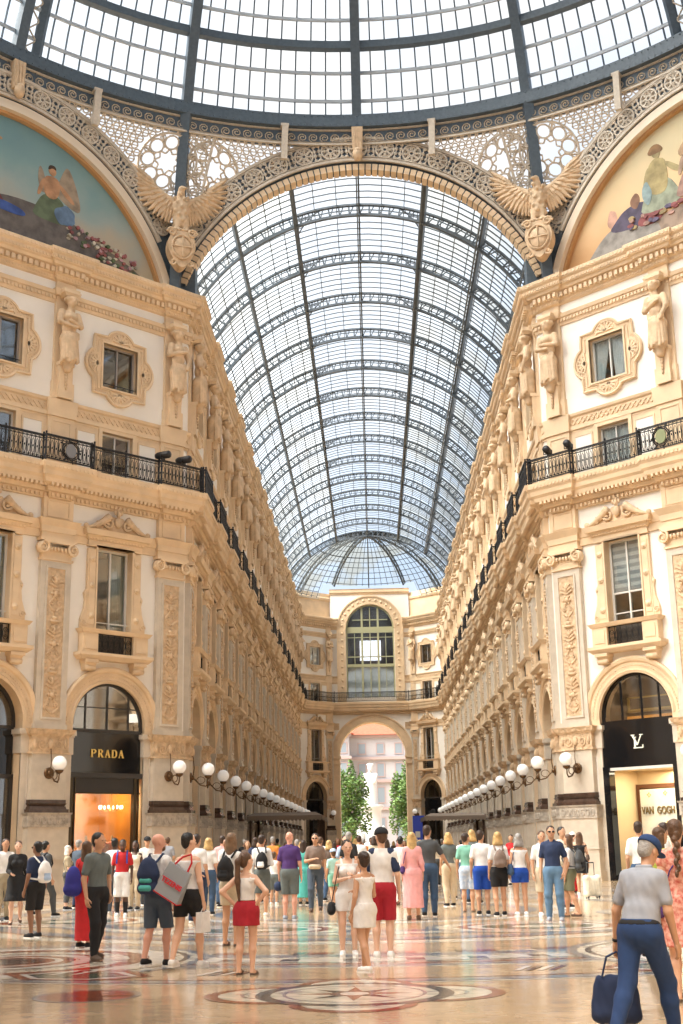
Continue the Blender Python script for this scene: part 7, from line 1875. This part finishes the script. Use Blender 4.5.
J = person(fpos(414, 920), 0, 1.68, 'blonde woman in a long pink dress seen from behind', ('long', 'pink', .95), ('skirt', 'pink', .24, 1.02, .07), ('long', 'blonde'), 'tan', True, h=MH, shoes='brown')
sidebag(J, 'small purple shoulder bag of the woman in the pink dress', 'purple', -1, 1.0, (.08, .05, .08))
J = person(fpos(402, 905), 0, 1.62, 'woman in white top and white trousers left of the pink dress', ('tee', 'white', .88), ('pants', 'white'), ('short', 'black'), 'tan', True, h=.017, shoes='brown')
# centre trio
J = person(fpos(384, 958), 5, 1.68, 'man in black cap, white baseball shirt and red shorts seen from behind', ('baseball', 'white', .88), ('shorts', 'crimson', .5), ('short', 'brown'), 'fair', arms=('down', 'fold'), shoes='white', h=NH, extras=(('cap', 'black'),), head_turn=-25, wide=1.05)
J = person(fpos(349, 957), 178, 1.54, 'woman in a white lace playsuit facing the camera with one hand raised', ('tank', 'white', .9), ('shorts', 'white', .68), ('bun', 'dbrown'), 'fair', True, ('fold', 'phone'), shoes='white', h=NH, head_turn=-12)
J = J
r = sidebag(J, 'black leather handbag hanging at the side of the woman in the white playsuit', 'black', 1, .72, (.12, .06, .09), handles=False, xo=.26)
J = person(fpos(366, 974), -38, 1.38, 'dark-haired girl in a white sleeveless dress stepping with crossed legs', ('tank', 'white', .9), ('skirt', 'white', .66, 1.02, .03), ('bun', 'dbrown'), 'tan', True, ('fold', 'down'), stride=.36, shoes='white', h=NH, child=True, head_turn=10)
# left of centre
J = person(fpos(290, 920), 8, 1.74, 'bald man in purple polo and grey shorts seen from behind', ('polo', 'purple', .84), ('shorts', 'grey', .5), None, 'pink', arms=('down', 'down'), shoes='lgrey', h=MH, wide=1.15)
r = bag_root(J, 'baseball_cap', 'blue cap held in the left hand of the man in purple', 'hat'); s = SDF(.012); c = J['wr'][-1] + V3(-.02, 0, -.2); s.ell(c, (.09, .1, .1), .02); s.ell(c + V3(0, .1, -.05), (.06, .07, .02), .02); s.build('crown', cm('navy'), r)
J = person(fpos(316, 912), 182, 1.72, 'man in sunglasses and brown T-shirt with a waist pouch walking towards the camera', ('tee', 'taupe', .9), ('pants', 'slate'), ('short', 'dbrown'), 'tan', arms=('fold', 'down'), stride=.3, shoes='brown', h=MH, extras=(('glasses',),))
r = bag_root(J, 'waist_pouch', 'beige pouch at the waist of the man in the brown T-shirt'); s = SDF(.012); s.cone((-.09, .15, 1.0), (.09, .15, 1.0), .055, .055, .04); s.build('pouch', cm('beige'), r)
J = person(fpos(304, 905), 10, 1.58, 'woman in a turquoise dress between the purple polo and the brown T-shirt', ('cap', 'teal', .95), ('skirt', 'teal', .2, 1.02, .04), ('long', 'dbrown'), 'tan', True, h=.017)
J = person(fpos(274, 905), 10, 1.30, 'child in white T-shirt and grey shorts next to the man in purple', ('tee', 'white', .88), ('shorts', 'grey', .5), ('short', 'brown'), 'tan', h=.017, child=True, shoes='white')
J = person(fpos(262, 917), 15, 1.70, 'man in rolled-sleeve white shirt and grey shorts seen from behind', ('long', 'white', .88), ('shorts', 'grey', .5), ('short', 'dbrown'), 'tan', arms=('fold', 'down'), shoes='white', h=MH)
backpack(J, 'small black and white backpack low on the back of the man in the white shirt', 'black', 'white', dx=.08, size=.75)
J = person(fpos(334, 906), -20, 1.34, 'child in mint T-shirt and blue cap with a red bag', ('tee', 'mint', .86), ('shorts', 'green', .6), ('short', 'brown'), 'tan', h=.017, child=True, stride=.35, extras=(('cap', 'pale_blue'),))
sidebag(J, 'red bag carried by the child in the mint T-shirt', 'red', 1, 1.05, (.1, .05, .07))
J = person(fpos(321, 897), 5, 1.68, 'man in white T-shirt and light shorts behind and right of the brown T-shirt', ('tee', 'white', .88), ('shorts', 'beige', .5), ('short', 'brown'), 'tan', h=.017)
J = person(fpos(345, 893), 20, 1.62, 'person in a dark plum top behind the woman in white', ('tee', 'purple', .88), ('pants', 'dgrey'), ('short', 'black'), 'tan', h=.017)
J = person(fpos(360, 895), 0, 1.70, 'man in white T-shirt left of the black cap, seen from behind', ('tee', 'white', .88), ('pants', 'jeans'), ('short', 'dbrown'), 'tan', h=.017)
# girl with the ponytail, woman with grey hair
J = person(fpos(246, 975), 12, 1.40, 'girl with a very long ponytail, white top and red playsuit skirt, hands on hips', ('tank', 'white', 1.06), ('skirt', 'crimson', .70, 1.14, .04), ('ponytail', 'brown'), 'fair', True, ('hip', 'hip'), shoes='sandal', h=NH, child=True, head_turn=35, stance=.01)
J = person(fpos(231, 946), 18, 1.68, 'woman with long greying hair and white T-shirt behind the girl in red', ('tee', 'white', .8), ('shorts', 'beige', .62), ('long', 'lbrown'), 'tan', True, ('fold', 'fwd'), shoes='sandal', h=MH, wide=1.12)
backpack(J, 'small black backpack on the woman with long greying hair', 'black', 'black', size=.8)
J = person(fpos(208, 915), 5, 1.66, 'blonde woman in white T-shirt and dark jeans seen from behind', ('tee', 'white', .88), ('pants', 'jeans'), ('bob', 'blonde'), 'tan', True, h=MH)
J = person(fpos(222, 905), 10, 1.74, 'man in a pink shirt behind the blonde woman', ('tee', 'pink', .86), ('pants', 'jeans'), ('short', 'dbrown'), 'pink', h=.017)
J = person(fpos(196, 925), 20, 1.72, 'dark-haired person in white T-shirt right of the shopping-bag woman', ('tee', 'white', .86), ('pants', 'navy'), ('short', 'dbrown'), 'tan', h=MH, shoes='white')
# woman with the big shopping bag
J = person(fpos(187, 969), 22, 1.66, 'short-haired woman in white top and black shorts carrying a big grey shopping bag', ('tank', 'white', .9), ('shorts', 'black', .66), ('short', 'black'), 'fair', True, ('down', 'fold'), stride=.42, shoes='white', h=NH, head_turn=30)
r = bag_root(J, 'shopping_bag', 'big pale grey shopping bag lettered TEZENIS in red on the back of the walking woman')
GB = mat('grey_bag_cloth', (0.32, 0.35, 0.38), 0.6, noise=0.08)
rot = Matrix.Rotation(rad(28), 4, 'Y'); mb = MB()
mb.frustum((-.2, .2, -.06, .06, -.23), (-.18, .18, -.02, .02, .2)); bb = mb.build('body', GB, r); bb.matrix_local = Matrix.Translation((-.08, -.22, 1.12)) @ rot
t_ = text('TEZENIS', .09, mat('red_letters', (0.65, 0.02, 0.04), 0.5), bb, (0.0, -.056, -.03), ext=.003, bold=.003); t_.rotation_euler = (PI / 2 - .1, 0, 0)
b = MB(); b.tube([(-.1, 0, .2), (-.06, .04, .32), (.02, .08, .4), (.1, .04, .32), (.12, 0, .2)], .014, 5); b.build('red_handle', cm('red'), bb)
b = MB(); b.box(-.205, .205, -.065, .065, -.24, -.225); b.build('red_piping', cm('red'), bb)
r = bag_root(J, 'paper_bag', 'small white paper bag in the right hand of the walking woman'); w_ = J['wr'][1]; b = MB(); b.frustum((w_[0] - .05, w_[0] + .05, w_[1] - .12, w_[1] + .12, w_[2] - .4), (w_[0] - .04, w_[0] + .04, w_[1] - .12, w_[1] + .12, w_[2] - .14)); b.build('bag_body', cm('white'), r); b = MB(); b.tube([(w_[0], w_[1] - .06, w_[2] - .14), (w_[0], w_[1], w_[2] - .08), (w_[0], w_[1] + .06, w_[2] - .14)], .005, 4); b.build('handle', cm('white'), r)
# man with the blue and teal backpack
J = person(fpos(156, 967), 24, 1.66, 'balding man in white T-shirt and slate shorts walking away', ('tee', 'white', .86), ('shorts', 'slate', .5), None, 'pink', arms=('down', 'fold'), stride=.25, shoes='black', h=NH, head_turn=35, wide=1.05, extras=(('beard', 'brown'),))
backpack(J, 'navy and teal hiking backpack on the balding man in slate shorts', 'navy', 'teal', size=1.12)
b_ = None
# man in grey T-shirt
J = person(fpos(95, 961), 128, 1.70, 'man in grey T-shirt and black trousers facing the camera, hand in pocket', ('tee', 'grey', .86), ('pants', 'black'), ('short', 'black'), 'tan', arms=('down', 'pocket'), shoes='brown', h=NH, head_turn=-15, stride=.22)
J = person(fpos(84, 948), 25, 1.60, 'person in red jacket and long red skirt half hidden behind the grey T-shirt', ('long', 'red', .9), ('skirt', 'red', .12, 1.02, .02), ('long', 'brown'), 'tan', True, ('fold', 'fold'), h=MH)
r = bag_root(J, 'blue_backpack', 'royal blue bag hanging on the person in red'); s = SDF(.014); s.ell((-.12, -.2, 1.1), (.15, .1, .24), .04); s.cone((-.2, -.2, .95), (-.06, -.2, .95), .1, .1, .06); s.build('body', cloth('royal_blue', (0.03, 0.03, 0.25), noise=.2), r); b = MB(); b.tube([(-.1, -.15, 1.3), (-.1, -.02, 1.47), (-.1, .1, 1.35)], .02, 5); b.build('strap', cm('red'), r)
J = person(fpos(121, 917), 175, 1.66, 'dark-skinned person in a red T-shirt and white shorts', ('tee', 'red', .9), ('shorts', 'white', .45), ('short', 'black'), 'dark', shoes='white', h=MH, arms=('down', 'down'), sock='black')
r = bag_root(J, 'shoulder_straps', 'blue backpack straps over the red T-shirt', 'backpack'); b = MB()
for q in (1, -1): b.tube([(q * .1, -.1, 1.43), (q * .11, 0, 1.49), (q * .115, .11, 1.38), (q * .12, .13, 1.2)], .018, 5)
b.build('strap', cm('blue'), r); s = SDF(.016); s.ell((0, -.2, 1.22), (.13, .08, .2), .03); s.build('body', cm('navy'), r)
J = person(fpos(113, 915), 10, 1.70, 'dark-haired person in jeans behind the red T-shirt', ('tee', 'white', .88), ('pants', 'slate'), ('short', 'black'), 'dark', h=.017, shoes='white')
J = person(fpos(134, 910), 190, 1.64, 'dark-skinned person in cream top right of the red T-shirt', ('tank', 'cream', .88), ('pants', 'beige'), ('long', 'black'), 'dark', True, h=.017)
J = person(fpos(146, 905), 160, 1.74, 'man in black cap and white shirt behind the balding man', ('tee', 'white', .88), ('pants', 'dgrey'), ('short', 'black'), 'tan', h=.017, extras=(('cap', 'black'),))
J = person(fpos(167, 893), 5, 1.78, 'man in light grey T-shirt in front of the left corner pilaster', ('tee', 'lgrey', .88), ('shorts', 'beige', .5), ('short', 'brown'), 'tan', h=.017, arms=('fwd', 'down'))
# elderly couple
J = person(fpos(66, 910), 70, 1.56, 'white-haired woman in a beige waistcoat with a grey shoulder bag', ('tee', 'khaki', .85), ('pants', 'dgrey', .2), ('bob', 'white'), 'fair', True, ('fwd', 'fwd'), h=MH)
sidebag(J, 'grey shoulder bag of the white-haired woman', 'dgrey', 1, .95, (.12, .05, .08))
J = person(fpos(77, 908), 40, 1.70, 'grey-haired man in a slate blue shirt behind the white-haired woman', ('long', 'slate', .88), ('pants', 'navy'), ('short', 'grey'), 'fair', h=MH)
J = person(fpos(86, 900), 200, 1.64, 'long-haired woman in a white top seen between the couple and the grey T-shirt', ('tee', 'white', .9), ('pants', 'beige'), ('long', 'dbrown'), 'tan', True, h=.017)
# left edge
J = person(fpos(34, 938), -55, 1.62, 'man in navy T-shirt and black shorts with a white strapped backpack', ('tee', 'navy', .86), ('shorts', 'black', .5), ('short', 'black'), 'brown', arms=('out', 'down'), shoes='black', h=MH, extras=(('glasses',),))
backpack(J, 'white and pale blue backpack on the man in the navy T-shirt', 'white', 'pale_blue', size=.85)
J = person(fpos(43, 917), 40, 1.66, 'man in dark clothes with a black backpack walking right behind the navy T-shirt', ('tee', 'dgrey', .86), ('pants', 'dgrey'), ('short', 'black'), 'tan', stride=.5, h=MH)
backpack(J, 'black backpack on the man in dark clothes', 'black', 'black', size=.85)
J = person(fpos(15, 924), -15 + 180, 1.66, 'woman in a black shirt dress walking towards the camera', ('long', 'black', .9), ('skirt', 'black', .48, 1.02, .12), ('bun', 'brown'), 'fair', True, ('fwd', 'down'), stride=.35, shoes='sandal', h=MH)
J = person(fpos(2, 921), 150, 1.72, 'man in white shirt and beige trousers at the left edge of the picture', ('long', 'white', .86), ('pants', 'khaki'), ('short', 'dbrown'), 'tan', h=.017)
# distant crowd
rn = random.Random(11)
tops = [('white', 'a white'), ('navy', 'a navy'), ('black', 'a black'), ('red', 'a red'), ('grey', 'a grey'), ('beige', 'a beige'), ('pale_blue', 'a pale blue'), ('pink', 'a pink'), ('mint', 'a mint'), ('orange', 'an orange'), ('brown', 'a brown'), ('yellow', 'a lime')]
bots = [('jeans', 'jeans'), ('black', 'black trousers'), ('beige', 'beige trousers'), ('khaki', 'khaki trousers'), ('dgrey', 'charcoal trousers')]
hairs = [('short', 'dbrown'), ('short', 'black'), ('bob', 'blonde'), ('long', 'brown'), ('short', 'grey'), ('bob', 'dbrown')]
hn = {'dbrown': 'dark-haired', 'black': 'black-haired', 'blonde': 'blonde', 'brown': 'long brown-haired', 'grey': 'grey-haired'}
ref = lambda x: ('left of the waist-pouch man' if x < 312 else 'behind the white playsuit' if x < 362 else 'behind the black cap' if x < 398 else 'behind the pink dress' if x < 440 else 'right of the pink dress')
places = []
protos = {}; used_looks = set()
for i in range(150):
    px = 226 + (i * 37.3) % 250; Y = (33, 37, 41, 46, 50, 56, 62, 70, 80, 92)[i % 10] + rn.uniform(-2, 2); x, y = at(px, Y)
    if abs(x) > 6.3 or (Y > 68 and abs(x) > 2.6): continue
    if any(math.dist((x, y), q) < .8 for q in places): continue
    places.append((x, y)); tk = tops[(i * 5) % 12]; bk = bots[(i * 3) % 5]; hk = hairs[(i * 7) % 6]; back = (i % 3) != 0
    while (ref(px), tk[0], bk[0], hk, back) in used_looks: tk = rn.choice(tops); bk = rn.choice(bots)
    used_looks.add((ref(px), tk[0], bk[0], hk, back)); key = (tk[0], bk[0], hk)
    nm = 'distant %s person, %s top, %s, %s, %s' % (hn[hk[1]], tk[1].split()[-1] if ' pale' not in tk[1] else 'pale blue', bk[1], 'back turned' if back else 'approaching', ref(px))
    H = rn.uniform(1.52, 1.76); fc = rn.uniform(-30, 30) + (0 if back else 180)
    if key in protos:
        c = copy_tree(protos[key]); c.location = (x, y, 0); c.rotation_euler = (0, 0, rad(-fc)); k_ = H / 1.75; c.scale = (k_, k_, k_); tag(c, nm, 'person', 'distant strollers in the arcade')
    else:
        J = person((x, y), fc, H, nm, ('tee', tk[0], .88), ('pants', bk[0]), hk, rn.choice(['tan', 'fair', 'olive', 'brown']), hk[0] != 'short', h=.026, stride=rn.uniform(0, .35), group='distant strollers in the arcade'); protos[key] = J['root']
